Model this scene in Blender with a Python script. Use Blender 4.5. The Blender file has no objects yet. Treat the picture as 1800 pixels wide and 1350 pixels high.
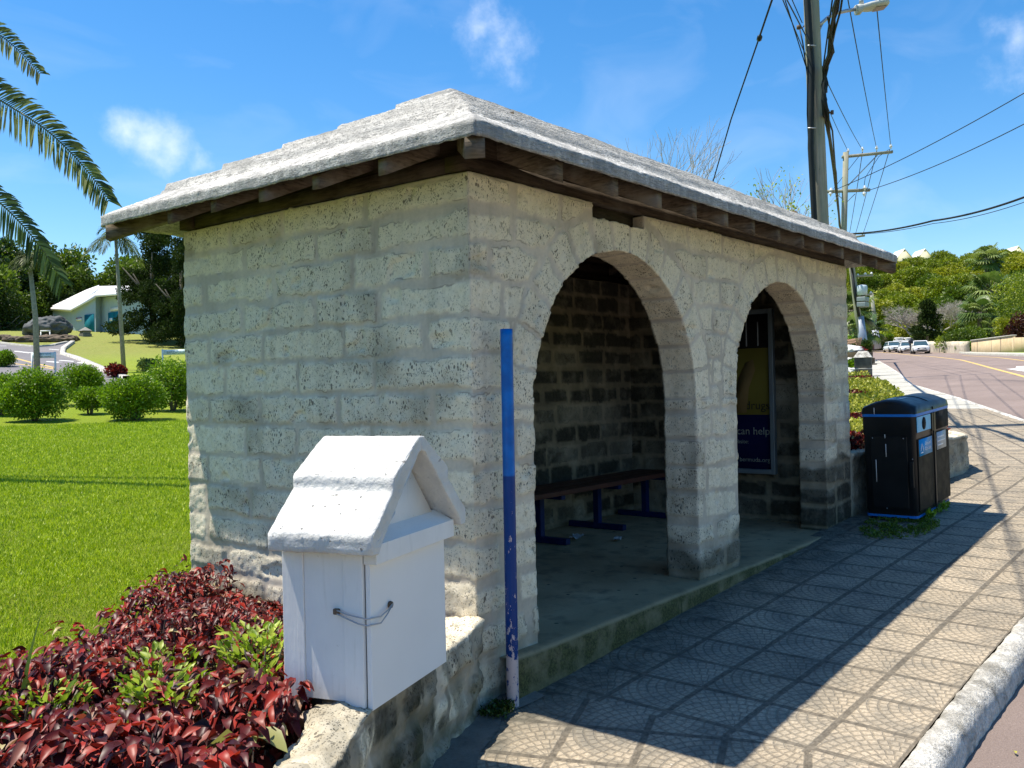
import bpy, bmesh, math, random
import numpy as np
from mathutils import Vector, Matrix

rad = math.radians
SC = bpy.context.scene
# ------------------------------------------------------------------ camera
FPX = 1621.44
CAM = np.array([-3.4591, -3.012, 1.7704])
_yaw, _pit, _rol = rad(38.5958694), rad(0.102478), rad(-1.234954)
FW = np.array([math.cos(_yaw)*math.cos(_pit), math.sin(_yaw)*math.cos(_pit), math.sin(_pit)])
_R0 = np.array([math.sin(_yaw), -math.cos(_yaw), 0.0]); _U0 = np.cross(_R0, FW)
RT = _R0*math.cos(_rol)+_U0*math.sin(_rol); UP = -_R0*math.sin(_rol)+_U0*math.cos(_rol)
cd = bpy.data.cameras.new("camera"); cam = bpy.data.objects.new("camera", cd)
SC.collection.objects.link(cam); SC.camera = cam
cd.sensor_width = 36; cd.lens = 36*FPX/1800; cd.clip_start = .05; cd.clip_end = 3000
M4 = Matrix(((RT[0], UP[0], -FW[0], CAM[0]), (RT[1], UP[1], -FW[1], CAM[1]), (RT[2], UP[2], -FW[2], CAM[2]), (0, 0, 0, 1)))
cam.matrix_world = M4
SC.render.resolution_x = 1024; SC.render.resolution_y = 768

def ray(x, y): return FW+RT*(x-900)/FPX+UP*(675-y)/FPX
def at(x, y, d): return CAM+ray(x, y)*d            # a photo pixel at a depth, as a world point

# ------------------------------------------------------------------ light
SUN = Vector((-.18, .335, 1.0)).normalized()
sl = bpy.data.lights.new("sun", 'SUN'); sl.energy = 4.2; sl.angle = rad(.53); sl.color = (1, .925, .80)
so = bpy.data.objects.new("sun", sl); SC.collection.objects.link(so)
so.rotation_euler = SUN.to_track_quat('Z', 'Y').to_euler(); so.location = (0, 0, 30)
SC.view_settings.view_transform = 'Standard'; SC.view_settings.look = 'None'
SC.view_settings.exposure = 0.95; SC.view_settings.gamma = 1
SC.cycles.max_bounces = 8; SC.cycles.diffuse_bounces = 4; SC.cycles.transparent_max_bounces = 8

W = bpy.data.worlds.new("World"); SC.world = W; W.use_nodes = True
nt = W.node_tree; N = nt.nodes; Lk = nt.links
for n in list(N): N.remove(n)
def nn(N, t, **k):
    n = N.new(t)
    for a, b in k.items():
        if a.startswith('i_'): n.inputs[a[2:].replace('_', ' ')].default_value = b
        else: setattr(n, a, b)
    return n
def sky():
    st = nn(N, 'ShaderNodeTexSky', sky_type='NISHITA', sun_disc=False)
    st.sun_elevation = math.asin(SUN.z); st.sun_rotation = math.atan2(SUN.x, SUN.y)
    st.altitude = 0; st.air_density = 1.0; st.dust_density = .35; st.ozone_density = 2.4
    hs = nn(N, 'ShaderNodeHueSaturation'); hs.inputs['Saturation'].default_value = 1.38; hs.inputs['Value'].default_value = 1.0
    Lk.new(st.outputs[0], hs.inputs['Color'])
    tc = nn(N, 'ShaderNodeTexCoord')
    no = nn(N, 'ShaderNodeTexNoise'); no.inputs['Scale'].default_value = 9; no.inputs['Detail'].default_value = 9; no.inputs['Roughness'].default_value = .62
    no2 = nn(N, 'ShaderNodeTexNoise'); no2.inputs['Scale'].default_value = 30; no2.inputs['Detail'].default_value = 6
    Lk.new(tc.outputs['Generated'], no.inputs['Vector']); Lk.new(tc.outputs['Generated'], no2.inputs['Vector'])
    def blob(px, py, r, s):
        c = ray(px, py); c = c/np.linalg.norm(c)
        d = nn(N, 'ShaderNodeVectorMath', operation='DISTANCE'); Lk.new(tc.outputs['Generated'], d.inputs[0]); d.inputs[1].default_value = tuple(c)
        m = nn(N, 'ShaderNodeMath', operation='MULTIPLY_ADD'); Lk.new(d.outputs['Value'], m.inputs[0]); m.inputs[1].default_value = -s/(r/FPX); m.inputs[2].default_value = s
        return m.outputs[0]
    acc = None
    for b in [(222, 232, 48, .85), (262, 248, 52, 1.0), (305, 266, 56, 1.1), (352, 284, 54, 1.0), (845, 48, 52, .5), (885, 70, 62, .55), (842, 85, 40, .4),
              (1745, 55, 66, .9), (1790, 70, 80, 1.0), (1735, 100, 55, .7), (1690, 112, 40, .35), (1860, 60, 90, 1.0), (1960, 90, 90, .9), (2300, 200, 160, .9), (-300, 300, 150, .9)]:
        o = blob(*b)
        if acc is None: acc = o
        else:
            mx = nn(N, 'ShaderNodeMath', operation='SMOOTH_MAX'); mx.inputs[2].default_value = .25; Lk.new(acc, mx.inputs[0]); Lk.new(o, mx.inputs[1]); acc = mx.outputs[0]
    a1 = nn(N, 'ShaderNodeMath', operation='MULTIPLY_ADD'); Lk.new(no.outputs['Fac'], a1.inputs[0]); a1.inputs[1].default_value = 3.4; a1.inputs[2].default_value = -1.9
    a2 = nn(N, 'ShaderNodeMath', operation='MULTIPLY_ADD'); Lk.new(no2.outputs['Fac'], a2.inputs[0]); a2.inputs[1].default_value = 1.1; Lk.new(a1.outputs[0], a2.inputs[2])
    a3 = nn(N, 'ShaderNodeMath', operation='ADD'); Lk.new(acc, a3.inputs[0]); Lk.new(a2.outputs[0], a3.inputs[1])
    a4 = nn(N, 'ShaderNodeMath', operation='SUBTRACT'); Lk.new(a3.outputs[0], a4.inputs[0]); a4.inputs[1].default_value = .42
    mr = nn(N, 'ShaderNodeMapRange', interpolation_type='SMOOTHSTEP'); Lk.new(a4.outputs[0], mr.inputs[0]); mr.inputs[1].default_value = .0; mr.inputs[2].default_value = 1.9; mr.inputs[4].default_value = .7
    # faint high wisps
    mp = nn(N, 'ShaderNodeMapping'); mp.inputs['Scale'].default_value = (2.2, 5.5, 9); mp.inputs['Rotation'].default_value = (.3, .2, .9); Lk.new(tc.outputs['Generated'], mp.inputs[0])
    no3 = nn(N, 'ShaderNodeTexNoise'); no3.inputs['Scale'].default_value = 1.6; no3.inputs['Detail'].default_value = 8; no3.inputs['Distortion'].default_value = .7; Lk.new(mp.outputs[0], no3.inputs['Vector'])
    mr3 = nn(N, 'ShaderNodeMapRange'); Lk.new(no3.outputs['Fac'], mr3.inputs[0]); mr3.inputs[1].default_value = .5; mr3.inputs[2].default_value = .85; mr3.inputs[4].default_value = .13
    mx = nn(N, 'ShaderNodeMath', operation='MAXIMUM'); Lk.new(mr.outputs[0], mx.inputs[0]); Lk.new(mr3.outputs[0], mx.inputs[1])
    mix = nn(N, 'ShaderNodeMixRGB'); Lk.new(mx.outputs[0], mix.inputs[0]); Lk.new(hs.outputs[0], mix.inputs[1]); mix.inputs[2].default_value = (7.2, 7.5, 7.9, 1)
    bg = nn(N, 'ShaderNodeBackground'); bg.inputs['Strength'].default_value = .10; Lk.new(mix.outputs[0], bg.inputs['Color'])
    out = nn(N, 'ShaderNodeOutputWorld'); Lk.new(bg.outputs[0], out.inputs[0])
sky()

# ------------------------------------------------------------------ helpers
COL = SC.collection
rng = np.random.default_rng(7); R = random.Random(11)

def hsh(ix, iy, iz, s):
    h = (ix*374761393+iy*668265263+iz*2147483647+s*1274126177) & 0xffffffff
    h = ((h ^ (h >> 13))*1274126177) & 0xffffffff
    h = ((h ^ (h >> 16))*2246822519) & 0xffffffff
    return ((h ^ (h >> 15)) & 0xffffff)/float(0xffffff)
def vn(P, s=0):                                   # value noise, 0..1
    P = np.asarray(P, float); I = np.floor(P).astype(np.int64); f = P-I; f = f*f*(3-2*f)
    r = 0
    for dx in (0, 1):
        for dy in (0, 1):
            for dz in (0, 1):
                w = (f[..., 0] if dx else 1-f[..., 0])*(f[..., 1] if dy else 1-f[..., 1])*(f[..., 2] if dz else 1-f[..., 2])
                r = r+w*hsh(I[..., 0]+dx, I[..., 1]+dy, I[..., 2]+dz, s)
    return r
def fbm(P, o=4, s=0, g=.5):
    P = np.asarray(P, float); r = 0; a = 1; t = 0
    for k in range(o): r = r+a*vn(P*2**k, s+k*17); t += a; a *= g
    return r/t
def sst(t): t = np.clip(t, 0, 1); return t*t*(3-2*t)

def tag(o, label=None, cat=None, group=None, kind=None):
    if label: o['label'] = label
    if cat: o['category'] = cat
    if group: o['group'] = group
    if kind: o['kind'] = kind
    return o
def empty(name, loc=(0, 0, 0), label=None, cat=None, group=None, rz=0):
    o = bpy.data.objects.new(name, None); COL.objects.link(o); o.location = tuple(loc); o.rotation_euler = (0, 0, rz); o.empty_display_size = .2
    return tag(o, label, cat, group)
def link(name, me, parent=None):
    o = bpy.data.objects.new(name, me); COL.objects.link(o)
    if parent is not None: o.parent = parent
    return o
def mk(name, V, F, mat=None, parent=None, smooth=False, attrs=None, uv=None):
    """V (n,3), F: list of int arrays (m,k) or lists of tuples"""
    me = bpy.data.meshes.new(name)
    V = np.asarray(V, np.float32)
    if isinstance(F, np.ndarray): F = [F]
    elif len(F) and not isinstance(F[0], np.ndarray):
        by = {}
        for f in F: by.setdefault(len(f), []).append(f)
        F = [np.array(v) for v in by.values()]
    nl = sum(f.size for f in F); nf = sum(len(f) for f in F)
    me.vertices.add(len(V)); me.vertices.foreach_set('co', V.ravel())
    me.loops.add(nl); me.polygons.add(nf)
    me.loops.foreach_set('vertex_index', np.concatenate([f.ravel() for f in F]).astype(np.int32))
    st = []; k = 0
    for f in F:
        st.append(k+np.arange(len(f))*f.shape[1]); k += f.size
    me.polygons.foreach_set('loop_start', np.concatenate(st).astype(np.int32))
    me.update(calc_edges=True)
    if smooth: me.polygons.foreach_set('use_smooth', np.ones(nf, bool))
    if attrs:
        for a, d in attrs.items():
            at_ = me.attributes.new(a, 'FLOAT', 'POINT'); at_.data.foreach_set('value', np.asarray(d, np.float32))
    if uv is not None:
        l = me.uv_layers.new(name='UVMap'); li = np.concatenate([f.ravel() for f in F]); l.data.foreach_set('uv', np.asarray(uv, np.float32)[li].ravel())
    me.validate(); 
    if mat: me.materials.append(mat)
    return link(name, me, parent)

class MB:
    def __init__(s): s.V = []; s.F = []
    def add(s, V, F):
        n = len(s.V); s.V.extend([tuple(v) for v in V]); s.F.extend([tuple(i+n for i in f) for f in F]); return s
    def box(s, lo, hi, fr=None):
        x0, y0, z0 = lo; x1, y1, z1 = hi
        V = [(x0, y0, z0), (x1, y0, z0), (x1, y1, z0), (x0, y1, z0), (x0, y0, z1), (x1, y0, z1), (x1, y1, z1), (x0, y1, z1)]
        if fr: V = [fr(*v) for v in V]
        return s.add(V, [(0, 3, 2, 1), (4, 5, 6, 7), (0, 1, 5, 4), (1, 2, 6, 5), (2, 3, 7, 6), (3, 0, 4, 7)])
    def prism(s, poly, ax0, ax1, f):               # poly 2d CCW, f(a,b,t)->3d
        n = len(poly); V = [f(a, b, ax0) for a, b in poly]+[f(a, b, ax1) for a, b in poly]
        F = [tuple(range(n))[::-1], tuple(range(n, 2*n))]+[(i, (i+1) % n, n+(i+1) % n, n+i) for i in range(n)]
        return s.add(V, F)
    def tube(s, pts, r, n=8, cap=True):
        pts = [np.array(p, float) for p in pts]; m = len(pts)
        rs = r if hasattr(r, '__len__') else [r]*m
        V = []; F = []; ref = np.array([0, 0, 1.]); pu = None
        for i, p in enumerate(pts):
            t = pts[min(i+1, m-1)]-pts[max(i-1, 0)]; t = t/(np.linalg.norm(t)+1e-9)
            if pu is None:
                ref = np.array([0, 0, 1.]) if abs(t[2]) < .9 else np.array([1., 0, 0]); u = np.cross(t, ref)
            else: u = pu-t*(pu@t)
            u = u/(np.linalg.norm(u)+1e-9); pu = u; v = np.cross(t, u)
            for k in range(n):
                a = 2*math.pi*k/n; V.append(p+(u*math.cos(a)+v*math.sin(a))*rs[i])
        for i in range(m-1):
            for k in range(n): F.append((i*n+k, i*n+(k+1) % n, (i+1)*n+(k+1) % n, (i+1)*n+k))
        if cap: F.append(tuple(range(n))[::-1]); F.append(tuple(range((m-1)*n, m*n)))
        return s.add(V, F)
    def lathe(s, prof, c=(0, 0, 0), n=16):         # prof [(r,z)]
        V = []; F = []
        for r, z in prof:
            for k in range(n): a = 2*math.pi*k/n; V.append((c[0]+r*math.cos(a), c[1]+r*math.sin(a), c[2]+z))
        m = len(prof)
        for i in range(m-1):
            for k in range(n): F.append((i*n+k, i*n+(k+1) % n, (i+1)*n+(k+1) % n, (i+1)*n+k))
        F.append(tuple(range(n))[::-1]); F.append(tuple(range((m-1)*n, m*n)))
        return s.add(V, F)
    def build(s, name, mat, parent=None, smooth=False, bevel=0, seg=2, off=None):
        V = np.array(s.V, float)
        if off is not None: V = V-np.array(off)
        o = mk(name, V, s.F, mat, parent, smooth)
        if bevel:
            b = o.modifiers.new('bevel', 'BEVEL'); b.width = bevel; b.segments = seg; b.limit_method = 'ANGLE'; b.angle_limit = rad(35)
            for p in o.data.polygons: p.use_smooth = True
            b.harden_normals = False
            w = o.modifiers.new('wn', 'WEIGHTED_NORMAL'); w.keep_sharp = True
        return o

def text(name, s, size, mat, parent, M, depth=.001, ax='LEFT', wid=None, font_sx=1):
    c = bpy.data.curves.new(name, 'FONT'); c.body = s; c.size = size; c.extrude = depth; c.align_x = ax
    o = bpy.data.objects.new(name, c); COL.objects.link(o)
    dg = bpy.context.evaluated_depsgraph_get(); me = bpy.data.meshes.new_from_object(o.evaluated_get(dg))
    bpy.data.objects.remove(o); me.name = name
    me.materials.clear(); me.materials.append(mat)
    if wid:
        xs = [v.co.x for v in me.vertices]; k = wid/(max(xs)-min(xs)); 
        for v in me.vertices: v.co.x *= k
    me.transform(M)
    return link(name, me, parent)

# ------------------------------------------------------------------ materials
def mat(name, fn):
    m = bpy.data.materials.new(name); m.use_nodes = True; T = m.node_tree
    for n in list(T.nodes): T.nodes.remove(n)
    g = G(T); o = T.nodes.new('ShaderNodeOutputMaterial'); sh = fn(g); T.links.new(sh, o.inputs[0]); return m
class G:
    def __init__(s, T): s.T = T; s.N = T.nodes; s.L = T.links
    def n(s, t, ins=None, **k):
        x = s.N.new(t)
        for a, b in k.items(): setattr(x, a, b)
        for a, b in (ins or {}).items():
            i = x.inputs[a]
            if hasattr(b, 'is_linked') or hasattr(b, 'links'): s.L.new(b, i)
            else: i.default_value = b
        return x
    def obj(s): return s.n('ShaderNodeTexCoord').outputs['Object']
    def geo(s): return s.n('ShaderNodeNewGeometry').outputs['Position']
    def attr(s, a): return s.n('ShaderNodeAttribute', attribute_name=a).outputs['Fac']
    def noise(s, v, sc, det=4, ro=.55, dis=0): return s.n('ShaderNodeTexNoise', {'Vector': v, 'Scale': sc, 'Detail': det, 'Roughness': ro, 'Distortion': dis}).outputs['Fac']
    def vor(s, v, sc, f='F1', out='Distance', r=1): return s.n('ShaderNodeTexVoronoi', {'Vector': v, 'Scale': sc, 'Randomness': r}, feature=f).outputs[out]
    def map(s, v, sc=(1, 1, 1), rot=(0, 0, 0), loc=(0, 0, 0)): return s.n('ShaderNodeMapping', {'Vector': v, 'Scale': sc, 'Rotation': rot, 'Location': loc}).outputs[0]
    def m(s, op, a, b=0, c=0, cl=False):
        x = s.n('ShaderNodeMath', {0: a, 1: b, 2: c}, operation=op); x.use_clamp = cl; return x.outputs[0]
    def mr(s, v, a, b, c=0, d=1, smooth=False): return s.n('ShaderNodeMapRange', {0: v, 1: a, 2: b, 3: c, 4: d}, interpolation_type='SMOOTHSTEP' if smooth else 'LINEAR').outputs[0]
    def mix(s, f, a, b, mode='MIX'):
        x = s.n('ShaderNodeMixRGB', {0: f, 1: a if not isinstance(a, tuple) else (*a, 1)[:4], 2: b if not isinstance(b, tuple) else (*b, 1)[:4]}, blend_type=mode); return x.outputs[0]
    def ramp(s, f, stops):
        x = s.n('ShaderNodeValToRGB', {0: f}); e = x.color_ramp.elements
        while len(e) < len(stops): e.new(.5)
        for k, (p, c) in enumerate(stops): e[k].position = p; e[k].color = (*c, 1) if len(c) == 3 else c
        return x.outputs[0]
    def sep(s, v): x = s.n('ShaderNodeSeparateXYZ', {0: v}); return x.outputs
    def comb(s, x, y, z): return s.n('ShaderNodeCombineXYZ', {0: x, 1: y, 2: z}).outputs[0]
    def bump(s, h, st=.5, d=.01, nrm=None):
        k = {'Height': h, 'Strength': st, 'Distance': d}
        if nrm is not None: k['Normal'] = nrm
        return s.n('ShaderNodeBump', k).outputs[0]
    def bsdf(s, col, rough=.8, nrm=None, spec=.3, metal=0, **kw):
        k = {'Base Color': (*col, 1) if isinstance(col, tuple) and len(col) == 3 else col, 'Roughness': rough, 'Specular IOR Level': spec, 'Metallic': metal}
        if nrm is not None: k['Normal'] = nrm
        for a, b in kw.items(): k[a.replace('_', ' ')] = b
        return s.n('ShaderNodeBsdfPrincipled', k).outputs[0]

def simple(name, col, rough=.6, var=.15, sc=8, bump=.1, bsc=40, spec=.3, metal=0, **kw):
    def f(g):
        v = g.obj(); c = g.mix(g.mr(g.noise(v, sc, 5), .3, .7), tuple(x*(1-var) for x in col), tuple(min(1, x*(1+var)) for x in col))
        return g.bsdf(c, g.mr(g.noise(v, sc*2), .3, .7, rough*.85, min(1, rough*1.12)), g.bump(g.noise(v, bsc, 4), bump, .01), spec, metal, **kw)
    return mat(name, f)

def m_stone(g):
    v = g.obj(); mo = g.attr('mortar'); rn = g.attr('rnd'); dk = g.attr('dark'); z = g.sep(v)[2]
    big = g.noise(v, 1.3, 4); med = g.noise(v, 6, 5); fine = g.noise(v, 26, 6, .65)
    # porous limestone blocks, light cream to grey
    c = g.mix(g.mr(fine, .3, .7), (.72, .63, .45), (.90, .815, .63))
    c = g.mix(g.mr(rn, 0, 1, 0, .32), c, (.52, .46, .36))
    c = g.mix(g.mr(z, 1.7, 2.6, 0, .5), c, (.68, .60, .42))
    # pits and pockets
    vv = g.n('ShaderNodeVectorMath', {0: v, 1: g.n('ShaderNodeVectorMath', {0: g.n('ShaderNodeTexNoise', {'Vector': v, 'Scale': 9.0}).outputs['Color'], 1: (.012, .012, .012)}, operation='MULTIPLY').outputs[0]}, operation='ADD').outputs[0]
    sv = g.map(vv, (1, 1, .75))
    p1 = g.noise(sv, 78, 3, .62); p2 = g.noise(sv, 150, 2, .5); p3 = g.noise(sv, 24, 4, .62)
    t1 = g.mr(g.noise(v, 11, 4, .6), .37, .69, .0, .35); t2 = g.mr(g.noise(v, 16, 4, .6), .36, .68, .0, .34)
    sv2 = g.map(vv, (1.15, 1.15, .62)); a = g.mr(g.m('SUBTRACT', g.vor(sv2, 52), t1), 0, .09, 1, 0); b = g.m('MULTIPLY', g.mr(g.m('SUBTRACT', g.vor(sv, 105), t2), 0, .1, 1, 0), .85); a = g.m('MAXIMUM', a, g.mr(p1, .61, .66, 0, .8)); h = g.mr(p3, .645, .68, 0, 1)
    dens = g.mr(g.m('ADD', g.noise(v, 3.2, 3), g.m('MULTIPLY', g.m('SUBTRACT', rn, .5), .5)), .30, .54, .5, 1)
    pit = g.m('MULTIPLY', g.m('MAXIMUM', g.m('MAXIMUM', a, b), h), dens)
    pit = g.m('MULTIPLY', pit, g.m('SUBTRACT', 1, mo))
    c = g.mix(g.m('MULTIPLY', pit, .8), c, (.075, .068, .056))  # pit hollows coloured dark: black mould plus painted inner shade
    crk_shade = g.m('MULTIPLY', g.m('MULTIPLY', g.mr(mo, .15, .4), g.mr(mo, .85, .6)), g.mr(g.noise(v, 5, 4), .52, .6))  # dark joint edge: cracks, with recess shade painted in
    c = g.mix(g.m('MULTIPLY', crk_shade, .75), c, (.09, .08, .07))
    # mortar, smooth, pale buff/grey with some pinkish smears
    mc = g.mix(g.mr(g.noise(v, 2.3, 3), .4, .65), (.52, .455, .36), (.68, .59, .455))
    mc = g.mix(g.mr(g.noise(v, 45, 4), .35, .7, 0, .25), mc, (.33, .3, .25))
    c = g.mix(mo, c, mc)
    # weathering: blue-grey algae, streaks
    st = g.noise(g.map(v, (3, 3, .6)), 2.2, 5)
    c = g.mix(g.mr(st, .5, .78, 0, .5), c, g.mix(1, c, (.48, .49, .47), 'MULTIPLY'))
    c = g.mix(g.mr(big, .5, .75, 0, .25), c, g.mix(1, c, (.72, .69, .72), 'MULTIPLY'))
    # mildew black stain by attribute, hits blocks harder than mortar
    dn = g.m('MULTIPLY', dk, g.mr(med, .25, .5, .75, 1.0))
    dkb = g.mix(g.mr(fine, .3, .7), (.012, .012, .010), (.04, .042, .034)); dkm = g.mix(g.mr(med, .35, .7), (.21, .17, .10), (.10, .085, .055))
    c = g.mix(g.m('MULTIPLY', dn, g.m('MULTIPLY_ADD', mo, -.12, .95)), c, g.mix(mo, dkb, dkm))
    # moss close to the ground
    ms = g.m('MULTIPLY', g.mr(z, .55, .22, 0, 1), g.mr(med, .35, .65, 0, .8))
    c = g.mix(ms, c, g.mix(g.mr(fine, .3, .7), (.03, .035, .015), (.09, .1, .035)))
    hgt = g.m('SUBTRACT', g.m('MULTIPLY_ADD', fine, .5, g.m('MULTIPLY', g.noise(v, 90, 3), g.m('MULTIPLY_ADD', mo, -.2, .28))), g.m('MULTIPLY', pit, 1.1))
    return g.bsdf(c, .92, g.bump(hgt, .55, .008), .12)
STONE = mat('porous_limestone_blocks', m_stone)

def m_roof(g):
    v = g.obj(); sd = g.attr('side')
    big = g.noise(v, 3.2, 6, .65); f = g.noise(v, 15, 8, .68); f2 = g.noise(g.map(v, (1, 1, 2)), 70, 4, .6); stp = g.attr('step')
    c = g.mix(g.mr(f, .28, .6), (.30, .29, .27), (.76, .735, .68))
    c = g.mix(g.mr(f2, .50, .64, 0, .8), c, (.10, .10, .095)); lay = g.noise(g.map(v, (1, 1, 9)), 14, 5, .7); c = g.mix(g.mr(lay, .50, .62, 0, .8), c, (.13, .13, .12))
    c = g.mix(g.mr(big, .47, .62, 0, .62), c, (.24, .24, .225))
    c = g.mix(g.m('MULTIPLY', stp, g.mr(f, .3, .6, 0, .7)), c, (.20, .20, .19))
    streak = g.noise(g.map(v, (7, 7, .8)), 3.5, 6, .7)
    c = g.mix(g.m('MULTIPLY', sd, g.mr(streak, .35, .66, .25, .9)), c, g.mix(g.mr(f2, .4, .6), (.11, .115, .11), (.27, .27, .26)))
    return g.bsdf(c, .9, g.bump(g.m('ADD', f, g.m('MULTIPLY', f2, .5)), .65, .016), .15)
ROOF = mat('weathered_lime_washed_roof_stone', m_roof)

def m_wood(g):
    v = g.obj(); n1 = g.noise(g.map(v, (2.5, 2.5, 22)), 3, 6, .6, .6); n2 = g.noise(v, 4, 4)
    c = g.mix(g.mr(n1, .3, .7), (.022, .016, .011), (.085, .062, .040)); c = g.mix(g.mr(n2, .45, .7, 0, .5), c, (.12, .10, .08))
    return g.bsdf(c, .85, g.bump(n1, .6, .006), .2)
WOOD = mat('old_dark_timber', m_wood)

def m_woodr(g):
    v = g.obj(); n1 = g.noise(g.map(v, (4, 4, 26)), 3, 6, .6, .6); n2 = g.noise(v, 5, 5)
    c = g.mix(g.mr(n1, .3, .7), (.05, .038, .026), (.18, .14, .10)); c = g.mix(g.mr(n2, .45, .65, 0, .6), c, (.24, .21, .17))
    return g.bsdf(c, .9, g.bump(n1, .7, .006), .15)
WOODR = mat('weathered_rafter_timber', m_woodr)
def m_pole(g):
    v = g.obj(); n1 = g.noise(g.map(v, (1, 1, .05)), 30, 6, .65); n2 = g.noise(v, 2.0, 5)
    c = g.mix(g.mr(n1, .3, .7), (.20, .185, .145), (.42, .39, .31)); c = g.mix(g.mr(n2, .4, .62, 0, .5), c, (.22, .27, .19))
    c = g.mix(g.mr(g.vor(v, 7), .06, .03), c, (.02, .02, .02))
    return g.bsdf(c, .9, g.bump(n1, .6, .01), .15)
POLEW = mat('weathered_treated_pole_wood', m_pole)

def m_tile(g):
    uv = g.n('ShaderNodeTexCoord').outputs['UV']; s = g.sep(uv); v = g.geo()
    fu = g.m('FRACT', s[0]); fv = g.m('FRACT', s[1]); iu = g.m('FLOOR', s[0]); iv = g.m('FLOOR', s[1])
    par = g.m('MODULO', g.m('ABSOLUTE', g.m('ADD', iu, iv)), 2)
    eu = g.m('MINIMUM', fu, g.m('SUBTRACT', 1, fu)); ev = g.m('MINIMUM', fv, g.m('SUBTRACT', 1, fv)); e = g.m('MINIMUM', eu, ev)
    wob = g.noise(v, 18, 3); e2 = g.m('MULTIPLY_ADD', g.m('SUBTRACT', wob, .5), .02, e)
    joint = g.mr(e2, .036, .056, 1, 0)
    # fan of stamped setts around one corner
    gu = g.m('ADD', g.m('MULTIPLY', par, g.m('SUBTRACT', 1, fu)), g.m('MULTIPLY', g.m('SUBTRACT', 1, par), fu))
    gv = g.m('MULTIPLY_ADD', g.m('SUBTRACT', wob, .5), .03, fv)
    r = g.m('SQRT', g.m('ADD', g.m('POWER', gu, 2), g.m('POWER', gv, 2))); th = g.m('ARCTAN2', gv, gu)
    rr = g.m('MULTIPLY', r, 7.5); ri = g.m('FLOOR', rr); rf = g.m('FRACT', rr)
    tt = g.m('ADD', g.m('MULTIPLY', th, g.m('MULTIPLY_ADD', ri, .62, 1.6)), g.m('MULTIPLY', g.m('MODULO', ri, 2), .5)); tf = g.m('FRACT', g.m('MULTIPLY', tt, 1.3))
    d1 = g.m('MINIMUM', rf, g.m('SUBTRACT', 1, rf)); d2 = g.m('MULTIPLY', g.m('MINIMUM', tf, g.m('SUBTRACT', 1, tf)), 1.2); d = g.m('MINIMUM', d1, d2)
    d = g.m('MULTIPLY_ADD', g.m('SUBTRACT', g.noise(v, 60, 2), .5), .14, d)
    sett = g.mr(d, .06, .19, 0, 1, True)
    f = g.noise(v, 90, 5, .7); med = g.noise(v, 5, 5); big = g.noise(v, .9, 4)
    c = g.mix(g.mr(f, .3, .7), (.28, .23, .165), (.56, .475, .355))
    c = g.mix(g.mr(med, .45, .66, 0, .65), c, (.19, .175, .145)); c = g.mix(g.mr(g.noise(v, 30, 4), .5, .7, 0, .5), c, (.15, .14, .12)); c = g.mix(g.mr(big, .5, .7, 0, .35), c, (.17, .165, .145))
    c = g.mix(g.m('MULTIPLY', g.m('SUBTRACT', 1, sett), .40), c, (.08, .072, .058))
    jc = g.mix(g.mr(g.noise(v, 25, 4), .4, .65), (.05, .045, .038), (.14, .125, .10))
    c = g.mix(g.m('MULTIPLY', joint, .72), c, jc)
    tid = g.n('ShaderNodeTexWhiteNoise', {'Vector': g.comb(iu, iv, 0.0)}, noise_dimensions='3D').outputs[0]
    c = g.mix(g.m('MULTIPLY', tid, .38), c, g.mix(1, c, (.66, .64, .61), 'MULTIPLY'))
    ck = g.m('MULTIPLY', g.mr(g.vor(g.n('ShaderNodeVectorMath', {0: v, 1: g.n('ShaderNodeVectorMath', {0: g.n('ShaderNodeTexNoise', {'Vector': v, 'Scale': 4.0}).outputs['Color'], 1: (.25, .25, .25)}, operation='MULTIPLY').outputs[0]}, operation='ADD').outputs[0], .8, 'DISTANCE_TO_EDGE'), .004, .009, 1, 0), g.mr(g.noise(v, .7, 2), .5, .55)); c = g.mix(g.m('MULTIPLY', ck, .0), c, (.05, .045, .04))
    gum = g.mr(g.vor(g.map(v, (1, 1, 0)), 3.1), .035, .025, 0, 1); c = g.mix(g.m('MULTIPLY', gum, .4), c, (.10, .09, .075)); gm2 = g.mr(g.vor(g.map(v, (1, 1, 0), loc=(3.3, 1.7, 0)), 4.3), .028, .02, 0, 1); c = g.mix(g.m('MULTIPLY', gm2, .7), c, (.62, .58, .5))
    # grime against the slab and the low wall
    p = g.sep(v); dirt = g.m('MULTIPLY', g.m('MULTIPLY', g.mr(g.m('ADD', p[1], g.m('MULTIPLY', g.m('SUBTRACT', med, .5), .5)), -.55, -.12, 0, 1), g.mr(p[0], 8.2, 9.2, 1, 0)), .8)
    c = g.mix(dirt, c, g.mix(g.mr(g.noise(v, 14, 5), .42, .6), (.06, .058, .045), (.15, .14, .11)))
    h = g.m('ADD', g.m('MULTIPLY', sett, g.m('SUBTRACT', 1, joint)), g.m('MULTIPLY', f, .45))
    return g.bsdf(c, .9, g.bump(h, .7, .006), .15)
TILE = mat('stamped_paving_tiles', m_tile)

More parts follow.
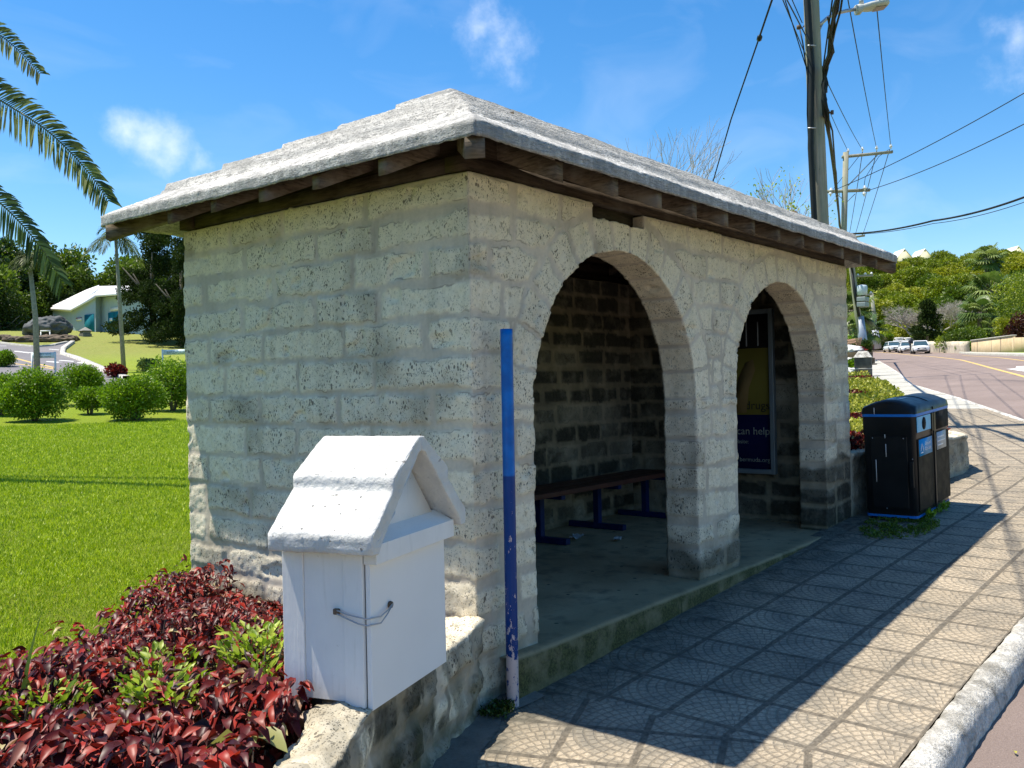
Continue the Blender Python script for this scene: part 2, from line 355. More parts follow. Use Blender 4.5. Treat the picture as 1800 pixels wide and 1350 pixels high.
def m_conc(c1, c2, moss=0, sc=1.0):
    def f(g):
        v = g.obj(); f1 = g.noise(v, 60*sc, 6, .7); f2 = g.noise(v, 4*sc, 6); f3 = g.noise(v, 14*sc, 5)
        c = g.mix(g.mr(f2, .35, .68), c1, c2); c = g.mix(g.mr(f1, .5, .75, 0, .4), c, tuple(x*.45 for x in c1)); c = g.mix(g.mr(f3, .56, .7, 0, .45), c, tuple(x*.4 for x in c1))
        if moss:
            nz = g.sep(g.n('ShaderNodeNewGeometry').outputs['Normal'])[2]
            k = g.m('MULTIPLY', g.mr(nz, .8, .3), g.mr(f2, .3, .55, .25, 1)); c = g.mix(g.m('MULTIPLY', k, moss), c, g.mix(g.mr(f3, .4, .6), (.035, .04, .012), (.11, .115, .04)))
        return g.bsdf(c, .9, g.bump(g.m('ADD', f1, f3), .45, .008), .15)
    return f

def m_floor(g):
    v = g.obj(); f1 = g.noise(v, 80, 5, .7); f2 = g.noise(v, 2.2, 5); f3 = g.noise(v, 7, 5); z = g.sep(g.n('ShaderNodeNewGeometry').outputs['Normal'])[2]; y = g.sep(v)[1]
    c = g.mix(g.mr(f2, .35, .65), (.36, .27, .155), (.50, .385, .23)); c = g.mix(g.mr(f3, .5, .72, 0, .65), c, (.12, .105, .075)); c = g.mix(g.mr(f1, .5, .75, 0, .3), c, (.1, .09, .07))
    gum = g.mr(g.vor(g.map(v, (1, 1, 0)), 6.5), .10, .08, 0, 1); c = g.mix(g.m('MULTIPLY', gum, .9), c, (.03, .027, .02))
    c = g.mix(g.m('MULTIPLY', g.mr(y, .35, .0), g.mr(f2, .35, .6, .1, .6)), c, (.17, .145, .075))
    k = g.m('MULTIPLY', g.mr(z, .7, .3), g.mr(f3, .3, .55, .35, .95)); c = g.mix(k, c, g.mix(g.mr(f1, .4, .6), (.04, .04, .015), (.12, .115, .04)))
    return g.bsdf(c, .85, g.bump(g.m('ADD', f1, f3), .4, .006), .2)
FLOORM = mat('stained_floor_concrete', m_floor)

def m_kerb(g):
    v = g.obj(); f = g.noise(v, 55, 6, .7); b = g.noise(v, 3.5, 6, .65); p3 = g.noise(v, 12, 5, .7)
    c = g.mix(g.mr(f, .3, .65), (.40, .385, .34), (.78, .75, .68)); c = g.mix(g.mr(b, .46, .62, 0, .85), c, (.23, .215, .18)); c = g.mix(g.mr(p3, .55, .66, 0, .6), c, (.12, .115, .1))
    return g.bsdf(c, .9, g.bump(g.m('ADD', f, g.m('MULTIPLY', p3, 1.2)), .9, .02), .15)
KERB = mat('worn_white_painted_kerb_concrete', m_kerb)

def m_asph(c1, c2):
    def f(g):
        v = g.geo(); f1 = g.noise(v, 130, 4, .8); f2 = g.noise(v, .5, 5); f3 = g.noise(g.map(v, (.35, 1.6, 1), rot=(0, 0, -.3)), .8, 5)
        c = g.mix(g.mr(f1, .3, .7), c1, c2); c = g.mix(g.mr(f2, .4, .7, 0, .35), c, tuple(x*.75 for x in c1)); c = g.mix(g.mr(f3, .5, .75, 0, .35), c, tuple(x*1.15 for x in c2))
        return g.bsdf(c, .85, g.bump(f1, .7, .01), .25)
    return f
ROADM = mat('pinkish_grey_asphalt', m_asph((.165, .125, .108), (.30, .235, .205)))
ROAD2 = mat('grey_asphalt', m_asph((.13, .125, .13), (.23, .215, .22)))
SLABM = mat('pale_concrete_path', m_conc((.36, .35, .30), (.50, .485, .43)))

def m_grass(g):
    v = g.geo(); b = g.noise(v, .14, 4); m1 = g.noise(v, 1.6, 5); f = g.noise(v, 60, 5, .8); f2 = g.noise(v, 260, 2, .8)
    dx = g.sep(v)[1]; far = g.mr(dx, 40, 62)
    c = g.mix(g.mr(f, .32, .68), (.14, .215, .003), (.39, .47, .012)); c = g.mix(g.mr(m1, .35, .7, 0, .45), c, (.25, .35, .008)); c = g.mix(g.mr(b, .45, .65, 0, .3), c, (.20, .33, .008))
    c = g.mix(g.mr(f2, .55, .72, 0, .5), c, (.30, .38, .07)); c = g.mix(g.mr(g.noise(v, .45, 6, .65), .52, .68, 0, .4), c, (.34, .33, .06))
    c2 = g.mix(g.mr(g.noise(v, 5, 6, .75), .3, .7), (.15, .18, .03), (.31, .33, .07)); c2 = g.mix(g.mr(m1, .5, .7, 0, .4), c2, (.30, .25, .08)); c = g.mix(far, c, c2)
    return g.bsdf(c, .8, g.bump(g.m('ADD', f, f2), 1, .03), .2)
GRASS = mat('lawn_grass', m_grass)
def m_soil(g):
    v = g.geo(); c = g.mix(g.mr(g.noise(v, 30, 6, .75), .3, .7), (.03, .02, .012), (.10, .07, .045)); return g.bsdf(c, .95, g.bump(g.noise(v, 30, 6), 1, .03), .1)
SOIL = mat('brown_bed_soil', m_soil)

def leafmat(name, stops, rough=.45, tr=.3, spec=.4):
    def f(g):
        r = g.attr('rnd'); c = g.ramp(r, stops)
        c = g.mix(g.mr(g.noise(g.geo(), 2.0, 3), .35, .7, 0, .28), c, g.mix(1, c, (.55, .6, .5), 'MULTIPLY'))
        b = g.bsdf(c, rough, None, spec)
        t = g.n('ShaderNodeBsdfTranslucent', {'Color': g.mix(.5, c, g.mix(1, c, (1.5, 1.7, .8), 'MULTIPLY'))}).outputs[0]
        return g.n('ShaderNodeMixShader', {0: tr, 1: b, 2: t}).outputs[0]
    return mat(name, f)
LF_HILL = leafmat('hillside_leaves', [(0, (.08, .115, .006)), (.45, (.18, .23, .012)), (.8, (.29, .33, .022)), (1, (.36, .37, .04))])
LF_HILLY = leafmat('yellow_green_leaves', [(0, (.15, .17, .01)), (.5, (.29, .31, .015)), (1, (.46, .43, .05))])
LF_DARK = leafmat('dark_green_leaves', [(0, (.014, .032, .005)), (.6, (.04, .075, .010)), (1, (.09, .14, .02))])
LF_MID = leafmat('mid_green_leaves', [(0, (.045, .08, .006)), (.6, (.11, .17, .012)), (1, (.21, .28, .03))])
LF_CYP = leafmat('dark_needle_foliage', [(0, (.012, .026, .006)), (.6, (.030, .052, .010)), (1, (.075, .105, .025))], tr=.15, rough=.7, spec=.12)
LF_BUSH = leafmat('clipped_bush_leaves', [(0, (.06, .12, .004)), (.5, (.15, .26, .008)), (.85, (.26, .40, .016)), (1, (.48, .56, .14))])
LF_RED = leafmat('copper_red_leaves', [(0, (.025, .005, .006)), (.35, (.085, .009, .010)), (.62, (.17, .014, .011)), (.82, (.36, .028, .014)), (.92, (.26, .10, .075)), (.96, (.36, .24, .12)), (1, (.46, .38, .18))], rough=.42, tr=.25, spec=.28)
LF_MAR = leafmat('maroon_leaves', [(0, (.02, .006, .006)), (.6, (.06, .015, .012)), (1, (.13, .05, .02))])
LF_LIME = leafmat('lime_green_leaves', [(0, (.10, .18, .012)), (.5, (.27, .37, .03)), (1, (.52, .58, .12))], tr=.35)
LF_COVER = leafmat('yellow_green_ground_cover', [(0, (.15, .17, .010)), (.5, (.36, .37, .03)), (1, (.56, .52, .10))])
LF_PALM = leafmat('palm_leaflets', [(0, (.035, .055, .010)), (.6, (.10, .13, .022)), (1, (.26, .29, .09))], rough=.5, tr=.35, spec=.25)
LF_FAN = leafmat('fan_palm_leaves', [(0, (.035, .07, .012)), (.5, (.10, .16, .03)), (1, (.30, .35, .13))], rough=.4, tr=.25)
BARK = simple('grey_bark', (.16, .14, .11), .9, .35, 9, .6, 30)
BARKP = simple('pale_bark', (.42, .39, .33), .9, .25, 9, .4, 30)
RACH = simple('palm_stem', (.12, .13, .045), .6, .2, 9, .2, 30)

def m_white(g):
    v = g.obj(); f = g.noise(v, 22, 5, .6); w = g.noise(g.map(v, (9, 9, .9)), 5, 5, .6); b = g.noise(v, 5, 4)
    c = g.mix(g.mr(b, .35, .7), (.72, .715, .70), (.79, .78, .76)); c = g.mix(g.mr(w, .58, .75, 0, .35), c, (.55, .54, .50)); c = g.mix(g.mr(g.noise(v, 34, 5, .7), .68, .73, 0, .6), c, (.3, .28, .24))
    return g.bsdf(c, .55, g.bump(g.m('ADD', w, g.m('MULTIPLY', f, .4)), .35, .005), .35)
WHITE = mat('white_painted_wood', m_white)
def m_whitec(g):
    v = g.obj(); f = g.noise(v, 30, 6, .62); b = g.noise(v, 7, 4); pk = g.mr(g.noise(v, 38, 2), .70, .735)
    c = g.mix(g.mr(b, .4, .7), (.64, .635, .60), (.52, .515, .485)); c = g.mix(g.m('MULTIPLY', pk, .8), c, (.18, .17, .15)); c = g.mix(g.mr(g.noise(v, 16, 5), .6, .75, 0, .3), c, (.5, .5, .46))
    return g.bsdf(c, .6, g.bump(g.m('SUBTRACT', g.m('ADD', f, g.m('MULTIPLY', b, 1.5)), pk), .75, .012), .3)
WHITEC = mat('white_painted_rough_cement', m_whitec)
GALV = simple('galvanised_metal', (.42, .44, .47), .45, .15, 5, .1, 30, .5, .6)
RUST = simple('rusty_steel', (.13, .09, .06), .8, .4, 30, .5, 90)
BLACKP = simple('black_plastic', (.008, .0095, .011), .4, .3, 6, .08, 120, .35)
BLACKW = simple('black_cable_sheath', (.013, .017, .017), .6, .2, 6, .05)
def m_bluepole(g):
    v = g.obj(); z = g.sep(v)[2]
    c = g.mix(g.mr(z, 1.165, 1.175), (.003, .045, .20), (.0, .15, .52)); c = g.mix(g.mr(g.noise(v, 11, 4), .35, .6, 0, .45), c, (.004, .03, .16))
    n = g.noise(g.map(v, (1, 1, .55)), 34, 6, .72); th = g.mr(z, .1, 1.15, .54, .66); k = g.m('MULTIPLY', g.m('GREATER_THAN', n, th), g.m('LESS_THAN', z, 1.12))
    k2 = g.m('MULTIPLY', g.m('GREATER_THAN', n, .44), g.m('LESS_THAN', g.m('MULTIPLY_ADD', g.noise(v, 20, 3), .12, z), .33)); k = g.m('MAXIMUM', k, k2)
    c = g.mix(k, c, (.56, .46, .45))
    return g.bsdf(c, .35, g.bump(k, .5, -.002), .25)
BLUEP = mat('glossy_blue_paint_chipped', m_bluepole)
BLUES = simple('blue_painted_steel', (.005, .016, .085), .5, .3, 8, .2)
BENCHW = simple('dark_red_brown_boards', (.085, .032, .022), .6, .35, 7, .3, 60)
YEL = simple('yellow_label', (.62, .50, .03), .5, .1)
BLUEB = simple('blue_band_plastic', (.015, .19, .62), .4, .1)
LBLUE = simple('light_blue_panel', (.16, .48, .72), .45, .1)
SIGNB = simple('blue_label_plastic', (.015, .28, .62), .4, .08)
WTXT = simple('white_lettering', (.8, .8, .8), .5, .03)
BTXT = simple('black_lettering', (.02, .02, .02), .5, .03)
GRYL = simple('pale_grey_label', (.42, .45, .47), .5, .1)
VOID = simple('dark_opening', (.004, .004, .004), .9, .1)
CARW = simple('white_car_paint', (.80, .81, .82), .25, .03, 3, 0, 20, .5)
CARS_ = simple('silver_white_car_paint', (.62, .67, .68), .25, .03, 3, 0, 20, .5)
GLASSC = simple('car_glass', (.035, .07, .085), .12, .1, 3, 0, 20, .6)
TYRE = simple('tyre_rubber', (.015, .015, .015), .8, .1)
CHROME = simple('car_trim', (.35, .36, .37), .3, .1, 3, 0, 20, .5, .7)
LAMPG = simple('headlight_glass', (.5, .52, .54), .15, .1, 3, 0, 20, .6)
YLINE = simple('yellow_road_paint', (.62, .42, .13), .75, .15, 20)
WLINE = simple('white_road_paint', (.70, .70, .68), .75, .12, 20)
POSTY = simple('poster_yellow', (.17, .145, .03), .8, .05, spec=.05)
PTX = simple('pale_poster_text', (.30, .32, .27), .8, .05, spec=.05)
POSTN = simple('poster_navy', (.006, .008, .045), .8, .05, spec=.05)
SKINP = simple('poster_orange', (.22, .15, .06), .8, .1, spec=.05)
ALU = simple('aluminium_frame', (.28, .34, .38), .35, .1, 5, .05, 30, .5, .5)

# ------------------------------------------------------------------ terrain functions
LP = np.array([(0, .42), (3, .42), (7, .5), (15, .62), (30, .9), (38, 1.45), (45, 2.2), (52, 2.95), (62, 3.9), (75, 4.9), (90, 7.0), (113, 9.3), (140, 12), (200, 20), (450, 34)])
def zr(X):
    X = np.asarray(X, float); a = .158+.05*X-.00009*X*X; b = .158+.05*85-.00009*85*85+.05*(X-85)
    return np.where(X < 85, a, b)
def gl(x, y): return np.interp(np.hypot(x-CAM[0], y-CAM[1]), LP[:, 0], LP[:, 1])
def hill(x, y): return sst((np.hypot(x-CAM[0], y-CAM[1])-118)/130)*14.5
def pv(x, y): return zr(x)+.015*np.clip(y, -3, 0)          # paving / road datum
def ground(x, y):
    x = np.asarray(x, float); y = np.asarray(y, float)
    az = np.degrees(np.arctan2(y-CAM[1], x-CAM[0])); w = sst((az-26)/20)
    g = np.where((x > 5.4) & (y > 0), np.maximum(pv(x, y), 1.0), pv(x, y))
    return (1-w)*(g+hill(x, y))+w*gl(x, y)
def on(px, py):
    r = ray(px, py); prev = 2
    for t in np.concatenate([np.arange(2, 60, .1), np.arange(60, 300, .5)]):
        p = CAM+r*t
        if p[2] < ground(p[0], p[1]):
            a, b = prev, t
            for _ in range(22):
                m = (a+b)/2; p = CAM+r*m
                if p[2] < ground(p[0], p[1]): b = m
                else: a = m
            return p
        prev = t
    return CAM+r*150
def depth(p): return float((np.array(p)-CAM)@FW)

PLAN = [(-7, -6), (-4.5, -3.3), (-3, -1.9), (-2.2, -1.2), (-1.6, -.77), (-1.1, -.46), (-.6, -.24), (0, -.02)]
LE = np.array(PLAN+[(5.5, 0), (8.95, -.3), (10, .2), (12, .75), (15, 1.75), (20, 3.4), (23.7, 4.65), (26.25, 5.6), (30.5, 7.4), (34, 8.7), (50, 14.3), (63, 19), (80, 26.5), (100, 36), (125, 46)])
KE = np.array([(-7, -7.2), (-4, -4.3), (-2.4, -3.0), (-1.2, -2.35), (-.3, -2.0), (.5, -1.85), (1.56, -1.86), (3, -1.9), (5, -1.97), (7, -1.95), (9, -1.75), (12, -1.05), (14.9, -.05), (17.3, .95), (20.1, 2.08), (22.1, 2.9), (25.75, 4.5), (28.75, 5.8), (38.3, 8.9), (47.8, 12.1), (63.4, 17.4), (80, 24.5), (100, 34), (125, 44)])
FE = np.array([(-10, -12), (0, -10.5), (20, -7.5), (40, -2.5), (56, 3.5), (68, 9), (78, 13.4), (93, 19.2), (105, 24.5), (125, 33)])
def yat(P, x): return np.interp(x, P[:, 0], P[:, 1])

def build_ground():
    az = np.concatenate([np.arange(-30, 92, .4), np.arange(92, 330, 4.)]); az = rad(1)*az
    r = np.concatenate([[.3, .7, 1.1, 1.5], 1.8*1.021**np.arange(262)])
    A, Rr = np.meshgrid(az, r); X = CAM[0]+Rr*np.cos(A); Y = CAM[1]+Rr*np.sin(A)
    Z = ground(X, Y)
    inc = (Y < yat(LE, X)+.12) & (Y > yat(FE, X)-1.2) & (X < 124) & (X > -9)
    Z = np.where(inc, np.minimum(Z, pv(X, Y)-.35), Z)
    ins = (X > .08) & (X < 5.44) & (Y > -.1) & (Y < 2.45); Z = np.where(ins, -.1, Z)
    Z = Z+(fbm(np.stack([X*1.1, Y*1.1, X*0], -1), 3, 5)-.5)*.05*np.clip(Rr/8, 0, 1)*(~inc)*(~ins)
    n, m = X.shape; V = np.stack([X, Y, Z], -1).reshape(-1, 3); I = np.arange(n*m).reshape(n, m)
    I2 = np.concatenate([I, I[:, :1]], 1)
    F = np.stack([I2[:-1, :-1], I2[:-1, 1:], I2[1:, 1:], I2[1:, :-1]], -1).reshape(-1, 4)[:, ::-1]
    me = mk('ground', V, F, GRASS, smooth=True); tag(me, 'ground of mown green lawn and verges', kind='structure')
    # soil under the front bed and the far bed
    me.data.materials.append(SOIL)
    c = V[F].mean(1); x, y = c[:, 0], c[:, 1]
    bl = (y < np.interp(x, [-4, -1.8, -1.45, -.97, -.4, .3], [.9, .95, 1.2, 1.75, 2.2, 2.75])) & (x < .2) | ((x > 5.4) & (x < 36) & (y < yat(LE, x)+7) & (y > yat(LE, x)-.3))
    me.data.polygons.foreach_set('material_index', bl.astype(np.int32))
build_ground()

def strip(name, P, Q, nx, zf, mat_, uvf=None, x0=None, x1=None, dx=.25, label=None, step=1.0, kind='structure'):
    """sheet between two y(x) polylines"""
    xs = [x0]
    while xs[-1] < x1: xs.append(min(x1, xs[-1]+max(dx, dx*(xs[-1])*step*.06)))
    xs = np.array(xs); t = np.linspace(0, 1, nx+1)
    a = P(xs); b = Q(xs); X = np.repeat(xs[:, None], nx+1, 1); Y = a[:, None]*(1-t)+b[:, None]*t; Z = zf(X, Y)
    n, m = X.shape; I = np.arange(n*m).reshape(n, m); V = np.stack([X, Y, Z], -1).reshape(-1, 3)
    F = np.stack([I[:-1, :-1], I[1:, :-1], I[1:, 1:], I[:-1, 1:]], -1).reshape(-1, 4)
    o = mk(name, V, F, mat_, smooth=True, uv=uvf(V[:, 0], V[:, 1]) if uvf else None)
    if label: tag(o, label, kind=kind)
    return o
kin = lambda x: yat(KE, x)
def und(X, Y): return pv(X, Y)+(fbm(np.stack([X*1.3, Y*1.3, X*0], -1), 2, 9)-.5)*.012
T = .357
def uvA(x, y):
    a = rad(-1.3); X = x-.5; Y = y+.42; return np.stack([(X*math.cos(a)+Y*math.sin(a))/T, (-X*math.sin(a)+Y*math.cos(a))/T], -1)
def uvB(x, y):
    a = rad(20.4); X = x-.45; Y = y+.35; return np.stack([(X*math.cos(a)+Y*math.sin(a))/T, (-X*math.sin(a)+Y*math.cos(a))/T], -1)
def uvC(x, y):
    a = rad(22); X = x-10; Y = y+.3; return np.stack([(X*math.cos(a)+Y*math.sin(a))/T, (-X*math.sin(a)+Y*math.cos(a))/T], -1)
pA = strip('paved_footpath', kin, lambda x: yat(LE, x)+.05, 12, und, TILE, uvA, .42, 9.6, .12, 'footpath of stamped square concrete tiles')
pB = strip('paved_footpath', kin, lambda x: yat(LE, x)+.05, 12, und, TILE, uvB, -7, .42, .12, 'footpath of stamped tiles turned along the low stone wall')
pC = strip('paved_footpath', kin, lambda x: yat(LE, x)+.05, 10, und, TILE, uvC, 9.6, 18.5, .2, 'footpath of stamped tiles beyond the recycling bin')
pD = strip('concrete_path', kin, lambda x: yat(LE, x)+.05, 6, und, SLABM, None, 18.5, 124, .5, 'pale concrete path curving up beside the road')
def dense(P, s=1.0):
    P = np.array(P, float); L = np.concatenate([[0], np.cumsum(np.linalg.norm(np.diff(P, axis=0), axis=1))]); t = np.arange(0, L[-1], s)
    # Catmull-like smoothing by resample + blur
    Q = np.stack([np.interp(t, L, P[:, 0]), np.interp(t, L, P[:, 1])], -1)
    for _ in range(4): Q[1:-1] = (Q[:-2]+2*Q[1:-1]+Q[2:])/4
    return Q
def edge_strip():
    P = dense([(-7, -6), (-4.5, -3.3), (-3, -1.9), (-2.2, -1.2), (-1.6, -.77), (-1.1, -.46), (-.6, -.24), (0, -.03), (.35, -.09)], .05); d = np.gradient(P, axis=0); d /= np.linalg.norm(d, axis=1)[:, None]; n = np.stack([d[:, 1], -d[:, 0]], -1); V = []; F = []; m = 6
    for i, p in enumerate(P):
        w = .19*min(1, .35+(len(P)-i)*.03)+.03*(vn(np.array([[i*.35, 0, 0]]), 5)[0]-.5)
        for k in range(m): q = p+n[i]*(-.06+(w+.06)*k/(m-1)); V.append((q[0], q[1], float(und(np.array(q[0]), np.array(q[1])))+.005+.02*(1-k/(m-1))**2))
        if i: F += [((i-1)*m+k, (i-1)*m+k+1, i*m+k+1, i*m+k) for k in range(m-1)]
    o = mk('concrete_strip', V, F, mat('dark_edge_concrete', m_conc((.13, .12, .10), (.22, .205, .17), .0)), smooth=True); tag(o, 'dark concrete strip between the low wall and the tiles', kind='structure')
edge_strip()
# expansion joints of the pale path
def path_joints():
    mb = MB()
    for i, x in enumerate([19.5, 21.3, 23.2, 25.3, 27.6, 30, 33, 36.5, 40, 44]):
        a = kin(x+.25); b = yat(LE, x-.25); w = .03+.0015*x
        V = [(x+.25, a, 0), (x+.25+w, a, 0), (x-.25+w, b, 0), (x-.25, b, 0)]; V = [(p, q, float(und(np.array(p), np.array(q)))+.006) for p, q, _ in V]
        mb.add(V, [(0, 1, 2, 3)])
    tag(mb.build('path_joints', simple('dark_joint', (.12, .115, .1), .9)), 'dark joints across the pale concrete path', kind='structure')
path_joints()
road = strip('road', lambda x: yat(FE, x), lambda x: kin(x)-.13, 24, lambda X, Y: pv(X, Y)-.12, ROADM, None, -10, 124, .5, 'pinkish grey asphalt road curving uphill')
fp = strip('far_footpath', lambda x: yat(FE, x)-1.9, lambda x: yat(FE, x)-.15, 3, lambda X, Y: pv(X, Y)+.02, SLABM, None, 20, 124, .5, 'far footpath on the other side of the road')

def ribbon(name, pts, w, mat_, z=.006, label=None, off=-.12):
    pts = np.array(pts, float); d = np.gradient(pts, axis=0); d /= np.linalg.norm(d, axis=1)[:, None]; n = np.stack([-d[:, 1], d[:, 0]], -1)
    V = []; F = []
    for k, p in enumerate(pts):
        for s in (-1, 1): q = p+n[k]*w*s/2; V.append((q[0], q[1], float(pv(q[0], q[1]))+off+z))
        if k: F.append((2*k-2, 2*k-1, 2*k+1, 2*k)[::-1])
    o = mk(name, V, F, mat_); tag(o, label, kind='structure'); return o
ribbon('centre_line', dense([(-8, -4.6), (10, -3.4), (24, .3), (35.3, 3.5), (45, 6.5), (63.3, 11.95), (82.9, 19), (100, 27), (120, 37)]), .17, YLINE, label='yellow line along the middle of the road')
ribbon('edge_line', dense([(35, 1.0), (46, 3.6), (56.1, 7.0), (66.6, 10.3), (80, 15.6)]), .16, YLINE, label='thin yellow line near the far side of the road')
def arrow():
    mb = MB(); P = [(44.4, 5.3), (41.2, 4.7), (41.4, 4.35), (38.5, 4.2), (41.5, 3.6), (41.6, 3.95), (45, 4.5)]
    P = [(46.4, 5.7), (43.6, 5.25), (43.5, 5.6), (40.2, 4.35), (44.3, 4.2), (44, 4.7), (46.8, 5.1)]
    mb.add([(x, y, float(pv(x, y))-.113) for x, y in P], [tuple(range(7))]); tag(mb.build('road_arrow', WLINE), 'white arrow painted on the far lane', kind='structure')
arrow()

def kerb(name, P, x0, x1, w, h0, h1, mat_, label, seedn, dx=.12, side=-1):
    """rough rounded kerb following y(x)"""
    xs = [x0]
    while xs[-1] < x1: xs.append(xs[-1]+max(dx, dx*xs[-1]*.05))
    xs = np.array(xs); ys = yat(P, xs); d = np.gradient(ys, xs); n = np.stack([-d, np.ones_like(d)], -1)/np.sqrt(1+d*d)[:, None]
    prof = [(0, -.2), (0, h0-.01), (.012, h0+.012), (.03, h0+.018), (w*.5, h0+.015), (w-.03, h0+.004), (w-.012, h0-.012), (w, h0-.04), (w+.012, h1+.03), (w+.015, h1-.1)]
    V = []; m = len(prof)
    for k in range(len(xs)):
        for a, z in prof:
            q = np.array([xs[k], ys[k]])+n[k]*a*side; V.append((q[0], q[1], float(pv(q[0], q[1]))+z))
    V = np.array(V); nz = np.stack([fbm(V*9+s, 3, seedn+s)-.5 for s in range(3)], -1)*.022; nz2 = np.stack([fbm(V*28, 2, seedn+9+s)-.5 for s in range(3)], -1)*.012; V = V+(nz+nz2)
    I = np.arange(len(V)).reshape(-1, m); F = np.stack([I[:-1, :-1], I[:-1, 1:], I[1:, 1:], I[1:, :-1]], -1).reshape(-1, 4)
    o = mk(name, V, F[:, ::-1] if side < 0 else F, mat_, smooth=True); tag(o, label, kind='structure'); return o
kerb('kerb', KE, -7, 124, .14, .0, -.12, KERB, 'worn white painted kerb along the footpath', 3, .05)
kerb('far_kerb', FE, 30, 124, .16, .02, -.12, SLABM, 'pale kerb on the far side of the road', 4, .3, side=-1)

# ------------------------------------------------------------------ masonry
ZC = [-.4, -.16, .03, .22, .41, .6045, .7904, .9823, 1.176, 1.3678, 1.5668, 1.7485, 1.9416, 2.1283, 2.3139, 2.5034, 2.68, 2.86]
LJ = {15: [1.86, 1.16, .67], 14: [2.29, 1.57, .85, .3], 13: [1.9, 1.18, .65], 12: [2.25, 1.69, .95, .31], 11: [2.08, 1.36, .7], 10: [2.26, 1.72, 1.0, .28], 9: [1.88, 1.38, .75], 16: [2.01, 1.46, .75], 8: [2.3, 1.73, 1.2, .5], 7: [2.34, 1.85, 1.3, .8, .3], 6: [2.32, 1.67, 1.1, .55], 5: [2.1, 1.5, .9, .4]}
ARCH = [(1.437, 1.65, .935), (3.945, 1.65, .93)]
def joints_for(face):
    r = random.Random(hash(face) % 1000 if not isinstance(face, int) else face); out = {}
    for k in range(len(ZC)):
        if face == 1 and k in LJ: out[k] = sorted(LJ[k]); continue
        u = r.uniform(-.3, 0); L = []
        while u < 6.2: u += r.uniform(.36, .58); L.append(u)
        out[k] = L
    return out
JN = {f: joints_for(f) for f in range(1, 9)}
def mortar_field(u, z, face, arches, P, intr=None):
    """returns mortar mask, per-block random"""
    s = face*7.3
    q = np.stack([u*1.0+s, z, u*0+s], -1)
    wu = (fbm(q*5, 3, 21)-.5)*.05+(fbm(q*26, 2, 22)-.5)*.026; wz = (fbm(q*5, 3, 31)-.5)*.045+(fbm(q*26, 2, 32)-.5)*.026
    U = u+wu; Z = z+wz; zc = np.array(ZC)
    k = np.clip(np.searchsorted(zc, Z)-1, 0, len(ZC)-2); dz = np.minimum(Z-zc[k], zc[k+1]-Z)
    du = np.full_like(u, 9.); bid = np.zeros_like(u)
    if intr is None:
        for kk in range(len(ZC)-1):
            m = k == kk
            if not m.any(): continue
            J = np.array([-9]+JN[face][kk]+[99.]); j = np.searchsorted(J, U[m])-1; a = J[j]; b = J[j+1]; du[m] = np.minimum(U[m]-a, b-U[m]); bid[m] = j
    d = np.minimum(dz, du); rnd = hsh(k.astype(np.int64), bid.astype(np.int64), (k*0+face).astype(np.int64), 5)
    thick = .017+.020*sst((fbm(q*2.1, 3, 41)-.42)/.25)
    for (cx, cz, Rr) in arches:
        rr = np.hypot(U-cx, Z-cz); th = np.arctan2(Z-cz, U-cx); up = z > cz-.005
        ro = Rr+.235
        ring = up & (rr < ro) & (rr > Rr-.1) if intr is None else up
        nv = 15; t = th/math.pi*nv; tj = np.floor(t); ft = t-tj; dth = np.minimum(ft, 1-ft)*math.pi/nv*np.maximum(rr, Rr); 
        d2 = np.minimum(dth, np.abs(rr-ro)) if intr is None else dth
        sel = ring if intr is None else (ring & (np.abs(u-cx) < Rr+.1))
        d = np.where(sel, d2, d); rnd = np.where(sel, hsh(tj.astype(np.int64)+40, (tj*0+int(cx*10)).astype(np.int64), (tj*0+face).astype(np.int64), 9), rnd)
        if intr is None: d = np.where(up & (rr >= ro), np.minimum(d, rr-ro), d)
        thick = np.where(sel, thick*.75, thick)
    eat = (fbm(q*48, 2, 51)-.5)*.016
    return 1-sst((d+eat-thick+.006)/.012), rnd

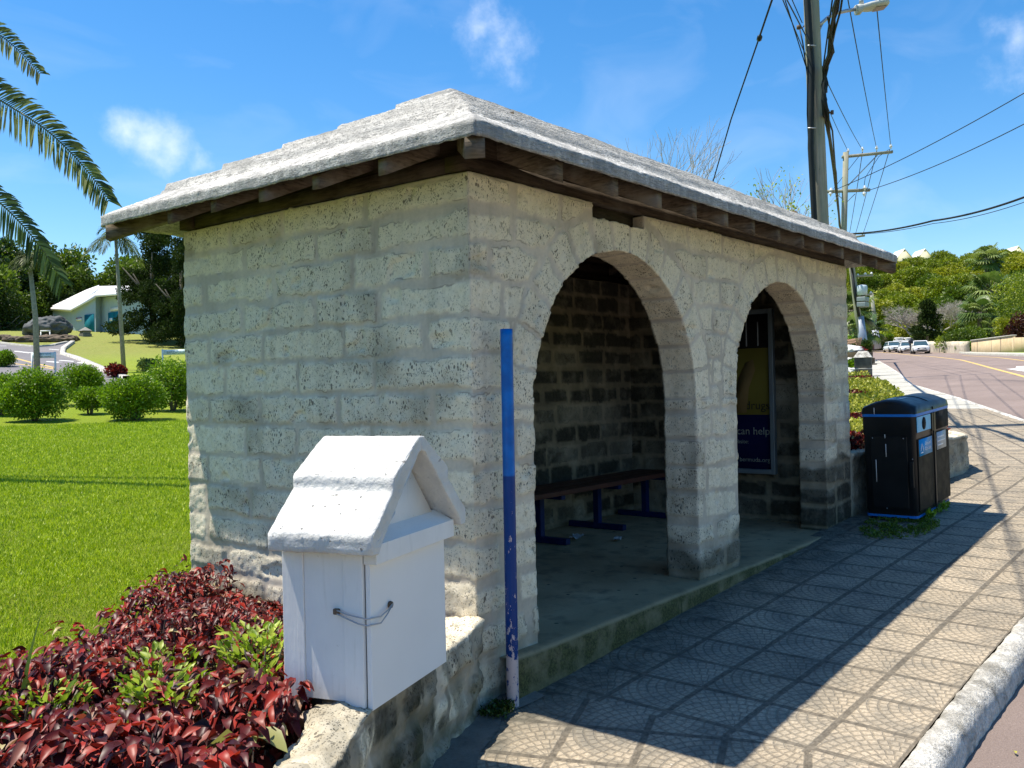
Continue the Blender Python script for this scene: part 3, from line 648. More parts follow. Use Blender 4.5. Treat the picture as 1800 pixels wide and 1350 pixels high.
def slab_wall(u0, u1, v0, v1, st, T, face, to3, arches=(), notch=None, backdel=None, ends=(True, True), dark=None, stw=None, flip=False):
    """a wall panel with holes: outer sheet, inner sheet and the edges between them"""
    nu = int(round((u1-u0)/st)); nv = int(round((v1-v0)/st)); us = np.linspace(u0, u1, nu+1); vs = np.linspace(v0, v1, nv+1)
    U, Vv = np.meshgrid(us, vs, indexing='ij'); uc = (us[:-1]+us[1:])/2; vc = (vs[:-1]+vs[1:])/2; UC, VC = np.meshgrid(uc, vc, indexing='ij')
    keep = np.ones_like(UC, bool); arcw = np.zeros_like(U)
    for (cx, cz, Rr) in arches:
        ins = ((np.abs(UC-cx) < Rr) & (VC <= cz)) | ((np.hypot(UC-cx, VC-cz) < Rr) & (VC > cz)); keep &= ~ins
    if notch: keep &= ~((UC > notch[0]) & (UC < notch[1]) & (VC > notch[2]))
    kp = np.zeros((nu+2, nv+2), bool); kp[1:-1, 1:-1] = keep
    vk = kp[:-1, :-1] | kp[1:, :-1] | kp[:-1, 1:] | kp[1:, 1:]; va = kp[:-1, :-1] & kp[1:, :-1] & kp[:-1, 1:] & kp[1:, 1:]
    bnd = vk & ~va; inner = bnd.copy(); inner[0] = inner[-1] = False; inner[:, 0] = False; inner[:, -1] = False
    Us, Vs = U.copy(), Vv.copy()
    for (cx, cz, Rr) in arches:
        m = bnd & (Vv > cz) & (np.abs(np.hypot(U-cx, Vv-cz)-Rr) < st*1.6); d = np.hypot(U-cx, Vv-cz); Us = np.where(m, cx+(U-cx)*Rr/np.maximum(d, 1e-6), Us); Vs = np.where(m, cz+(Vv-cz)*Rr/np.maximum(d, 1e-6), Vs)
        m = bnd & (Vv <= cz) & (np.abs(np.abs(U-cx)-Rr) < st*1.2); Us = np.where(m, cx+np.sign(U-cx)*Rr, Us)
    idx = -np.ones(U.shape, int); idx[vk] = np.arange(vk.sum()); n0 = int(vk.sum())
    fu, fv = Us[vk], Vs[vk]
    PU = [fu]; PV = [fv]; PW = [np.zeros(n0)]; SH = [np.zeros(n0)]
    I, J = np.nonzero(keep); q = np.stack([idx[I, J], idx[I+1, J], idx[I+1, J+1], idx[I, J+1]], -1); F = [q]
    # inner sheet
    kb = keep.copy()
    if backdel is not None: kb &= ~backdel(UC, VC)
    I, J = np.nonzero(kb); qb = np.stack([idx[I, J], idx[I, J+1], idx[I+1, J+1], idx[I+1, J]], -1)+n0; F.append(qb)
    PU.append(fu); PV.append(fv); PW.append(np.full(n0, T)); SH.append(np.ones(n0))
    # edges
    E = []
    I, J = np.nonzero(kp[1:, 1:-1] != kp[:-1, 1:-1])   # vertical edges at u index I between J,J+1
    for i, j in zip(I, J):
        if i == 0 and not ends[0]: continue
        if i == nu and not ends[1]: continue
        a, b = idx[i, j], idx[i, j+1]; E.append((b, a) if kp[i+1, j+1] else (a, b))
    I, J = np.nonzero(kp[1:-1, 1:] != kp[1:-1, :-1])
    for i, j in zip(I, J):
        if j == 0: continue
        a, b = idx[i, j], idx[i+1, j]; E.append((a, b) if kp[i+1, j+1] else (b, a))
    E = np.array(E); nw = max(2, int(round(T/(stw or st*1.3)))); bv = np.unique(E); loc = {v: k for k, v in enumerate(bv)}
    lm = np.full(n0, -1); lm[bv] = np.arange(len(bv)); layers = [bv]
    base = 2*n0
    for w in range(1, nw):
        layers.append(base+np.arange(len(bv))); base += len(bv); PU.append(fu[bv]); PV.append(fv[bv]); PW.append(np.full(len(bv), T*w/nw)); SH.append(np.full(len(bv), 2.))
    layers.append(bv+n0)
    for w in range(nw):
        a, b = layers[w], layers[w+1]; F.append(np.stack([a[lm[E[:, 0]]], b[lm[E[:, 0]]], b[lm[E[:, 1]]], a[lm[E[:, 1]]]], -1))
    u = np.concatenate(PU); v = np.concatenate(PV); w = np.concatenate(PW); sh = np.concatenate(SH); Fq = np.concatenate(F)
    if flip: Fq = Fq[:, ::-1]
    P = to3(u, v, w)
    used = np.zeros(len(P), bool); used[Fq.ravel()] = True
    a = P[Fq[:, 2]]-P[Fq[:, 0]]; b = P[Fq[:, 3]]-P[Fq[:, 1]]; fn = np.cross(a, b); vn_ = np.zeros_like(P)
    for k in range(4): np.add.at(vn_, Fq[:, k], fn)
    vn_ /= np.linalg.norm(vn_, axis=1)[:, None]+1e-12
    mo, rnd = mortar_field(u, v, face, arches, P)
    si = sh == 1
    mo2, rnd2 = mortar_field(u[si], v[si], face+4 if face+4 in JN else face, arches, P[si]); mo[si] = mo2; rnd[si] = rnd2
    se = (sh == 2) | ((sh == 1) & (backdel is not None) & ((np.abs(u-u0) < 1e-4) | (np.abs(u-u1) < 1e-4)))
    # edges: take horizontal courses, or voussoirs on the arch
    uu = u[se]; ww = w[se]
    endm = (np.abs(uu-u0) < 1e-4) | (np.abs(uu-u1) < 1e-4)
    m3, r3 = mortar_field(uu, v[se], face, arches, P[se], intr=True)
    yy = np.where(endm, ww, 0); m4, r4 = mortar_field(ww+0.0, v[se], 1 if face == 2 else face, (), P[se])
    mo[se] = np.where(endm, m4, m3); rnd[se] = np.where(endm, r4, r3)
    lowf = fbm(P*1.6, 3, 71)-.5; mid = fbm(P*11, 3, 72)-.5; fi = fbm(P*38, 2, 73)-.5
    disp = -.006*mo+(rnd-.5)*.008*(1-mo)+lowf*.02+mid*.012*(1-.6*mo)+fi*.008*(1-.7*mo)
    hole = sst((vn(P*7.5, 77)-.83)/.05)*(1-mo); disp = disp-hole*.012
    # worn corners: sharp edges lose a little more
    P2 = P+vn_*disp[:, None]
    dk = np.zeros(len(P)) if dark is None else dark(P, np.where(se, 2., sh), rnd, mo)
    return P2, Fq, mo, rnd, dk

def merge(parts):
    V = []; F = []; A = [[], [], []]; n = 0
    for p in parts:
        V.append(p[0]); F.append(p[1]+n); n += len(p[0]); [A[k].append(p[2+k]) for k in range(3)]
    return np.concatenate(V), np.concatenate(F), [np.concatenate(a) for a in A]

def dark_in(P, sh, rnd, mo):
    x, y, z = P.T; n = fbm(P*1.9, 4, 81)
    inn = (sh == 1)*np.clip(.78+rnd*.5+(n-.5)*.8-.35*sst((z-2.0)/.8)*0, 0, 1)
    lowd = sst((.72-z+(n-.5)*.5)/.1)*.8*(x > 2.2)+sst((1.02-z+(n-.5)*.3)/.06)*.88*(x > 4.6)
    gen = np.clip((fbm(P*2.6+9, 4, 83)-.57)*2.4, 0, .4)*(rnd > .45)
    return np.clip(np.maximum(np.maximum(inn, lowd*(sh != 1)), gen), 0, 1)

TW = .26
def front3(u, v, w): return np.stack([u, w, v], -1)
def left3(u, v, w): return np.stack([w, u, v], -1)
def back3(u, v, w): return np.stack([u, 2.535-w, v], -1)
def right3(u, v, w): return np.stack([5.52-w, u, v], -1)
shelter = empty('bus_shelter', (0, 0, 0), 'whitish porous stone bus shelter with two arches and a stepped hip roof', 'bus shelter')
H = 2.85
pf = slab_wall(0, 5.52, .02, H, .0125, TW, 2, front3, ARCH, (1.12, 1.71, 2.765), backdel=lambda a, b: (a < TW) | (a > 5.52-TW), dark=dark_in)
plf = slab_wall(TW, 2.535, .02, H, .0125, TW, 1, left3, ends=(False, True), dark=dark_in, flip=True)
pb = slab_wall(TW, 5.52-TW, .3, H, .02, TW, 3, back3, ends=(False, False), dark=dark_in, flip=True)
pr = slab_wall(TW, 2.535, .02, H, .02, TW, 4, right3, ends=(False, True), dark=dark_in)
V_, F_, A_ = merge([pf, plf, pb, pr])
_, ui, inv = np.unique(np.round(V_*2e4).astype(np.int64), axis=0, return_index=True, return_inverse=True); inv = np.asarray(inv).ravel(); V_ = V_[ui]; F_ = inv[F_]; A_ = [a_[ui] for a_ in A_]
wall = mk('wall', V_, F_, STONE, shelter, smooth=True, attrs={'mortar': A_[0], 'rnd': A_[1], 'dark': A_[2]})
mb = MB(); mb.box((1.10, .09, 2.70), (1.73, .2, 2.86)); mb.build('filler_board', WOOD, shelter)

# floor slab
def floor_slab():
    V = []; F = []
    xs = np.linspace(.17, 5.3, 205); prof = [(-.085, .05), (-.085, .2), (-.083, .3), (-.078, .36), (-.068, .378), (-.05, .382)]+[(y, .382) for y in np.linspace(.0, 2.3, 60)]
    X, K = np.meshgrid(xs, np.arange(len(prof)), indexing='ij'); p = np.array(prof); Y = p[K, 0]; Z = p[K, 1]
    V = np.stack([X, Y, Z], -1).reshape(-1, 3); V = V+np.stack([V[:, 0]*0, fbm(V*6, 3, 91)-.5, fbm(V*4, 3, 92)-.5], -1)*np.array([0, .02, .008])
    I = np.arange(len(V)).reshape(X.shape); F = np.stack([I[:-1, :-1], I[1:, :-1], I[1:, 1:], I[:-1, 1:]], -1).reshape(-1, 4)
    mk('floor_slab', V, F, FLOORM, shelter, smooth=True)
floor_slab()

# roof
def build_roof():
    e = .37; x0, x1, y0, y1 = -e, 5.52+e, -e, 2.535+e; st = .02
    nx = int((x1-x0)/st)+1; ny = int((y1-y0)/st)+1; X, Y = np.meshgrid(np.linspace(x0, x1, nx), np.linspace(y0, y1, ny), indexing='ij')
    t = np.minimum(np.minimum(X-x0, x1-X), np.minimum(Y-y0, y1-Y))
    w = 1.6375; ncs = 6; run = w/ncs; wob = (fbm(np.stack([X*2, Y*2, X*0], -1), 3, 101)-.5)*.03
    k = (t+wob)/run; kf = k-np.floor(k); base = .84*t/w
    stepz = .055*(sst(kf/.05)-kf); zz = 2.955+base+np.where(k > 1, stepz, stepz*0+.0)
    zz = zz-.006*np.exp(-t/.02)
    rid = np.exp(-((w-t)/.06)**2)*.012; zz = zz+rid
    stepmask = np.exp(-((kf-.04)/.07)**2)*(k > .9)
    P = np.stack([X, Y, zz], -1).reshape(-1, 3)
    nz = (fbm(P*7, 4, 111)-.5)*.012+(fbm(P*34, 2, 112)-.5)*.009+(fbm(P*1.5, 2, 113)-.5)*.022
    P[:, 2] += nz; n0 = len(P); I = np.arange(n0).reshape(nx, ny); F = [np.stack([I[:-1, :-1], I[1:, :-1], I[1:, 1:], I[:-1, 1:]], -1).reshape(-1, 4)]
    # rim
    ring = np.concatenate([I[:-1, 0], I[-1, :-1], I[:0:-1, -1], I[0, :0:-1]]); V = [P]; L = [ring]; n = n0; side = [np.zeros(n0)]; sm = [stepmask.ravel()]
    rp = P[ring]; hz = [-.018, -.036, -.054, -.070]
    for j, dz in enumerate(hz):
        q = rp.copy(); q[:, 2] = rp[:, 2]*.3+.7*2.950+dz*(1); q[:, :2] += 0
        V.append(q); L.append(n+np.arange(len(q))); n += len(q); side.append(np.ones(len(q))); sm.append(np.zeros(len(q)))
    # underside going inwards and up
    c = np.array([(x0+x1)/2, (y0+y1)/2])
    for tt in (.03, .12, .3, .6):
        q = rp.copy(); q[:, 0] = np.clip(q[:, 0], x0+tt, x1-tt); q[:, 1] = np.clip(q[:, 1], y0+tt, y1-tt); q[:, 2] = 2.880+.50*tt
        V.append(q); L.append(n+np.arange(len(q))); n += len(q); side.append(np.ones(len(q))); sm.append(np.zeros(len(q)))
    for a, b in zip(L[:-1], L[1:]):
        F.append(np.stack([np.roll(a, -1), a, b, np.roll(b, -1)], -1))
    V = np.concatenate(V); side = np.concatenate(side); sm = np.concatenate(sm)
    m = (side > 0); nv = np.stack([fbm(V*10, 3, 120+s)-.5 for s in range(3)], -1)*.013+np.stack([fbm(V*40, 2, 130+s)-.5 for s in range(3)], -1)*.009
    nv[~m] = 0; edge = np.zeros(len(V), bool); edge[ring] = True; nv2 = np.stack([fbm(V*10, 3, 120+s)-.5 for s in range(3)], -1)*.013+np.stack([fbm(V*40, 2, 130+s)-.5 for s in range(3)], -1)*.009; nv[edge] = nv2[edge]
    V = V+nv; front = side*1.0
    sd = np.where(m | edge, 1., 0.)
    # streaky grey rim; front fascia painted greyer, standing in for its shade
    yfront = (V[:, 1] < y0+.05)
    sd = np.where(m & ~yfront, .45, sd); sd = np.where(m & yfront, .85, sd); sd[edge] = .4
    o = mk('roof', V, np.concatenate(F), ROOF, shelter, smooth=True, attrs={'side': sd, 'step': sm})
    # ceiling boards under the slab
    mb = MB(); a = .36; hgt = 3.04
    A, B, C_, D = (x0+a, y0+a, hgt), (x1-a, y0+a, hgt), (x1-a, y1-a, hgt), (x0+a, y1-a, hgt); R1 = (x0+w, (y0+y1)/2, 3.64); R2 = (x1-w, (y0+y1)/2, 3.64)
    mb.add([A, B, C_, D, R1, R2], [(0, 4, 5, 1), (1, 5, 2), (2, 5, 4, 3), (3, 4, 0)]); mb.build('ceiling_boards', WOOD, shelter)
    # rafters
    def raf(p, d):                                   # p: tail point (x,y), d: inward dir
        mb = MB(); d = np.array(d, float); s = np.array([-d[1], d[0]]); hw = .032; Ln = 1.0 if abs(d[0])+abs(d[1]) < 1.1 else 1.25
        sl = .50 if abs(d[0])+abs(d[1]) < 1.1 else .5; d = d/np.linalg.norm(d) if Ln == 1.0 else d
        V = []
        for q in (-hw, hw):
            for (l, z) in ((0, (2.785 if abs(d[1]) > .5 else 2.81)+R.uniform(-.006, .006)), (0, 2.885), (Ln, 2.865+.465*Ln), (Ln, 2.77+.465*Ln)):
                V.append((p[0]+d[0]*l+s[0]*q, p[1]+d[1]*l+s[1]*q, z))
        mb.add(V, [(0, 1, 2, 3), (7, 6, 5, 4), (0, 4, 5, 1), (1, 5, 6, 2), (2, 6, 7, 3), (3, 7, 4, 0)]); mb.build('rafter', WOODR, shelter)
    for x in [.311, .832, 1.311, 1.751, 2.2, 2.622, 3.071, 3.536, 3.964, 4.433, 4.9, 5.35]: raf((x, y0+.035), (0, 1))
    for y in [.255, .753, 1.211, 1.67, 2.13]: raf((x0+.035, y), (1, 0)); raf((x1-.035, y), (-1, 0))
    for x in [.4, 1.2, 2.0, 2.8, 3.6, 4.4, 5.2]: raf((x, y1-.035), (0, -1))
    for p, d in (((x0+.03, y0+.03), (1, 1)), ((x1-.03, y0+.03), (-1, 1)), ((x0+.03, y1-.03), (1, -1)), ((x1-.03, y1-.03), (-1, -1))): raf(p, d)
    # wall plate and slanted fascia strip behind the rafter tails
    mb = MB(); q = .015
    mb.box((-q, .02, 2.855), (5.52+q, .14, 2.93)); mb.box((-q, 2.40, 2.855), (5.52+q, 2.535+q, 2.93)); mb.box((.0, .142, 2.856), (.12, 2.398, 2.931)); mb.box((5.40, .142, 2.856), (5.52, 2.398, 2.931)); mb.build('wall_plate', WOOD, shelter)
    mb = MB(); t0 = .41; b = .022                     # boards between the rafters, recessed under the eaves
    for (a, c_) in (((x0+t0, y0+t0), (x1-t0, y0+t0+b)), ((x0+t0, y1-t0-b), (x1-t0, y1-t0))): mb.box((a[0], a[1], 2.94), (c_[0], c_[1], 3.082))
    for (a, c_) in (((x0+t0, y0+t0+b), (x0+t0+b, y1-t0-b)), ((x1-t0-b, y0+t0+b), (x1-t0, y1-t0-b))): mb.box((a[0], a[1], 2.941), (c_[0], c_[1], 3.081))
    mb.build('eave_board', WOOD, shelter)
build_roof()

# ------------------------------------------------------------------ low rubble walls
def rough_wall(name, path, th, ztop, zbot, label, cat, face, darkf, ds=.02, rows=28, tag_now=True, amp=1.0, top_bow=.02):
    """path = front foot line; wall body lies on its left side"""
    P = np.array(path, float); L = np.concatenate([[0], np.cumsum(np.linalg.norm(np.diff(P, axis=0), axis=1))]); n = int(L[-1]/ds)+1
    s = np.linspace(0, L[-1], n); Q = np.stack([np.interp(s, L, P[:, 0]), np.interp(s, L, P[:, 1])], -1)
    for _ in range(3): Q[1:-1] = (Q[:-2]+2*Q[1:-1]+Q[2:])/4
    d = np.gradient(Q, axis=0); d /= np.linalg.norm(d, axis=1)[:, None]; nl = np.stack([-d[:, 1], d[:, 0]], -1)
    a = [(0, t) for t in np.linspace(0, 1, rows)]; tp = [(th*t, 1) for t in np.linspace(0, 1, int(th/ds)+2)[1:]]; bk = [(th, t) for t in np.linspace(1, 0, max(4, rows//2))[1:]]
    prof = a+tp+bk; m = len(prof); V = []; U = []
    zt = np.array([ztop(*q) for q in Q]); zb = np.array([zbot(*q) for q in Q])
    pa = np.array(prof); X = Q[:, None, 0]+nl[:, None, 0]*pa[None, :, 0]; Y = Q[:, None, 1]+nl[:, None, 1]*pa[None, :, 0]; Z = zb[:, None]+(zt-zb)[:, None]*pa[None, :, 1]
    Z = Z+(pa[None, :, 1] > .999)*top_bow*np.sin(np.clip(pa[None, :, 0]/th, 0, 1)*math.pi)
    V = np.stack([X, Y, Z], -1).reshape(-1, 3); u = np.repeat(s, m); I = np.arange(len(V)).reshape(n, m)
    F = np.stack([I[:-1, :-1], I[1:, :-1], I[1:, 1:], I[:-1, 1:]], -1).reshape(-1, 4)
    caps = [tuple(I[0][::1]), tuple(I[-1][::-1])]
    A = V[F[:, 2]]-V[F[:, 0]]; B = V[F[:, 3]]-V[F[:, 1]]; fn = np.cross(A, B); vn_ = np.zeros_like(V)
    for k in range(4): np.add.at(vn_, F[:, k], fn)
    vn_ /= np.linalg.norm(vn_, axis=1)[:, None]+1e-9
    mo, rnd = mortar_field(u, V[:, 2]*1.0, face, (), V); top = np.tile(pa[:, 1] > .97, n); mo = np.where(top, mo*.0, mo)
    disp = -.012*mo+(rnd-.5)*.018*(1-mo)+(fbm(V*2.2, 3, 201)-.5)*.05+(fbm(V*12, 4, 202)-.5)*.055+(fbm(V*45, 3, 203)-.5)*.026
    V2 = V+vn_*disp[:, None]*amp; dk = darkf(V, top, mo, rnd)
    o = mk(name, V2, [F, np.array([caps[0]]), np.array([caps[1]])], STONE, smooth=True, attrs={'mortar': mo, 'rnd': rnd, 'dark': dk})
    if tag_now: tag(o, label, cat)
    return o
def dk1(V, top, mo, rnd):
    n = fbm(V*3.1, 4, 211); return np.where(top, np.clip((n-.38)*2.4, 0, .75), np.clip(.80+(n-.5)*2.0-.9*sst((fbm(V*np.array([7, 7, 2.2]), 3, 219)-.66)/.05), 0, .97))
rough_wall('planter_wall', PLAN[1:], .22, lambda x, y: .60+.02*math.sin(x*5), lambda x, y: float(pv(x, y))-.1, 'low rough limestone wall under the white letter box beside the copper leaf bed', 'garden wall', 3, dk1)
def dk2(V, top, mo, rnd):
    n = fbm(V*3.1, 4, 212); return np.where(top, np.clip((n-.55)*2, 0, .4), np.clip(.62+(n-.5)*1.6, .1, .95))
rough_wall('bed_wall', [(5.53, -.02), (7, -.08), (8.95, -.3), (9.3, -.12), (10, .2), (12, .75), (15, 1.75), (19, 3.05)], .3, lambda x, y: max(1.04, float(pv(x, y))+.08), lambda x, y: float(pv(x, y))-.1, 'low dark stone garden wall behind the recycling bin', 'garden wall', 4, dk2, ds=.03, rows=18)

# ------------------------------------------------------------------ foliage tools
def leaf_cloud(P, D, size, asp=.5, up=.3, spread=.9, fold=.18, seed=0, dr=0.0):
    """n folded leaves at points P pointing roughly along D"""
    g = np.random.default_rng(seed); n = len(P)
    D = D+g.normal(0, spread, (n, 3)); D[:, 2] += up-dr; D /= np.linalg.norm(D, axis=1)[:, None]+1e-9
    q = g.normal(0, 1, (n, 3)); S = np.cross(D, q); S /= np.linalg.norm(S, axis=1)[:, None]+1e-9; Nn = np.cross(S, D)
    Nn[Nn[:, 2] < 0] *= -.999; s = size*g.uniform(.6, 1.35, n)[:, None] if np.isscalar(size) else size[:, None]
    a = P; b = P+D*s*.45+S*s*asp*.5+Nn*s*fold; c = P+D*s-Nn*s*fold*.4; d = P+D*s*.45-S*s*asp*.5+Nn*s*fold
    V = np.stack([a, b, c, d], 1).reshape(-1, 3); I = np.arange(n)*4
    F = np.concatenate([np.stack([I, I+1, I+2], -1), np.stack([I, I+2, I+3], -1)])
    return V, F, np.repeat(g.random(n), 4)
def blob_points(lobes, n, seed, shell=.55):
    g = np.random.default_rng(seed); L = np.array(lobes, float); w = (L[:, 3]*L[:, 4]*L[:, 5])**(2/3); k = g.choice(len(L), n, p=w/w.sum())
    d = g.normal(0, 1, (n, 3)); d /= np.linalg.norm(d, axis=1)[:, None]; r = (shell+(1-shell)*g.random(n)**.6)*(1+.10*g.normal(0, 1, n))
    P = L[k, :3]+d*L[k, 3:6]*r[:, None]; return P, d
def lobes_for(rx, rz, cz, n, seed, sz=.42):
    g = random.Random(seed); out = []
    for i in range(n):
        a = g.uniform(0, 6.283); t = g.uniform(-.6, 1); q = math.sqrt(max(0, 1-t*t*.8))*g.uniform(.35, .72); s = g.uniform(.75, 1.25)*sz
        out.append((math.cos(a)*rx*q, math.sin(a)*rx*q, cz+t*rz*.62, rx*s, rx*s, rz*s*.85))
    out.append((0, 0, cz, rx*.6, rx*.6, rz*.6)); return out
CR = {}
def crown_mesh(key, lobes, n, size, mat_, seed, **k):
    P, D = blob_points(lobes, n, seed); V, F, r = leaf_cloud(P, D, size, seed=seed, **k)
    # clumps share tone
    cl = vn(P*1.3, seed)*.55+np.random.default_rng(seed+1).random(n)*.45; r = np.repeat(cl, 4)
    me_o = mk('crown', V, F, mat_, attrs={'rnd': r}); me = me_o.data; bpy.data.objects.remove(me_o); CR[key] = me; return me
def limbs(mb, h, rx, cz, r0, seed, k=5, lean=(0, 0)):
    g = random.Random(seed); top = (lean[0], lean[1], cz)
    mb.tube([(0, 0, -.3), (lean[0]*.3+.03, lean[1]*.3, h*.35), (lean[0]*.7, lean[1]*.7+.04, h*.62), top], [r0, r0*.8, r0*.6, r0*.35], 8)
    for i in range(k):
        a = 6.283*i/k+g.uniform(-.4, .4); z0 = h*g.uniform(.3, .6); L = rx*g.uniform(.5, .8)
        mb.tube([(0, 0, z0), (math.cos(a)*L*.45, math.sin(a)*L*.45, z0+h*.14), (math.cos(a)*L, math.sin(a)*L, z0+h*.33)], [r0*.45, r0*.3, r0*.12], 6)
def trunk_mesh(key, h, rx, cz, r0, seed, k=5, mat_=None):
    mb = MB(); limbs(mb, h, rx, cz, r0, seed, k); o = mk('trunk', mb.V, mb.F, mat_ or BARK, smooth=True); me = o.data; bpy.data.objects.remove(o); CR[key] = me; return me
def tree(name, loc, ck, tk, sc, rz, label, cat, group=None, crown='crown', trunk='trunk'):
    e = empty(name, loc, label, cat, group, rz); e.scale = (sc, sc, sc) if np.isscalar(sc) else sc
    link(trunk, CR[tk], e); link(crown, CR[ck], e); return e

# tree kinds (unit trees about 8 m tall)
for i in range(4):
    lb = lobes_for(4.2, 3.2, 4.6, 15, 100+i, .36); crown_mesh('hill%d' % i, lb, 5200, .42, LF_HILL, 300+i, asp=.62)
    CR['hilly%d' % i] = CR['hill%d' % i].copy(); CR['hilly%d' % i].materials.clear(); CR['hilly%d' % i].materials.append(LF_HILLY)
    CR['hilld%d' % i] = CR['hill%d' % i].copy(); CR['hilld%d' % i].materials.clear(); CR['hilld%d' % i].materials.append(LF_MID)
trunk_mesh('tk', 6, 3.4, 5.2, .28, 5, 6)
for i in range(3):
    lb = lobes_for(3.6, 3.9, 5.0, 14, 140+i, .34); crown_mesh('wood%d' % i, lb, 7000, .34, [LF_DARK, LF_MID, LF_MID][i], 340+i, asp=.6)

def azr(px): return math.atan2(*(lambda q: (q[1], q[0]))(ray(px, 675)))
# hillside right
k = 0; rr_ = 122
while rr_ < 262:
    a = 3.2
    while a < 24.5:
        w_ = 5.6/rr_*57.3; a2 = a+R.uniform(-.3, .3)*w_; r2 = rr_+R.uniform(-4, 4); x = CAM[0]+r2*math.cos(rad(a2)); y = CAM[1]+r2*math.sin(rad(a2))
        a += w_*1.05
        if rr_ < 126 and a2 > 14: continue
        kind = R.choice(['hill', 'hill', 'hill', 'hilly', 'hilld']); i = R.randrange(4); s = R.uniform(.62, 1.0)
        lab = {'hill': 'rounded green tree among the dense trees covering the hillside beyond the road', 'hilly': 'yellow green tree among the dense trees covering the hillside beyond the road', 'hilld': 'darker green tree among the dense trees covering the hillside beyond the road'}[kind]
        tree('hillside_tree', (x, y, float(ground(x, y))-1.3), kind+str(i), 'tk', (s, s, s*R.uniform(.85, 1.1)), R.uniform(0, 6.28), lab, 'tree', kind.replace('hilld', 'dark').replace('hilly', 'yellow').replace('hill', 'green')+' trees on the hillside')
        k += 1
    rr_ += 10.5
# left wood
k = 0
for r_, n_ in ((104, 7), (113, 8), (124, 8), (137, 8)):
    for j in range(n_):
        a2 = 55.5+(j+.5*(k % 2))*15.5/n_+R.uniform(-.4, .4); k += 1
        x = CAM[0]+r_*math.cos(rad(a2)); y = CAM[1]+r_*math.sin(rad(a2))
        if r_ == 104 and 57.5 < a2 < 68.6: continue
        i = R.randrange(3); s = R.uniform(.85, 1.15)*(1.0 if r_ < 110 else 1.05)
        tree('woodland_tree', (x, y, float(ground(x, y))-2.6), 'wood%d' % i, 'tk', (s*1.15, s*1.15, s*1.25), R.uniform(0, 6.28), ['dark green broadleaf tree in the wood behind the pale blue building', 'mid green broadleaf tree in the wood behind the pale blue building', 'mid green broadleaf tree in the wood behind the pale blue building'][i], 'tree', ['dark trees behind the building', 'mid green trees behind the building', 'mid green trees behind the building'][i])

# dark cypress-like tree at the shelter edge
def juniper():
    p = on(270, 600); e = empty('juniper_tree', p, 'big dark juniper with ragged drooping foliage between the pale building and the shelter', 'tree')
    g = random.Random(5); L = []
    for i in range(46):
        t = g.random(); z = .8+t*8.6; a = g.uniform(0, 6.28); q = (2.75*(1-t)**.5+.4)*g.uniform(.35, 1.0)
        L.append((math.cos(a)*q, math.sin(a)*q, z, g.uniform(.6, 1.15), g.uniform(.6, 1.15), g.uniform(.5, .95)))
    P, D = blob_points(L, 26000, 51, .4); V, F, r = leaf_cloud(P, D, .22, .5, up=.5, seed=52); r = np.repeat(vn(P*1.7, 3)*.6+np.random.default_rng(1).random(len(P))*.4, 4)
    mk('crown', V, F, LF_CYP, e, attrs={'rnd': r})
    mb = MB(); limbs(mb, 8, 3.4, 8, .32, 9, 9); mk('trunk', mb.V, mb.F, BARK, e, smooth=True)
    p = on(306, 612); e = empty('juniper_tree', p+np.array([1.5, 1.2, 0]), 'second dark juniper hidden half behind the shelter wall beside the ragged one', 'tree')
    mk('crown', V*np.array([.8, .8, .92]), F, LF_CYP, e, attrs={'rnd': r}); mk('trunk', np.array(mb.V)*.85, mb.F, BARK, e, smooth=True)
juniper()

# bushes on the lawn
def bush(px, w, top, base, label, seed, mat_=LF_BUSH, stems=True, flat=1.0, name='clipped_bush', cz=.52, n=9000, group=None, leaf=.075):
    p = on(px, base); d = depth(p); rx = w/2/FPX*d*1.06; h = (base-top)/FPX*d; e = empty(name, p, label, 'bush', group)
    g = random.Random(seed); L = []
    for i in range(16):
        a = g.uniform(0, 6.28); t = g.uniform(-.75, .8); q = math.sqrt(1-t*t)*.52; L.append((math.cos(a)*q*rx, math.sin(a)*q*rx*flat, h*(cz-.04)+t*h*.27, rx*.52, rx*.52*flat, h*.30))
    L.append((0, 0, h*cz, rx*.75, rx*.75*flat, h*.35))
    P, D = blob_points(L, n, seed, .6); P[:, 2] = np.abs(P[:, 2]-.06*h)+.06*h; V, F, r = leaf_cloud(P, D, leaf, .6, up=.5, seed=seed)
    r = np.repeat(np.clip(vn(P*3.5, 3)*.4+np.random.default_rng(1).random(len(P))*.6, 0, 1), 4); mk('foliage', V, F, mat_, e, attrs={'rnd': r})
    mb = MB()
    for i in range(7):
        a = g.uniform(0, 6.28); q = rx*.5; mb.tube([(math.cos(a)*.05, math.sin(a)*.05, -.1), (math.cos(a)*q*.4, math.sin(a)*q*.4, h*.22), (math.cos(a)*q, math.sin(a)*q, h*.6)], [.035, .025, .01], 6)
    mb.build('stem', BARK, e, True)
bush(60, 106, 644, 739, 'large round clipped bush, biggest at the front of the lawn row', 401, n=15000)
bush(4, 62, 645, 730, 'round bush cut by the left picture edge beside the largest one', 402)
bush(140, 76, 640, 713, 'upright leafy bush standing behind the small stemmed one', 403, n=10000)
bush(158, 50, 682, 728, 'small bush with bare twisted stems between the round bushes', 404, cz=.66, n=4500)
bush(238, 108, 654, 739, 'wide round bush on the lawn nearest the shelter wall', 405, n=14000)
bush(303, 96, 626, 722, 'tall dark edged bush directly against the shelter corner', 406, n=12000)
bush(6, 36, 614, 646, 'round bush beside the access road at the left picture edge', 407, n=4000, leaf=.1)
bush(203, 36, 638, 664, 'sparse dark reddish shrub beside the access road kerb', 408, LF_RED, n=900, name='reddish_shrub', leaf=.14)
bush(262, 40, 630, 652, 'low pale flowering bush under the dark juniper', 409, LF_FAN, n=1500, name='pale_shrub', leaf=.1)

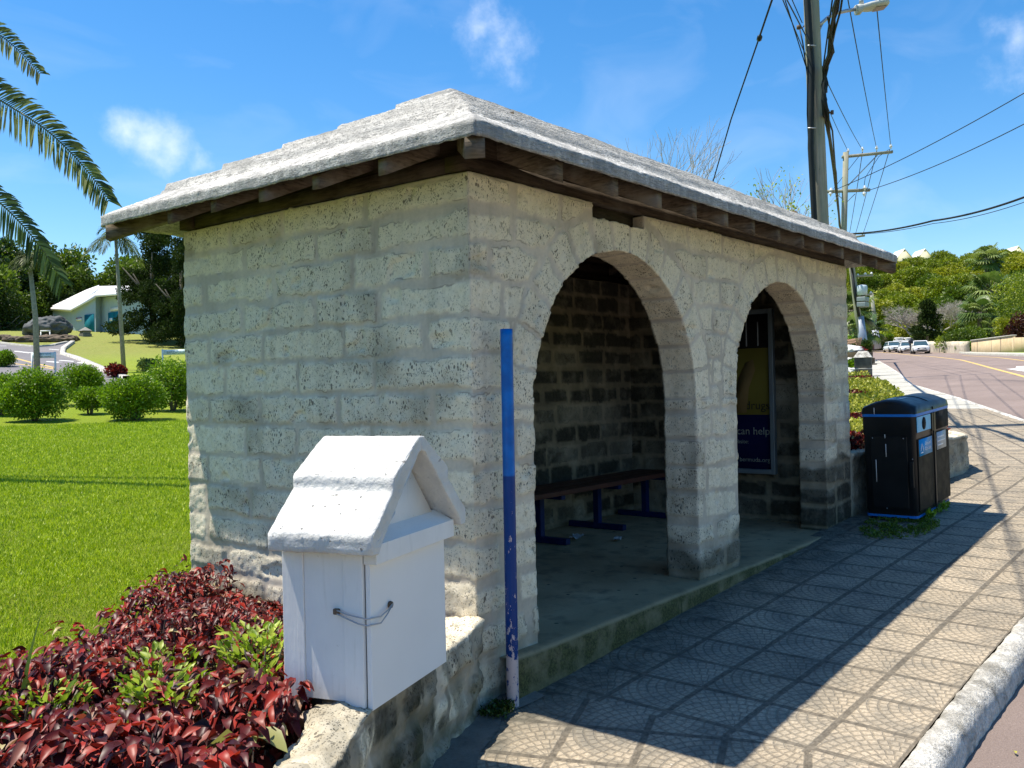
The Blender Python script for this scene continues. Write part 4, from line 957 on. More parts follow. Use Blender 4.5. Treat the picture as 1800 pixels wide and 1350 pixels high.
# ------------------------------------------------------------------ copper leaf bed
def big_leaves(P, D, size, seed, droop=.35, asp=.46):
    """ovate leaves, 3 cross sections, folded and drooping"""
    g = np.random.default_rng(seed); n = len(P); D = D/np.linalg.norm(D, axis=1)[:, None]
    S = np.cross(D, np.array([0, 0, 1.])+g.normal(0, .35, (n, 3))); S /= np.linalg.norm(S, axis=1)[:, None]+1e-9; Nn = np.cross(S, D); Nn[Nn[:, 2] < 0] *= -1
    s = (size*g.uniform(.55, 1.3, n))[:, None]; dn = np.array([0, 0, -1.]); rows = []
    ts = [0, .16, .38, .62, .84, 1.0]; ws = [.0, .30, .5, .44, .22, 0]; fold = g.uniform(.1, .4, n)[:, None]; dr = droop*g.uniform(.3, 1.6, n)[:, None]; wav = g.normal(0, .03, (n, 6))
    for i, (t, w) in enumerate(zip(ts, ws)):
        c = P+D*s*t+dn*s*dr*t*t+Nn*s*wav[:, i:i+1]; half = S*s*w*asp*1.9*.5; rows.append((c-half+Nn*s*w*fold, c, c+half+Nn*s*w*fold))
    V = np.stack([v for r in rows for v in r], 1).reshape(-1, 3); I = np.arange(n)[:, None]*18; F = []
    for i in range(5):
        for j in range(2): a = 3*i+j; F.append(I+np.array([a, a+1, a+4, a+3]))
    return V, np.concatenate(F), np.repeat(g.random(n), 18)
def inpoly(x, y, poly):
    r = np.zeros(len(x), bool); n = len(poly)
    for i in range(n):
        x1, y1 = poly[i]; x2, y2 = poly[(i+1) % n]; c = ((y1 > y) != (y2 > y)) & (x < (x2-x1)*(y-y1)/(y2-y1+1e-12)+x1); r ^= c
    return r
def red_bed():
    g = np.random.default_rng(31); poly = [(-.06, .2), (-.06, 2.55), (.15, 2.75), (-.4, 2.2), (-.93, 1.78), (-1.4, 1.25), (-1.8, 1.05), (-3.2, .95), (-3.6, -1.9), (-3, -1.62), (-2.2, -.92), (-1.6, -.46), (-1.1, -.16), (-.6, .06)]
    n = 21000; x = g.uniform(-3.6, .15, n*3); y = g.uniform(-2, 2.75, n*3); m = inpoly(x, y, poly); x, y = x[m][:n], y[m][:n]
    gap = fbm(np.stack([x*2.2, y*2.2, x*0], -1), 3, 61); q = np.stack([x*3.4, y*3.4, x*0], -1)
    hh = .13+.18*vn(q, 62)+.13*vn(q*2.7, 63); hh = hh*np.maximum(np.clip((-x-.25)/.6, .42, 1), sst((y-1.55)/.5)*.9)
    z = .42+hh*g.random(len(x))**.45
    # whorled rosettes: leaves share heads
    hx, hy = np.round(x/.085+vn(q*5, 1))*.085, np.round(y/.085+vn(q*5, 2))*.085; ang = np.arctan2(y-hy, x-hx)+g.normal(0, .5, len(x))
    D = np.stack([np.cos(ang), np.sin(ang), g.normal(.15, .35, len(x))], -1); near = np.clip((1.9-np.hypot(x+2.0, y+.9))/1.9, 0, 1)
    P = np.stack([x, y, z], -1); V, F, r = big_leaves(P, D, .052+.038*near, 33, .5)
    tone = np.clip(np.repeat(g.random(len(x))**1.05*.93+.14*(gap-.5), 18), 0, .96); pale = np.repeat(g.random(len(x)) > .985, 18); tone = np.where(pale, 1, tone)
    o = mk('copper_leaf_bed', V, F, LF_RED, attrs={'rnd': tone}, smooth=False); tag(o, 'dense bed of dark red copper leaf plants behind the low wall', 'plants', kind='stuff')
    mb = MB(); 
    for i in range(900):
        k = g.integers(len(x)); a = g.uniform(0, 6.28); mb.tube([(x[k], y[k], .4), (x[k]+math.cos(a)*.05, y[k]+math.sin(a)*.05, z[k])], [.005, .003], 4, False)
    s = mb.build('bed_stems', simple('tan_twigs', (.22, .15, .10), .9)); tag(s, 'thin tan stems showing between the copper leaves', 'stems', kind='stuff')
red_bed()
def tuft(x, y, z, w, n, label, seed, size=.048, grp=None, tall=0):
    e = empty('lime_shrub', (x, y, .42), label, 'shrub', grp); g = np.random.default_rng(seed); h = z-.42
    a = g.uniform(0, 6.28, n); q = np.sqrt(g.random(n))*w; P = np.stack([np.cos(a)*q, np.sin(a)*q, h*(.55+.45*g.random(n))], -1); D = np.stack([np.cos(a)*.7, np.sin(a)*.7, .55+g.random(n)*.6], -1)+g.normal(0, .3, (n, 3))
    V, F, r = big_leaves(P, D, size, seed, .15, .42); mk('foliage', V, F, LF_LIME, e, attrs={'rnd': r})
    mb = MB()
    for i in range(9): a = g.uniform(0, 6.28); mb.tube([(0, 0, 0), (math.cos(a)*w*.4, math.sin(a)*w*.4, h*.5), (math.cos(a)*w*.8, math.sin(a)*w*.8, h*.9)], [.006, .004, .003], 5)
    mb.build('stem', BARK, e, True)
tuft(-1.17, .18, .79, .16, 300, 'lime green shrub in the red bed right beside the white letter box', 71)
tuft(-1.62, .12, .73, .16, 260, 'lime green shrub low in the middle of the red bed', 72)
tuft(-1.46, .42, .72, .15, 180, 'lime green shrub just behind the middle one in the red bed', 73)
tuft(-1.93, .40, .71, .15, 200, 'lime green shrub at the left of the red bed beside a grass spike', 74)
tuft(-1.30, -.02, .70, .07, 60, 'small lime green shoot close to the low wall', 75)
def spike():
    e = empty('grass_spike', (-1.98, .50, .42), 'single tall yellow green grass blade rising from the red bed', 'grass plant')
    for i, (dx, h, w) in enumerate([(0, .56, .012), (-.03, .36, .012), (.04, .28, .01)]):
        V = []; F = []
        for k in range(7):
            t = k/6; z = h*t; x = dx+.10*t*t*(1 if i == 0 else -.4); ww = w*(1-t**1.6)+.0006; V += [(x-ww*.78, ww*.62, z), (x+ww*.78, -ww*.62, z)]
            if k: F.append((2*k-2, 2*k-1, 2*k+1, 2*k))
        mk('blade', V, F, LF_LIME, e, attrs={'rnd': [.6]*14})
spike()
def broad_leaves():
    e = empty('broad_leaved_seedling', (-1.62, -.38, .45), 'young plant with large pale olive leaves at the end of the low wall', 'plant'); g = np.random.default_rng(88)
    n = 8; a = np.linspace(0, 6.28, n)+.4; P = np.stack([np.cos(a)*.02, np.sin(a)*.02, np.linspace(.12, .2, n)], -1); D = np.stack([np.cos(a), np.sin(a), a*0+.15], -1)
    V, F, r = big_leaves(P, D, .16, 89, .5, .6); mk('foliage', V, F, leafmat('olive_leaf', [(0, (.16, .18, .05)), (1, (.34, .33, .12))]), e, attrs={'rnd': r})
    mb = MB(); mb.tube([(0, 0, -.05), (0, 0, .2)], .006, 5); mb.build('stem', BARK, e)
broad_leaves()

# yellow green cover in the far bed
def cover():
    g = np.random.default_rng(41); N_ = 60000; t = g.random(N_)**1.7; x = 5.6+t*30; y = yat(LE, x)+.12+g.random(N_)*(1.6+.30*(x-5.6)); q = np.stack([x*1.4, y*1.4, x*0], -1)
    gz = ground(x, y); z = gz+.02+.13*g.random(N_)+.05*vn(q, 3); red = vn(np.stack([x*.55, y*.9, x*0], -1), 44) > .62
    red |= (x < 6.9) & (fbm(q*1.5, 2, 4) > .5)
    D = g.normal(0, .6, (N_, 3)); D[:, 2] = np.abs(D[:, 2])+.5; P = np.stack([x, y, z], -1)
    for nm, m, mt, lab in (('ground_cover', ~red, LF_COVER, 'low yellow green ground cover filling the bed beyond the shelter'), ('red_ground_cover', red, LF_RED, 'red leaved patches in the bed beyond the shelter')):
        s = .045+.0035*(x[m]-5.6); V, F, r = leaf_cloud(P[m], D[m], s, .7, seed=42); o = mk(nm, V, F, mt, attrs={'rnd': r}); tag(o, lab, 'plants', kind='stuff')
cover()
def grass_blades():
    g = np.random.default_rng(43); n = 200000; a = rad(1)*g.uniform(55.5, 70.5, n); r = 3.6*(30/3.6)**(g.random(n)**.85); x = CAM[0]+r*np.cos(a); y = CAM[1]+r*np.sin(a)
    m = (y > np.interp(x, [-4, -1.8, -1.45, -.97, -.4, .3, .6], [.85, .95, 1.15, 1.7, 2.15, 2.75, 2.6])) & ~((x > -.05) & (x < 5.6) & (y < 2.6)); x, y, r = x[m], y[m], r[m]; n = len(x)
    P = np.stack([x, y, ground(x, y)-.005], -1); h = (.022+.0016*r)*g.uniform(.6, 1.4, n); D = g.normal(0, .5, (n, 3)); D[:, 2] = 1; D /= np.linalg.norm(D, axis=1)[:, None]
    S = g.normal(0, 1, (n, 3)); S[:, 2] = 0; S /= np.linalg.norm(S, axis=1)[:, None]; w = (.0022+.00055*r)[:, None]
    V = np.stack([P-S*w, P+S*w, P+D*h[:, None]], 1).reshape(-1, 3); F = np.arange(3*n).reshape(-1, 3)
    o = mk('lawn_blades', V, F, leafmat('grass_blades', [(0, (.17, .27, .004)), (.6, (.37, .47, .010)), (1, (.55, .62, .08))], rough=.5), attrs={'rnd': np.repeat(g.random(n), 3)}); tag(o, 'short sunlit grass blades of the lawn', 'grass', kind='stuff')
grass_blades()
def weeds(name, cx, cy, rx, ry, n, label, seed, mt, size=.03, h=.04):
    g = np.random.default_rng(seed); a = g.uniform(0, 6.28, n); q = np.sqrt(g.random(n)); x = cx+np.cos(a)*q*rx; y = cy+np.sin(a)*q*ry; m = fbm(np.stack([x*9, y*9, x*0], -1), 3, seed) > .47; x, y = x[m], y[m]; n = len(x)
    P = np.stack([x, y, pv(x, y)+.01+h*g.random(n)], -1); D = g.normal(0, .6, (n, 3)); D[:, 2] = np.abs(D[:, 2])+.4; V, F, r = leaf_cloud(P, D, size, .6, seed=seed); o = mk(name, V, F, mt, attrs={'rnd': r}); tag(o, label, 'weeds', kind='stuff')
weeds('moss_patch', 5.25, -.52, .62, .30, 3600, 'green moss and weeds on the paving in front of the far pillar', 91, LF_MID, .022, .02)
weeds('weeds', 6.0, -.66, .42, .035, 260, 'small green weeds along the foot of the recycling bin', 92, LF_BUSH, .04, .06)
weeds('weeds', .02, -.10, .10, .07, 420, 'mossy weeds in the corner beside the blue pole', 93, LF_DARK, .022, .03)
weeds('moss_patch', -.75, -.33, .18, .05, 700, 'dark moss along the foot of the low wall', 94, LF_DARK, .016, .02)

# ------------------------------------------------------------------ things at the shelter
def blue_pole():
    e = empty('blue_pole', (.135, -.105, .15), 'blue painted steel pole with chipped paint standing against the shelter corner', 'pole')
    mb = MB(); r = .031; n = 20; z1 = 1.905; lean = .012
    V = []; F = []
    zs = np.linspace(-.1, z1, 60)
    for z in zs:
        for k in range(n): a = 2*math.pi*k/n; V.append((math.cos(a)*r+lean*z/z1, math.sin(a)*r, z))
    m = len(zs)
    for i in range(m-1):
        for k in range(n): F.append((i*n+k, i*n+(k+1) % n, (i+1)*n+(k+1) % n, (i+1)*n+k))
    b = len(V)
    for z in (z1, z1-.12):
        for k in range(n): a = 2*math.pi*k/n; V.append((math.cos(a)*(r-.004)+lean, math.sin(a)*(r-.004), z))
    for k in range(n): F.append(((m-1)*n+k, (m-1)*n+(k+1) % n, b+(k+1) % n, b+k)); F.append((b+k, b+(k+1) % n, b+n+(k+1) % n, b+n+k))
    F.append(tuple(range(b+n, b+2*n)))
    mk('pole_tube', V, F, BLUEP, e, smooth=True)
    V = []; F = []; N2 = 9                             # yellow disc wrapped on the tube
    for i in range(N2):
        for j in range(N2):
            a = -.75+.95*i/(N2-1)*1.0; q = math.sqrt(max(0, 1-((i-4)/4)**2))*.047; z = 1.80+q*(j-4)/4; V.append((math.cos(a)*(r+.0012)+lean, math.sin(a)*(r+.0012), z))
            if i and j: F.append(((i-1)*N2+j-1, i*N2+j-1, i*N2+j, (i-1)*N2+j))
    mk('yellow_label', V, F, YEL, e, smooth=True)
blue_pole()

def letter_box():
    o = np.array([-1.194, -.501, .62]); a = rad(17.5); e = empty('letter_box', o-np.array([0, 0, .03]), 'white painted wooden box with a pitched cement roof standing on the low wall', 'letter box', rz=a)
    W_, D, Hh = .63, .34, .55; z0 = .03
    mb = MB(); mb.box((.012, .02, z0+.012), (W_-.012, D-.01, z0+Hh-.006)); mb.build('carcass', WHITE, e, bevel=.002)
    mb = MB(); mb.box((-.012, .252, z0-.004), (.02, D+.004, z0+Hh)); mb.build('corner_board', WHITE, e, bevel=.003)
    mb = MB(); mb.box((-.006, .085, z0+.012), (.013, .2515, z0+Hh)); mb.build('side_panel', WHITE, e, bevel=.002)
    mb = MB(); mb.box((-.011, .003, z0-.006), (.0125, .0845, z0+Hh)); mb.build('corner_board', WHITE, e, bevel=.003)
    mb = MB(); mb.box((W_-.02, .003, z0), (W_+.004, D, z0+Hh)); mb.build('corner_board', WHITE, e, bevel=.003)
    mb = MB(); mb.box((.004, -.022, z0-.014), (W_-.002, -.002, z0+Hh-.035)); door = mb.build('door', simple('white_painted_door', (.78, .775, .765), .45, .02, 3, .05, 60, .4), e, bevel=.002)
    # wire latch with two studs
    mb = MB(); mb.lathe([(.012, 0), (.014, .004), (.012, .012), (.004, .016)], n=12); V = [(x+.14, -.022-z, y+z0+.340) for x, y, z in mb.V]; s = mk('stud', V, mb.F, RUST, door, smooth=True)
    mb = MB(); mb.box((-.022, .098, z0+.330), (-.006, .122, z0+.352)); mb.build('stud', RUST, e, bevel=.004)
    mb = MB()
    for dz, sg in ((.006, 0), (-.006, .012)):
        P = [(-.018, .112, z0+.342+dz), (-.03, .06, z0+.333+dz-sg*.3), (-.03, .01, z0+.325+dz-sg), (-.022, -.02, z0+.318+dz-sg), (.05, -.037, z0+.312+dz-sg), (.10, -.038, z0+.325+dz*.6-sg*.4), (.14, -.036, z0+.342+dz*.3)]
        mb.tube(P, .0028, 6)
    mb.build('latch_wire', GALV, e, True)
    # front gable: rail, recessed triangle
    mb = MB(); mb.box((-.004, -.055, z0+.515), (W_+.03, .0, z0+.588)); mb.build('gable_rail', WHITE, e, bevel=.003)
    mb = MB(); mb.add([(.0, -.05, z0+.588), (W_+.02, -.05, z0+.588), (W_+.0, .02, z0+.632), (.03, .02, z0+.632)], [(0, 1, 2, 3)]); mb.build('ledge', WHITE, e)
    tri = [(-.02, z0+.56), (W_+.02, z0+.56), (.315, z0+.915)]
    mb = MB(); mb.prism(tri, .012, D-.01, lambda p, q, t: (p, t, q)); mb.build('gable_panel', WHITE, e)
    # cement roof, two lapped courses each side
    def slope(prof, nm):
        nseg = 26; V = []; P = [np.array(p) for p in prof]; pts = []
        for i in range(len(P)):
            q0, q1 = P[i], P[(i+1) % len(P)]; k = max(1, int(np.linalg.norm(q1-q0)/.018))
            for j in range(k): pts.append(q0+(q1-q0)*j/k)
        ys = np.linspace(-.082, D+.018, nseg)
        m = len(pts); V = np.array([(p[0], y, p[1]) for y in ys for p in pts]); I = np.arange(len(V)).reshape(nseg, m); I2 = np.concatenate([I, I[:, :1]], 1)
        nv = np.stack([fbm(V*14+3, 3, 230+s_)-.5 for s_ in range(3)], -1)*.0045+np.stack([fbm(V*55, 2, 240+s_)-.5 for s_ in range(3)], -1)*.006; V = V+nv
        F = np.stack([I2[:-1, :-1], I2[:-1, 1:], I2[1:, 1:], I2[1:, :-1]], -1).reshape(-1, 4)
        o_ = mk(nm, V, [F[:, ::-1], np.array([I[0][::1]]), np.array([I[-1][::-1]])], WHITEC, e, smooth=False)
        for p in o_.data.polygons: p.use_smooth = len(p.vertices) == 4
        b = o_.modifiers.new('b', 'BEVEL'); b.width = .004; b.limit_method = 'ANGLE'; b.angle_limit = rad(60)
    z = z0
    L_ = [(-.075, z+.562), (-.078, z+.628), (.085, z+.775), (.088, z+.818), (.10, z+.830), (.300, z+.958), (.322, z+.962), (.322, z+.905), (.30, z+.90), (-.02, z+.585), (-.03, z+.560)]
    slope(L_, 'roof_slab'); M_ = [(.630+.01-p[0]+.005, p[1]) for p in L_][::-1]; slope([(min(p[0], .725), p[1]) if p[0] > .6 else p for p in M_], 'roof_slab')
    mb = MB(); mb.box((.03, .05, -.02), (.09, .10, z0+.014)); mb.box((.04, .20, -.02), (.10, .26, z0+.014)); mb.box((W_-.1, .05, -.02), (W_-.04, .10, z0+.014)); mb.build('foot', simple('dark_block', (.06, .06, .055), .9), e)
letter_box()

def bench():
    e = empty('bench', (1.95, 1.62, .382), 'dark board bench on blue steel legs along the back wall inside the shelter', 'bench')
    for k in range(3):
        mb = MB(); mb.box((0, .0+k*.152, .43), (3.1, .142+k*.152, .475)); mb.build('seat_board', BENCHW, e, bevel=.006)
    for x in (.18, 1.10, 2.02, 2.92):
        mb = MB(); mb.box((x-.03, .25, .0), (x+.03, .31, .39)); mb.build('leg', BLUES, e, bevel=.004)
        mb = MB(); mb.box((x-.032, -.02, .004), (x+.032, .60, .055)); mb.build('foot', BLUES, e, bevel=.004)
        mb = MB(); mb.box((x-.028, .02, .391), (x+.028, .44, .43)); mb.build('bracket', BLUES, e, bevel=.003)
bench()

def poster():
    X0 = 5.20; e = empty('poster_case', (X0, .6, .85), 'aluminium framed yellow and navy poster on the end wall inside the shelter', 'poster case')
    y0, y1, z0, z1 = .0, 1.02, .0, 1.62; t = .045      # y grows away from the opening
    fr = MB(); fr.box((-.06, y0, z0), (.0, y0+t, z1)); fr.box((-.06, y1-t, z0), (.0, y1, z1)); fr.box((-.059, y0+t, z0), (.0, y1-t, z0+t)); fr.box((-.059, y0+t, z1-t), (.0, y1-t, z1)); fr.build('frame', ALU, e, bevel=.004)
    mb = MB(); mb.box((-.02, y0+t, z0+t), (-.012, y1-t, .58)); mb.build('poster_panel', POSTN, e)
    mb = MB(); mb.box((-.02, y0+t, .58), (-.012, y1-t, 1.24)); mb.build('poster_panel', POSTY, e)
    mb = MB(); mb.box((-.02, y0+t, 1.24), (-.012, y1-t, z1-t)); mb.build('poster_panel', VOID, e)
    for i, (a, b) in enumerate([(.16, 1.50), (.28, 1.56), (.40, 1.48), (.55, 1.52), (.70, 1.5), (.84, 1.55)]):
        mb = MB(); mb.box((-.022, a, 1.26), (-.0205, a+.012, b)); mb.build('pale_streak', GRYL, e)
    mb = MB(); pts = []
    for i in range(15):
        u = i/14; pts.append((.16+.03*math.sin(u*3)+.18*u, .60+.48*u**.8))
    pts2 = [(p[0]+.14+.05*math.sin(i*.22), p[1]) for i, p in enumerate(pts)][::-1]
    poly = [(.46, .60), (.42, .75), (.38, .95), (.30, 1.10), (.22, 1.13), (.20, 1.02), (.27, .85), (.30, .60)]
    mb.prism(poly, -.0225, -.0205, lambda p, q, t_: (t_, p, q)); mb.build('poster_figure', SKINP, e)
    def tx(s, y, z, size, m, wid=None):
        # text seen from -X looking to +X: reading direction is towards -Y
        M = Matrix(((0, 0, -1, -.0215), (-1, 0, 0, y), (0, 1, 0, z), (0, 0, 0, 1))); text('lettering', s, size, m, e, M, .0006, 'RIGHT')
    tx('drugs', y0+t+.01, .635, .118, BTXT); tx('can help', y0+t+.015, .385, .105, PTX); tx('website:', y0+t+.24, .295, .055, PTX); tx('.html', y0+t+.36, .215, .055, PTX); tx('bermuda.org', y0+t+.02, .115, .062, PTX)
poster()

def litter():
    for i, (x, y, lab, s) in enumerate([(3.35, 1.72, 'crumpled scrap of pale paper on the shelter floor under the bench', .10), (3.45, 1.35, 'small scrap of pale paper on the floor in front of the bench', .06)]):
        g = np.random.default_rng(i); n = 9; X, Y = np.meshgrid(np.linspace(-1, 1, n), np.linspace(-.5, .5, n), indexing='ij'); V = np.stack([X*s, Y*s, .012+.022*g.random((n, n))], -1).reshape(-1, 3); I = np.arange(n*n).reshape(n, n)
        F = np.stack([I[:-1, :-1], I[1:, :-1], I[1:, 1:], I[:-1, 1:]], -1).reshape(-1, 4); o = mk('paper_scrap', V, F, WHITE); o.location = (x, y, .386); o.rotation_euler = (0, 0, .4); tag(o, lab, 'litter')
    mb = MB(); mb.tube([(0, 0, .004), (.018, .01, .004)], .004, 8); o = mb.build('cigarette_end', simple('filter_tan', (.55, .28, .10), .8)); o.location = (-.72, -.47, .142); tag(o, 'cigarette end on the paving at the foot of the low wall', 'litter')
    g = np.random.default_rng(5)
    for i, (x, y) in enumerate([(1.15, -2.17), (.75, -2.12)]):
        P = np.array([[0, 0, 0.]]); V, F, r = big_leaves(P, np.array([[1., .5, .1]]), .05, 300+i, .1); o = mk('fallen_leaf', V, F, LF_COVER, attrs={'rnd': r}); o.location = (x, y, float(pv(x, y))-.105); tag(o, ['tan fallen leaf in the gutter beyond the kerb, farther one', 'tan fallen leaf in the gutter beyond the kerb, nearer one'][i], 'leaf')
litter()

def recycling_bin():
    e = empty('recycling_bin', (5.52, -.14, .43), 'black double recycling bin with blue bands beside the dark garden wall', 'recycling bin'); e.rotation_euler = (0, rad(-2.75), rad(-1.5))
    Lx, Ly = 1.07, .47
    def rrect(x0, x1, y0, y1, r, z, n=5):
        P = []
        for cx, cy, a0 in ((x1-r, y1-r, 0), (x0+r, y1-r, 90), (x0+r, y0+r, 180), (x1-r, y0+r, 270)):
            for k in range(n+1): a = rad(a0+90*k/n); P.append((cx+r*math.cos(a), cy+r*math.sin(a), z))
        return P
    def loft(name, secs, m, cap=True):
        V = []; n = len(secs[0])
        for s in secs: V += s
        F = [(i*n+k, i*n+(k+1) % n, (i+1)*n+(k+1) % n, (i+1)*n+k) for i in range(len(secs)-1) for k in range(n)]
        if cap: F += [tuple(range(n))[::-1], tuple(range((len(secs)-1)*n, len(secs)*n))]
        o = mk(name, V, F, m, e, smooth=True); b = o.modifiers.new('e', 'EDGE_SPLIT'); b.split_angle = rad(40); return o
    y1, y0 = 0, -Ly
    loft('plinth', [rrect(.03, Lx-.03, y0+.03, y1-.03, .03, z) for z in (-.05, .03)], BLACKP)
    loft('base_band', [rrect(.0, Lx, y0, y1, .035, z) for z in (.03, .052)], BLUEB)
    loft('body', [rrect(.004, Lx-.004, y0+.004, y1-.004, .04, z) for z in (.052, .08)]+[rrect(-.004, Lx+.004, y0-.004, y1+.004, .045, z) for z in (.1, .80)]+[rrect(-.01, Lx+.01, y0-.01, y1+.01, .045, z) for z in (.815, .975)], BLACKP)
    loft('top_band', [rrect(-.014, Lx+.014, y0-.014, y1+.014, .045, z) for z in (.975, 1.0)], BLUEB)
    # curved lid
    secs = []
    for z, k in ((1.0, 0), (1.04, .004)): secs.append(rrect(-.012, Lx+.012, y0-.012, y1+.012, .045, z))
    V = []; nx = 30; ny = 18
    def lidz(x, y): t = (y-(y0+y1)/2)/(Ly/2+.012); ex = min(x+.012, Lx+.012-x)/.05; return 1.045+.085*(1-t*t)**.8*min(1, .55+.45*min(1, ex))
    mbv = []
    for i in range(nx+1):
        for j in range(ny+1):
            x = -.012+(Lx+.024)*i/nx; y = y0-.012+(Ly+.024)*j/ny; tt = abs((y-(y0+y1)/2)/(Ly/2+.012)); mbv.append((x, y, lidz(x, y) if 0 < i < nx and 0 < j < ny else 1.0))
    I = np.arange((nx+1)*(ny+1)).reshape(nx+1, ny+1); F = np.stack([I[:-1, :-1], I[1:, :-1], I[1:, 1:], I[:-1, 1:]], -1).reshape(-1, 4)
    V = np.array(mbv)
    # pull the rim ring out so the lid has a near vertical side
    for i in (1, nx-1): V[I[i, :], 0] = V[I[0 if i == 1 else nx, :], 0]+(.012 if i == 1 else -.012)
    for j in (1, ny-1): V[I[:, j], 1] = V[I[:, 0 if j == 1 else ny], 1]+(.012 if j == 1 else -.012)
    for i in (1, nx-1): V[I[i, 1:-1], 2] = [1.045+.06*(1-((y-(y0+y1)/2)/(Ly/2+.012))**2) for y in V[I[i, 1:-1], 1]]
    lid = mk('lid', V, F, BLACKP, e, smooth=True)
    mb = MB(); mb.box((.525, y0-.016, 1.0), (.535, y1+.012, 1.03)); mb.build('lid_seam', VOID, e)
    mb = MB(); pts = [(.53, y0-.0125+(Ly+.02)*k/16, lidz(.53, y0-.012+(Ly+.024)*k/16)+.001) for k in range(1, 16)]; mb.tube(pts, .004, 5); mb.build('lid_seam', VOID, e)
    mb = MB(); q = [(.16, -.30), (.40, -.30), (.40, -.17), (.16, -.17)]; mb.add([(x, y, lidz(x, y)+.003) for x, y in q], [(0, 1, 2, 3)]); mb.build('lid_sticker', WTXT, e)
    # road side faces (y = y0)
    f = lambda x0, x1, z0, z1, d0, d1, nm, m, bv=.004: (lambda b: (b.box((x0, y0-d1, z0), (x1, y0-d0, z1)), b.build(nm, m, e, bevel=bv))[1])(MB())
    f(.035, .50, .09, .76, .004, .014, 'front_panel', simple('grey_black_plastic', (.009, .0085, .008), .6, .2, 5, .05, 60, .12))
    f(.56, 1.04, .09, .76, .004, .014, 'front_panel', simple('grey_black_plastic2', (.010, .009, .0085), .6, .2, 5, .05, 60, .12))
    f(.515, .545, .06, .97, .01, .026, 'centre_post', BLACKP)
    f(.022, .44, .825, .968, .010, .018, 'opening_panel', LBLUE)
    mb = MB(); mb.lathe([(.062, 0), (.062, .006)], n=28); V = [(x*.95+.22, y0-.0185-z*.3, y*.95+.897) for x, y, z in mb.V]; mk('hole', V, mb.F, VOID, e)  # flat black disc paints the dark inside of the hole
    f(.58, 1.03, .80, .968, .010, .0165, 'opening', VOID, 0)  # solid black panel stands in for the unlit inside
    f(.47, .512, .80, .975, .009, .022, 'post_cheek', BLACKP); f(.548, .578, .79, .975, .009, .024, 'post_cheek', BLACKP)
    sg = f(.06, .46, .60, .755, .014, .017, 'label', SIGNB, 0)
    def tx(s, x, z, size, m=WTXT):
        M = Matrix(((1, 0, 0, x), (0, 0, -1, y0-.0178), (0, 1, 0, z), (0, 0, 0, 1))); text('lettering', s, size, m, e, M, .0005)
    tx('Glass and', .235, .69, .045); tx('Cans Only', .235, .64, .045)
    mb = MB()
    T_ = [(.09, .625), (.205, .625), (.1475, .735)]
    for i in range(3):
        a = np.array(T_[i]); b = np.array(T_[(i+1) % 3]); c = np.array(T_).mean(0); a1, b1 = a+(b-a)*.10, a+(b-a)*.82; ai, bi = a1+(c-a1)*.3, b1+(c-b1)*.28
        mb.prism([tuple(a1), tuple(b1), tuple(bi), tuple(ai)], y0-.0182, y0-.0172, lambda p, q, t: (p, t, q))
    mb.build('recycling_mark', WTXT, e)
    f(.62, .93, .60, .77, .014, .017, 'label', GRYL, 0)
    for k, w in enumerate((.22, .25, .18)): f(.645, .645+w, .715-k*.04, .728-k*.04, .0172, .018, 'print_line', WTXT, 0)
    # end face towards the shelter
    mb = MB(); mb.box((-.012, -.40, .12), (-.003, -.07, .79)); mb.build('end_panel', BLACKP, e, bevel=.008)
    mb = MB(); mb.box((-.03, -.455, .32), (-.006, -.415, .56)); mb.build('hinge', BLACKP, e, bevel=.006)
    for y, z in ((-.37, .775), (-.09, .775), (-.20, .045+.07), (-.445, .585)):
        mb = MB(); mb.lathe([(.005, 0), (.006, .002), (.003, .004)], n=8); V = [(-.0125-c, y+a, z+b) for a, b, c in mb.V]; mk('rivet', V, mb.F, GALV, e, smooth=True)
    for y, z0_, z1_ in ((-.115, .36, .57), (-.21, .60, .72), (-.205, .775, .81), (-.115, 1.0, 1.06)):
        mb = MB(); x = -.0155; mb.box((x-.0008, y-.003, z0_), (x+.0008, y+.003, z1_)); mb.build('white_drip', WTXT, e)
recycling_bin()

# ------------------------------------------------------------------ poles and wires
def A(x, y, d): return np.array(at(x, y, d))
def utility_pole(name, pts, r0, r1, label, loc_off=None):
    base = np.array(pts[0]); e = empty(name, base, label, 'utility pole')
    mb = MB(); P = [np.array(p)-base for p in pts]; n = len(P); mb.tube([P[0]+(P[0]-P[1])*.02]+P[1:], [r0+(r1-r0)*k/(n-1) for k in range(n)], 16); mb.build('pole_shaft', POLEW, e, True); return e, base
def line_to_ground(p_low, p_top, zg):
    d = (p_top-p_low)/(p_top[2]-p_low[2]); return p_low+d*(zg-p_low[2])
